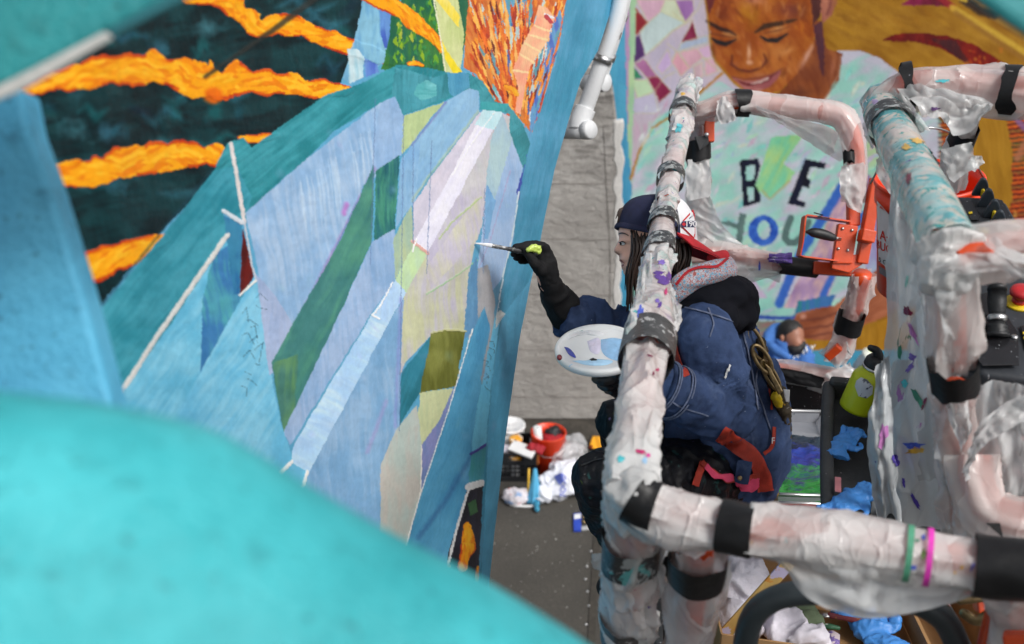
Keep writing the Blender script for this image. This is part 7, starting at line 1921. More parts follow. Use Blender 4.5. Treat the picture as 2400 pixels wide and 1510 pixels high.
mk('tray_rim', *sweep(cr(np.array([T3(hw, -hl, 0), T3(hw + .004, 0, .004), T3(hw, hl, 0)]), 30), .014, 12, 'round'), MAT['tray'], tt)
mk('tray_wall', *box(T3(-hw, 0, -.035), (.012, 2 * hl, .07), np.array([tx, tdir, tn]).T, .003), MAT['tray'], tt, False)
mk('tray_wall', *box(T3(hw, 0, -.035), (.012, 2 * hl, .07), np.array([tx, tdir, tn]).T, .003), MAT['tray'], tt, False)
mk('tray_wall', *box(T3(0, -hl, -.02), (2 * hw, .03, .10), np.array([tx, tdir, tn]).T, .01), MAT['tray'], tt, False)
mk('tray_wall', *box(T3(0, hl, -.03), (2 * hw, .02, .08), np.array([tx, tdir, tn]).T, .006), MAT['tray'], tt, False)
mk('pink_tape', *box(P(1964, 1136, 2.545), (.014, .05, .003), np.array([tx, tdir, tn]).T, .001), M('faded_pink_tape', S(205, 130, 135), .6), tt, False)
glove(P(1980, 1040, 2.70), (tx * .9 + tdir * .4), (-tdir * .9 + tx * .4), .62, 5, 'crumpled blue glove in the grey tool tray under the lime bottle')
glove(P(1990, 1172, 2.50), (tdir * .6 + tx * .8), (tx * .6 - tdir * .8) * -1, .70, 9, 'crumpled blue glove draped over the near rim of the grey tool tray')
# lime bottle
b0, b1_ = P(2004, 960, 2.80), P(2056, 846, 2.74)
ba = axes(b1_ - b0); bl = np.linalg.norm(b1_ - b0)
bot = empty('water_bottle', b0, 'lime green metal water bottle with black cap leaning in the tool tray', 'bottle')
k = bl / .17
bo = lathe([(.030, 0), (.041, .003), (.0425, .01), (.0425, .105 * k), (.041, .115 * k), (.034, .128 * k), (.028, .134 * k), (.028, .142 * k)], 36, ba, b0)
mk('flask', *bo, MAT['lime'], bot); bo_t = bvh(bo)
mk('neck_ring', *lathe([(.0285, .142 * k), (.0295, .144 * k), (.0295, .149 * k), (.027, .150 * k)], 30, ba, b0), MAT['steel'], bot)
mk('cap', *lathe([(.028, .150 * k), (.029, .155 * k), (.028, .172 * k), (.022, .182 * k), (.008, .185 * k)], 30, ba, b0), MAT['black'], bot)
mk('spout', *sweep(cr(np.array([b0 + ba[2] * .18 * k, b0 + ba[2] * .20 * k - ba[0] * .012, b0 + ba[2] * .205 * k - ba[0] * .03]), 8), np.linspace(.014, .008, 8), 10, 'round'), MAT['black'], bot)
mk('sticker', *patch(bo_t, [(2004, 905), (2008, 892), (2018, 885), (2032, 890), (2046, 906), (2044, 924), (2030, 934), (2012, 928)], .002), M('worn_sticker', S(196, 198, 204), .5, var=.1, splats=[(S(90, 92, 104), 30, .56, 1), (S(50, 50, 60), 60, .64, 1)]), bot)
# paint trays
def tray_thing(c_, sx, sy, hgt, label, yaw, zpaint, mats_, seed):
    R = rot('Z', yaw); A = R.T
    root = empty('paint_tray', c_, label, 'paint tray', 'paint trays')
    def q(x, y, z): return c_ + R @ np.array([x, y, z])
    V = []; n = 8
    prof = [(-sx / 2 - .02, hgt), (-sx / 2, hgt), (-sx / 2 + .02, .01), (sx / 2 - .02, .01), (sx / 2, hgt), (sx / 2 + .02, hgt)]
    V = np.array([[q(x, y, z) for x, z in prof] for y in np.linspace(-sy / 2, sy / 2, n)]).reshape(-1, 3)
    F = gridfaces(n, 6).tolist()
    e0 = [0, 1, 2, 3, 4, 5]
    vs = np.vstack([V, V - (0, 0, .004)]); N = len(V)
    F2 = F + [[i + N for i in f[::-1]] for f in F]
    m_clr = M('clear_tray_liner', S(150, 152, 158), .15, var=.15, splats=[(S(30, 40, 60), 14, .62, 1)], coat=.5)
    mk('tray_liner', vs, F2, m_clr, root)
    for y in (-sy / 2, sy / 2):
        mk('tray_end', *box(q(0, y, hgt / 2), (sx - .02, .006, hgt), R, .002), m_clr, root, False)
    mk('tray_lip', *sweep(np.array([q(-sx / 2 - .015, sy / 2, hgt + .004), q(sx / 2 + .015, sy / 2, hgt + .004)]), .006, 8), MAT['steel'], root)
    mk('tray_lip', *sweep(np.array([q(-sx / 2 - .015, -sy / 2, hgt + .004), q(sx / 2 + .015, -sy / 2, hgt + .004)]), .006, 8), MAT['steel'], root)
    for k, (y0, y1, mat_) in enumerate(mats_):
        m_, n_ = 50, 46
        yy, xx = np.meshgrid(np.linspace(y0, y1, m_), np.linspace(-sx / 2 + .012, sx / 2 - .012, n_), indexing='ij')
        z = zpaint + .022 * (fbm(xx * 14, yy * 30, 0, seed + k, 4) - .4) + .012 * (1 - np.abs(2 * vn(xx * 30, yy * 60, 0, seed + k + 4) - 1)) ** 2
        V = np.array([q(a_, b2, c3) for a_, b2, c3 in zip(xx.ravel(), yy.ravel(), z.ravel())])
        mk('wet_paint', V, gridfaces(m_, n_).tolist(), mat_, root)
    return root
pmat, nt, b_ = newmat('mixed_wet_paint')
v = coords(nt, (1, 2.4, 1)); v2 = coords(nt)
sp_ = nd(nt, 'ShaderNodeSeparateXYZ'); tc = nd(nt, 'ShaderNodeTexCoord'); nt.links.new(tc.outputs['Object'], sp_.inputs[0])
ad = nd(nt, 'ShaderNodeMath', operation='MULTIPLY_ADD'); nt.links.new(noise(nt, 9, 5, .65, v, .8), ad.inputs[0]); ad.inputs[1].default_value = .36; nt.links.new(sp_.outputs[1], ad.inputs[2])
cr_ = nd(nt, 'ShaderNodeValToRGB'); nt.links.new(ramp(nt, ad.outputs[0], -.12, .46), cr_.inputs[0])
el_ = cr_.color_ramp.elements
el_[0].position = 0; el_[0].color = (*S(30, 70, 70), 1); el_[1].position = 1; el_[1].color = (*S(24, 26, 50), 1)
for pos, c_ in ((.14, S(40, 150, 50)), (.34, S(34, 135, 48)), (.42, S(50, 30, 120)), (.50, S(40, 140, 60)), (.56, S(40, 40, 130)), (.66, S(30, 60, 165)), (.74, S(20, 34, 66)), (.86, S(24, 50, 66))):
    e = el_.new(pos); e.color = (*c_, 1)
nt.links.new(cr_.outputs[0], b_.inputs['Base Color']); b_.inputs['Roughness'].default_value = .25; b_.inputs['Coat Weight'].default_value = .3
bump(nt, b_, noise(nt, 34, 6, .7, v), .016)
tc_ = (P(1868, 1080, 3.75)); tc_[2] = PF + .16
tcen = PZ(1872, 1078, PF + .19)
tray_thing(np.array([tcen[0] - .04, tcen[1], PF + .16]), .34, .56, .05, 'plastic paint tray full of thick green, blue and violet wet paint', -3, .022, [(-.26, .16, pmat)], 3)
mk_b = box((tcen[0] - .04, tcen[1], PF + .078), (.36, .58, .15), None, .01)
tag(mk('storage_crate', *mk_b, MAT['tray'], None, False), 'low dark grey crate under the tray of green and blue paint', 'crate')
t2 = PZ(1880, 1204, PF + .19)
tray_thing(np.array([t2[0] - .02, t2[1] - .02, PF + .16]), .26, .17, .05, 'small clear paint tray with a pool of red orange paint', -3, .022, [(-.07, .05, wet('red_orange_paint', S(205, 60, 25)))], 8)
tag(mk('storage_crate', *box((t2[0] - .02, t2[1] - .02, PF + .078), (.30, .22, .15), None, .01), MAT['tray'], None, False), 'low dark grey crate under the small tray of red paint', 'crate')
# orange bucket with printing, hung on the rail
kc = P(2178, 416, 3.06); kb = P(2158, 676, 3.22); ka = axes(kc - kb); kl = np.linalg.norm(kc - kb)
bk = empty('bucket', kb, 'large orange red plastic bucket with printed white label hung behind the painted rail', 'bucket', 'orange buckets')
kv = lathe([(.118, 0), (.122, .004), (.132, kl * .62), (.136, kl * .80), (.142, kl * .81), (.142, kl * .90), (.137, kl * .905), (.140, kl * .96), (.147, kl * .965), (.147, kl), (.140, kl), (.134, kl * .9), (.116, .01)], 48, ka, kb, caps=False)
mk('shell', *kv, MAT['bucket'], bk); k_t = bvh(kv)
mk('bottom', *lathe([(.118, .003), (.05, .003), (.001, .003)], 30, ka, kb, caps=False), MAT['bucket'], bk)
mk('label', *patch(k_t, [(2056, 470), (2086, 505), (2120, 520), (2120, 640), (2080, 628), (2060, 612)], .002), MAT['white'], bk)
mk('label', *patch(k_t, [(2060, 622), (2090, 642), (2120, 650), (2120, 668), (2086, 656), (2062, 640)], .002), M('grey_label_band', S(130, 125, 130), .5), bk)
m_rp = M('red_print', S(225, 52, 36), .5)
for tx_, cx0, cy0, sz in (('A·P', 2079, 566, 27), ('BUCKET', 2089, 596, 25)):
    mk('label_lettering', *text_vf(tx_, lambda x, y, a_=cx0, b2=cy0, s_=sz: hit(k_t, a_ + x * s_ * .78, b2 + x * 9 - y * s_ * 1.15, .004), 1.0), m_rp, bk)
mk('label_lettering', *text_vf('5 Gallons', lambda x, y: hit(k_t, 2084 + x * 12, 624 + x * 6 - y * 15, .004), 1.0), MAT['black'], bk)
mk('wire_handle', *sweep(cr(np.array([P(2040, 430, 3.06), P(2100, 330, 2.9), P(2178, 300, 2.8), P(2250, 330, 2.9), P(2312, 428, 3.06)]), 30), .003, 8), MAT['steel'], bk)
# cardboard box with its clutter
bz = PF + .22
def BZ(x, y, z=bz): return PZ(x, y, z)
cor = [BZ(1668, 1290), BZ(1960, 1322), BZ(1990, 1500), BZ(1640, 1492)]
fx0, fx1 = .545, 1.30; fy0, fy1 = 2.23, 2.60
cb = empty('cardboard_box', ((fx0 + fx1) / 2, (fy0 + fy1) / 2, PF), 'open cardboard box on the platform floor holding rags and brushes', 'cardboard box')
def wallbox(c_, s_, nm='box_side'): return mk(nm, *box(c_, s_, None, .001), MAT['card'], cb, False)
bh = .20
wallbox(((fx0 + fx1) / 2, fy1, PF + .01 + bh / 2), (fx1 - fx0, .006, bh)); mk('box_side', *prism(np.array([(fx0, fy0, PF + .01), (fx1, fy0 - .16, PF + .01), (fx1, fy0 - .16, PF + .01 + bh), (fx0, fy0, PF + .01 + bh)]), (0, .006, 0)), MAT['card'], cb, False)
wallbox((fx0, (fy0 + fy1) / 2, PF + .01 + bh / 2), (.006, fy1 - fy0 - .008, bh)); wallbox((fx1, (fy0 - .16 + fy1) / 2, PF + .01 + bh / 2), (.006, fy1 - fy0 + .15, bh))
mk('box_bottom', *prism(np.array([(fx0 + .01, fy0 + .01, PF + .006), (fx1 - .01, fy0 - .15, PF + .006), (fx1 - .01, fy1 - .01, PF + .006), (fx0 + .01, fy1 - .01, PF + .006)]), (0, 0, .006)), MAT['card'], cb, False)
wallbox((1.13, (fy0 + fy1) / 2, PF + .06), (.010, fy1 - fy0 - .02, .08), 'divider')
fV = np.array([(fx0, fy1 + .004, PF + bh + .01), (fx1, fy1 + .004, PF + bh + .01), (fx1 - .02, fy1 + .09, PF + bh - .01), (fx0 + .02, fy1 + .09, PF + bh - .01)])
mk('box_flap', *prism(fV, (0, .005, .002)), MAT['card'], cb, False)
# towel
tw = PZ(1735, 1400, PF + .10)
tv = remesh([ellipsoid(tw + (0, .03, .03), (.085, .10, .075)), ellipsoid(tw + (-.03, -.08, -.01), (.075, .085, .05)), ellipsoid(tw + (.0, .11, .05), (.05, .05, .05))], .006, 4, [(.03, (12, 12, 12), 3, True), (.008, (60, 60, 60), 5, False), (.006, (130, 130, 130), 6, False)])
tag(mk('towel', *tv, M('white_terry', S(222, 218, 228), .95, var=.06, vs=60, bumpd=.006, bs=240, splats=[(S(170, 205, 205), 18, .69, 1)])), 'bunched white terry towel in the corner of the cardboard box', 'towel')
rg = PZ(1842, 1466, PF + .07)
tag(mk('rag', *remesh([ellipsoid(rg, (.075, .07, .04)), ellipsoid(rg + (.05, -.06, .0), (.06, .04, .03))], .006, 3, [(.035, (14, 14, 14), 9, True), (.01, (40, 40, 40), 8, True)]), M('white_rag', S(214, 210, 220), .9)), 'crumpled white rag under the bent dark tube in the cardboard box', 'rag', 'rags in the box')
rg = PZ(1862, 1448, PF + .08)
tag(mk('rag', *remesh([ellipsoid(rg + (.02, .0, 0), (.05, .05, .035))], .006, 3, [(.03, (16, 16, 16), 12, True)]), M('olive_rag', S(105, 120, 92), .9, var=.3, splats=[(S(205, 205, 205), 16, .66, 1)])), 'crumpled olive green rag beside the white rag in the box', 'rag', 'rags in the box')
# stirring stick
s0, s1 = P(1832, 1338, 2.92), P(1712, 1472, 2.98)
sd = s1 - s0; sL = np.linalg.norm(sd); sd /= sL
za = -FWD - sd * np.dot(-FWD, sd); za /= np.linalg.norm(za)
tag(mk('paint_stick', *box((s0 + s1) / 2, (sL + .06, .034, .008), np.array([sd, np.cross(za, sd), za]).T, .002), MAT['wood'], None, False), 'flat wooden paint stirring stick leaning across the cardboard box', 'stick')
def brush(a_, b2, wd, label, hm, bm_, zz=.0):
    a_ = np.array(a_); b2 = np.array(b2); d_ = b2 - a_; L = np.linalg.norm(d_); d_ /= L
    root = empty('paintbrush', (a_ + b2) / 2, label, 'paintbrush', 'brushes in the box')
    up_ = np.array([0, 0, 1.0]); up_ -= d_ * np.dot(up_, d_); up_ /= np.linalg.norm(up_)
    mk('handle', *sweep(cr(np.array([a_, a_ + d_ * L * .25, a_ + d_ * L * .6]), 14), np.interp(np.arange(14), [0, 4, 9, 13], [.006, .009, .007, .009]), 12, 'round'), hm, root)
    mk('ferrule', *sweep(np.array([a_ + d_ * L * .6, a_ + d_ * L * .66, a_ + d_ * L * .76]), [.009, .010, .011], 14, ell=(.6, wd), up=up_), MAT['steel'], root)
    mk('bristles', *sweep(np.array([a_ + d_ * L * .76, a_ + d_ * L * .86, b2]), [.011, .012, .008], 14, ell=(.5, wd * 1.1), up=up_), bm_, root)
hz = PF + .035
m_h1 = M('smeared_handle', S(60, 110, 80), .4, var=.4, vs=20, splats=[(S(190, 200, 190), 30, .58, 1), (S(190, 110, 40), 26, .6, 1), (S(130, 30, 40), 30, .62, 1)])
m_h2 = M('rosewood_handle', S(130, 60, 66), .4, var=.4, vs=30, splats=[(S(170, 130, 60), 30, .55, 1)])
brush(PZ(2044, 1462, hz + .03), PZ(1880, 1430, hz + .02), 1.2, 'slim red brown handled brush lying across the blue glove in the box', m_h2, M('dark_bristles', S(60, 50, 50), .8))
brush(PZ(1965, 1472, hz), PZ(1860, 1456, hz), 1.6, 'thick handled brush smeared green and orange in the cardboard box', m_h1, M('red_bristles', S(120, 30, 36), .8))
brush(PZ(1850, 1478, hz), PZ(1968, 1500, hz), 2.6, 'wide flat brush with violet bristles in the cardboard box', MAT['black'], M('violet_bristles', S(120, 100, 165), .7, var=.3, vs=40, splats=[(S(205, 190, 195), 24, .55, 1)]))
gq = PZ(2040, 1478, PF + .04)
glove(gq, np.array([.9, .3, .1]) / np.linalg.norm([.9, .3, .1]), np.cross(np.array([0, 0, 1.0]), np.array([.9, .3, 0])) / .949, 1.15, 21, 'crumpled blue glove lying in the cardboard box under the near rail')
# clamp by the orange post
cl = empty('spring_clamp', P(2290, 1400, 2.15), 'orange and steel clamp hanging at the right end of the near rail', 'clamp')
mk('jaw', *bevelled(prism(np.array([P(x, y, 2.12) for x, y in [(2272, 1400), (2318, 1380), (2320, 1425), (2296, 1440), (2290, 1410), (2274, 1416)]]), FWD * .03), .003), MAT['orange'], cl, False)
mk('bar', *sweep(np.array([P(2250, 1408, 2.12), P(2302, 1402, 2.11)]), .008, 10, 'round'), MAT['brass'], cl)
mk('shoe', *sweep(cr(np.array([P(2262, 1440, 2.16), P(2290, 1456, 2.15), P(2318, 1440, 2.14), P(2326, 1416, 2.14)]), 16), .012, 10, 'round', ell=(1, .5)), MAT['brass'], cl)

# ------------------------------------------------------------------ things on the pavement
gb = PZ(1284, 1100); root = empty('bucket', gb, 'orange bucket on the pavement holding a paper roll and red and black cloths', 'bucket', 'orange buckets')
gk = lathe([(.115, 0), (.118, .004), (.130, .24), (.135, .245), (.137, .29), (.142, .295), (.145, .36), (.150, .365), (.150, .375), (.142, .375), (.132, .28), (.114, .01)], 40, None, gb, caps=False)
mk('shell', *gk, MAT['bucket'], root); mk('bottom', *lathe([(.115, .003), (.001, .003)], 24, None, gb, caps=False), MAT['bucket'], root)
mk('wire_handle', *sweep(np.array([gb + (.155 * math.cos(t), -.155 * math.sin(t) - .02, .33 - .10 * math.sin(t)) for t in np.linspace(0, math.pi, 20)]), .003, 6), MAT['steel'], root)
def cloth(c_, rad, seed, m, label, cat, amp=.05, f=10, nm='cloth', vox=.012):
    return tag(mk(nm, *remesh([ellipsoid(c_, rad, 20, 14)], vox, 2, [(amp, (f, f, f), seed, True), (amp * .4, (f * 2.3,) * 3, seed + 3, True)]), m), label, cat)
cloth(gb + (.03, .0, .30), (.09, .09, .06), 3, M('red_cloth', S(165, 24, 36), .8), 'red cloth stuffed in the orange bucket on the pavement', 'cloth')
cloth(gb + (.035, .03, .35), (.065, .05, .05), 5, MAT['black'], 'black cloth on top of the red cloth in the orange bucket', 'cloth')
tag(mk('paper_roll', *lathe([(.010, 0), (.035, 0), (.035, .22), (.012, .22), (.010, .15)], 24, axes((-.1, .0, 1)), gb + (-.075, -.03, .22)), MAT['white']), 'white paper roll standing in the orange bucket on the pavement', 'paper roll')
cloth(gb + (-.10, -.14, .30), (.09, .05, .05), 8, M('crimson_cloth', S(150, 26, 38), .8), 'crimson cloth hanging over the front rim of the pavement bucket', 'cloth')
# black crates with paint jars
def crate(c_, sx, sy, h_, label):
    root = empty('milk_crate', c_, label, 'crate', 'black milk crates')
    cx0, cy0, cz0 = c_
    for k, (dx, dy, lx, ly) in enumerate(((0, -sy / 2, sx, 0), (0, sy / 2, sx, 0), (-sx / 2, 0, 0, sy), (sx / 2, 0, 0, sy))):
        L = lx or ly; vf = []
        hor = lambda x0, x1, z0, z1: box((cx0 + dx + ((x0 + x1) / 2 if lx else 0), cy0 + dy + ((x0 + x1) / 2 if ly else 0), cz0 + (z0 + z1) / 2), ((x1 - x0) if lx else .012, (x1 - x0) if ly else .012, z1 - z0), None, .002)
        vf += [hor(-L / 2, L / 2, h_ - .03, h_), hor(-L / 2, -.06, h_ - .075, h_ - .03), hor(.06, L / 2, h_ - .075, h_ - .03), hor(-L / 2, L / 2, h_ - .12, h_ - .075), hor(-L / 2, L / 2, 0, .05)]
        for i in range(9):
            x = -L / 2 + L * i / 8
            vf.append(hor(x - .008, x + .008, .05, h_ - .12))
        for z in (.09, .13):
            if z < h_ - .13: vf.append(hor(-L / 2, L / 2, z - .006, z + .006))
        mk('crate_side', *join(*vf), MAT['black'], root, False)
    mk('crate_floor', *box((cx0, cy0, cz0 + .012), (sx - .02, sy - .02, .014)), MAT['black'], root, False)
    return root
cA = PZ(1208, 1130); crate(cA + (.0, .17, 0), .34, .32, .28, 'black milk crate holding paint jars beside the orange bucket')
jb = cA + (.0, .17, .02)
def jar(c_, r_, h_, lidm, bodym, label):
    root = empty('paint_jar', c_, label, 'jar', 'paint jars in the crate')
    mk('pot', *lathe([(r_ * .9, 0), (r_, .005), (r_, h_), (r_ * .9, h_ + .008)], 20, None, c_), bodym, root)
    mk('lid', *lathe([(r_ * 1.06, h_ + .004), (r_ * 1.06, h_ + .025), (r_ * .95, h_ + .030), (.005, h_ + .030)], 20, None, c_), lidm, root)
my = M('yellow_splashed', S(235, 165, 40), .4, var=.1, splats=[(S(240, 235, 220), 18, .55, 1), (S(220, 100, 30), 26, .63, 1)])
jar(jb + (-.09, -.03, 0), .055, .20, M('white_splashed', S(215, 210, 222), .4, splats=[(S(120, 90, 160), 24, .66, 1)]), MAT['white'], 'jar with a white lid in the black crate')
jar(jb + (.005, .05, 0), .055, .25, my, M('amber_jar', S(190, 140, 30), .3), 'taller jar with a yellow splashed lid in the black crate')
jar(jb + (.095, -.02, 0), .058, .20, M('green_lid', S(40, 72, 74), .35, var=.3, splats=[(S(70, 130, 100), 20, .6, 1)]), M('dark_jar', S(30, 44, 50), .3), 'jar with a dark green lid in the black crate')
jar(jb + (.0, -.10, 0), .05, .17, my, MAT['white'], 'short jar with a yellow splashed lid at the front of the black crate')
# lid, paper, ochre tin behind
lp_ = PZ(1200, 1036, .0)
root = empty('paint_tub', lp_ + (-.02, -.22, 0), 'white tub with a blue smeared round lid behind the black crate', 'tub')
mk('lid', *lathe([(.005, .29), (.125, .29), (.135, .292), (.135, .315), (.125, .318), (.118, .308), (.005, .306)], 36, None, lp_ + (-.02, -.22, 0)), M('lid_white', S(222, 222, 222), .4, splats=[(S(90, 110, 180), 16, .64, 1)]), root)
mk('pot', *lathe([(.10, 0), (.118, .01), (.124, .285), (.118, .288)], 30, None, lp_ + (-.02, -.22, 0)), MAT['white'], root)
pp_ = np.array([PZ(x, y, .30) for x, y in [(1206, 1030), (1258, 1052), (1246, 1074), (1190, 1052)]])
tag(mk('paper_sheet', *prism(pp_, (0, 0, -.012)), MAT['white'], None, False), 'white card sheet lying across the crate next to the orange bucket', 'card sheet')
tag(mk('wooden_panel', *box(PZ(1232, 1062, .2), (.24, .05, .16), rot('Z', -20), .004), M('ochre_board', S(165, 95, 40), .7), None, False), 'small ochre board under the white card sheet', 'board')
# umbrella, rag, hoop, bags, brush pack, striped cloth
um = empty('folded_umbrella', PZ(1255, 1150), 'folded light blue umbrella leaning on the black crate', 'umbrella')
u0, u1 = PZ(1252, 1172, .01), PZ(1254, 1100, .28)
ud = axes(u1 - u0, (1, 0, 0)); ul = np.linalg.norm(u1 - u0); vf = []
for j in range(7):
    a_ = j / 7 * 2 * math.pi
    o_ = np.array([math.cos(a_), math.sin(a_), 0]) @ ud
    vf.append(sweep(cr(np.array([u1 + o_ * .012, (u0 + u1) / 2 + o_ * .032, u0 + o_ * .055]), 8), np.linspace(.010, .030, 8), 8, 'round', ell=(1, .5)))
mk('canopy', *remesh(vf, .010, 2), M('sky_blue_nylon', S(80, 165, 205), .6, var=.15), um)
mk('shaft', *sweep(np.array([u0 - ud[2] * .05 + (-.05, 0, .03), u1 + (-.05, -.02, .02)]), .008, 8), M('yellow_shaft', S(225, 180, 60), .5), um)
mk('handle', *sweep(np.array([u0 + (.01, -.05, .02), u0 + (.02, -.16, .02)]), .022, 10, 'round'), M('teal_handle', S(50, 130, 160), .5), um)
cloth(PZ(1214, 1164, .04), (.10, .08, .05), 15, M('smeared_rag', S(205, 200, 205), .9, splats=[(S(120, 150, 190), 14, .58, 1), (S(190, 110, 100), 18, .63, 1), (S(70, 70, 100), 20, .68, 1)]), 'paint smeared white rag in front of the black crate', 'rag', .05, 12, 'rag')
hp = cr(np.array([PZ(x, y, .012) for x, y in [(1188, 1176), (1200, 1184), (1225, 1187), (1250, 1186), (1268, 1176), (1274, 1166)]]), 30)
tag(mk('cable_hoop', *sweep(hp, .010, 8, 'round'), MAT['white']), 'curved white plastic strap lying in front of the rag', 'strap')
bgc = PZ(1318, 1138, .08)
m_bag = M('white_bag', S(222, 224, 232), .4, var=.05, vs=14, bumpd=.006, bs=30)
bgv = remesh([ellipsoid(bgc, (.17, .15, .09)), ellipsoid(bgc + (-.15, -.10, -.03), (.07, .06, .045)), ellipsoid(bgc + (.02, .12, .06), (.12, .09, .07))], .010, 3, [(.07, (7, 7, 7), 4, True), (.03, (16, 16, 16), 6, True)])
bag = mk('carrier_bag', *bgv, m_bag); tag(bag, 'crumpled white carrier bag with blue print on the pavement', 'bag'); bg_t = bvh(bgv)
m_bp = M('blue_print', S(95, 110, 195), .5)
mk('bag_print', *text_vf('FOOD', lambda x, y: hit(bg_t, 1326 - y * 16, 1138 - x * 15, .008, 10), 1.2), m_bp, bag)
mk('bag_print', *patch(bg_t, [(1298, 1118), (1318, 1108), (1322, 1128), (1312, 1136)], .008, 10), m_bp, bag)
cbv = remesh([ellipsoid(PZ(1330, 1075, .12), (.16, .12, .13)), ellipsoid(PZ(1350, 1052, .06), (.10, .14, .06))], .010, 3, [(.08, (7, 7, 7), 14, True), (.03, (18, 18, 18), 16, True)])
tag(mk('clear_bag', *cbv, plastic('clear_bag_film', .55, (), (.75, .76, .78))), 'translucent plastic bag slumped behind the orange bucket on the pavement', 'bag')
bp = empty('brush_pack', PZ(1368, 1223), 'blue carded pack of paintbrushes lying on the pavement', 'brush pack')
def QZ(x, y, z=.02): return PZ(x, y, z)
mk('card', *prism(np.array([QZ(1344, 1204), QZ(1363, 1202), QZ(1362, 1243), QZ(1345, 1244)]), (0, 0, -.012)), M('blue_card', S(38, 70, 175), .4, var=.1), bp, False)
mk('card_label', *prism(np.array([QZ(1346, 1206, .022), QZ(1361, 1204, .022), QZ(1361, 1215, .022), QZ(1346, 1217, .022)]), (0, 0, .001)), MAT['white'], bp, False)
for yy in (1211, 1222):
    mk('ferrule', *sweep(np.array([QZ(1363, yy), QZ(1374, yy)]), .018, 12, ell=(.5, 1)), MAT['brass'], bp)
    mk('bristles', *sweep(np.array([QZ(1374, yy), QZ(1381, yy)]), .016, 12, ell=(.5, 1)), MAT['white'], bp)
    mk('handle', *sweep(np.array([QZ(1381, yy), QZ(1401, yy - 1)]), [.009, .012], 10, 'round'), MAT['black'], bp)
mk('blister', *prism(np.array([QZ(1362, 1234), QZ(1380, 1232), QZ(1384, 1240), QZ(1364, 1242)]), (0, 0, -.008)), plastic('blister_film', .5, ()), bp, False)
sm, nt, b_ = newmat('striped_cloth')
wv = nd(nt, 'ShaderNodeTexWave'); wv.inputs['Scale'].default_value = 6.5; wv.inputs['Distortion'].default_value = 2.5; nt.links.new(coords(nt, (.25, 2.6, 1)), wv.inputs['Vector'])
nt.links.new(mixc(nt, ramp(nt, wv.outputs['Fac'], .35, .55), S(150, 50, 20), S(240, 170, 40)), b_.inputs['Base Color'])
sv = np.array([[PZ(1380 + 46 * u + 10 * v_, 1050 - 28 * v_ + 3 * u, .02 + .03 * math.sin(u * 7 + v_ * 3) ** 2) for u in np.linspace(0, 1.6, 14)] for v_ in np.linspace(0, 1, 8)]).reshape(-1, 3)
V = np.vstack([sv, sv - (0, 0, .006)]); F = gridfaces(8, 14).tolist(); N = len(sv)
tag(mk('striped_canvas', V, F + [[i + N for i in f[::-1]] for f in F], sm), 'orange and red wavy striped canvas piece lying by the pier foot', 'canvas')
wt = P(2040, 838, 9.3)
tag(mk('paint_tub', *lathe([(.06, -.16), (.075, -.15), (.08, .0), (.086, .01), (.086, .03), (.005, .03)], 24, axes((.4, -.3, 1)), wt), M('white_green_tub', S(222, 226, 215), .5, splats=[(S(190, 215, 60), 6, .52, 1)])), 'white and lime tub standing at the foot of the far wall', 'tub')

# ------------------------------------------------------------------ loose dabs of paint on the film
film = [o for o in lift.children if o.name.startswith('plastic_wrap')]
curt = [o for o in lift.children if o.name.startswith('plastic_flap')]
def world_vf(obs):
    vs = []
    for o in obs:
        me = o.data; n = len(me.vertices); co = np.empty(n * 3, np.float32); me.vertices.foreach_get('co', co)
        vs.append((co.reshape(-1, 3).astype(float) + wloc(o), [list(p.vertices) for p in me.polygons]))
    return join(*vs)
film_t = bvh(world_vf(film + curt))
PC = {}
def smear(x, y, rx, ry, ang, col, seed):
    r = random.Random(seed); pts = []
    n = 16
    for k in range(n):
        t = 2 * math.pi * k / n; q = r.uniform(.55, 1.25)
        u, v = rx * q * math.cos(t), ry * q * math.sin(t); A = math.radians(ang)
        pts.append((x + u * math.cos(A) - v * math.sin(A), y + u * math.sin(A) + v * math.cos(A)))
    if col not in PC: PC[col] = M('dab_of_paint', S(*col), .35, var=.3, vs=40, bumpd=.001)
    V, F = patch(film_t, pts, .002, 2.2, 4)
    dd = (V - CAM) @ FWD
    if np.ptp(dd) > .10: return
    mk('paint_dab', V, F, PC[col], lift)
VI, PU, MG, TL, GN, BL, YW, MR, LB = (120, 95, 180), (88, 50, 140), (185, 40, 105), (80, 185, 195), (50, 125, 100), (70, 90, 185), (215, 170, 60), (120, 30, 65), (150, 190, 225)
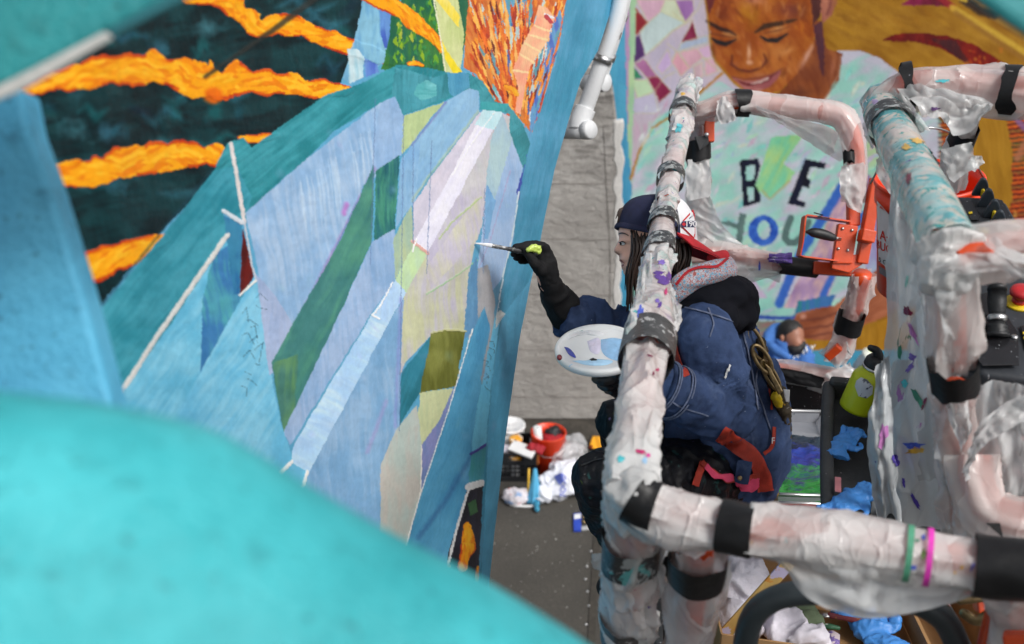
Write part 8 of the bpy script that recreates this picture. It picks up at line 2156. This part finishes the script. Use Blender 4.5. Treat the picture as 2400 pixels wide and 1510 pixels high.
for i_, (x, y, rx, ry, an, co) in enumerate([(1551, 616, 10, 6, -10, VI), (1545, 640, 13, 6, 5, PU), (1552, 655, 18, 11, 20, PU), (1566, 650, 6, 12, 10, PU), (1560, 685, 5, 10, 5, MG), (1541, 706, 6, 6, 0, VI), (1546, 716, 5, 9, 20, PU), (1500, 732, 8, 14, 10, BL), (1512, 745, 6, 9, 0, VI), (1526, 770, 3, 4, 0, MG), (1536, 752, 2, 6, 20, MG), (1535, 766, 7, 5, 0, MR), (1532, 776, 7, 4, 0, MG),
        (1584, 395, 10, 8, 30, TL), (1590, 300, 8, 12, 20, TL), (1560, 460, 12, 3, -30, MR), (1600, 220, 6, 4, 0, YW), (1589, 216, 3, 3, 0, DKB and (40, 45, 70)), (1531, 876, 3, 6, 0, MR), (1540, 868, 4, 4, 0, MG), (1522, 834, 7, 3, 20, MR), (1500, 1060, 14, 5, 10, MG), (1518, 1068, 6, 5, 0, (210, 60, 150)), (1455, 1078, 9, 8, 0, TL), (1510, 1080, 6, 9, 20, LB),
        (2142, 1044, 26, 11, 3, BL), (2146, 1056, 24, 8, -6, YW), (2140, 838, 9, 10, 0, VI), (2134, 862, 16, 7, -50, VI), (2122, 900, 10, 9, 30, TL), (2152, 934, 7, 26, -30, GN), (2166, 944, 4, 16, 20, MR), (2187, 990, 8, 16, -10, (40, 75, 65)), (2098, 1078, 8, 14, -20, (75, 60, 150)), (2118, 1130, 4, 12, -8, (75, 60, 150)), (2146, 1176, 6, 22, -30, (70, 55, 150)), (2128, 730, 16, 10, 40, MR), (2140, 780, 6, 30, -25, (190, 120, 185)), (2110, 826, 6, 16, 5, GN), (2070, 1020, 12, 34, 5, (185, 120, 180)), (2126, 660, 5, 14, 10, (150, 205, 190)),
        (1942, 1228, 3, 2, 0, (140, 110, 90)), (2254, 1330, 4, 7, 30, YW), (2238, 1342, 3, 3, 0, YW), (2278, 1330, 3, 12, 20, BL), (2165, 1260, 5, 7, 0, BL), (2150, 1268, 6, 4, 0, GN), (2164, 1300, 7, 12, 10, (90, 110, 60)), (2140, 1330, 10, 6, 0, BL),
        (2150, 330, 16, 7, 10, (205, 165, 75)), (2124, 345, 10, 7, 0, (205, 165, 75)), (2130, 420, 6, 14, 10, (120, 30, 60)), (2215, 540, 12, 18, -30, (150, 165, 220)), (2190, 255, 12, 4, 0, (90, 60, 110)), (2210, 190, 18, 4, 0, TL), (2060, 260, 8, 6, 0, (100, 90, 150)), (2052, 240, 10, 6, 20, (170, 150, 195)), (1816, 608, 16, 4, 5, PU), (1780, 625, 3, 12, 0, BL)]):
    smear(x, y, rx, ry, an, co, i_ + 3)
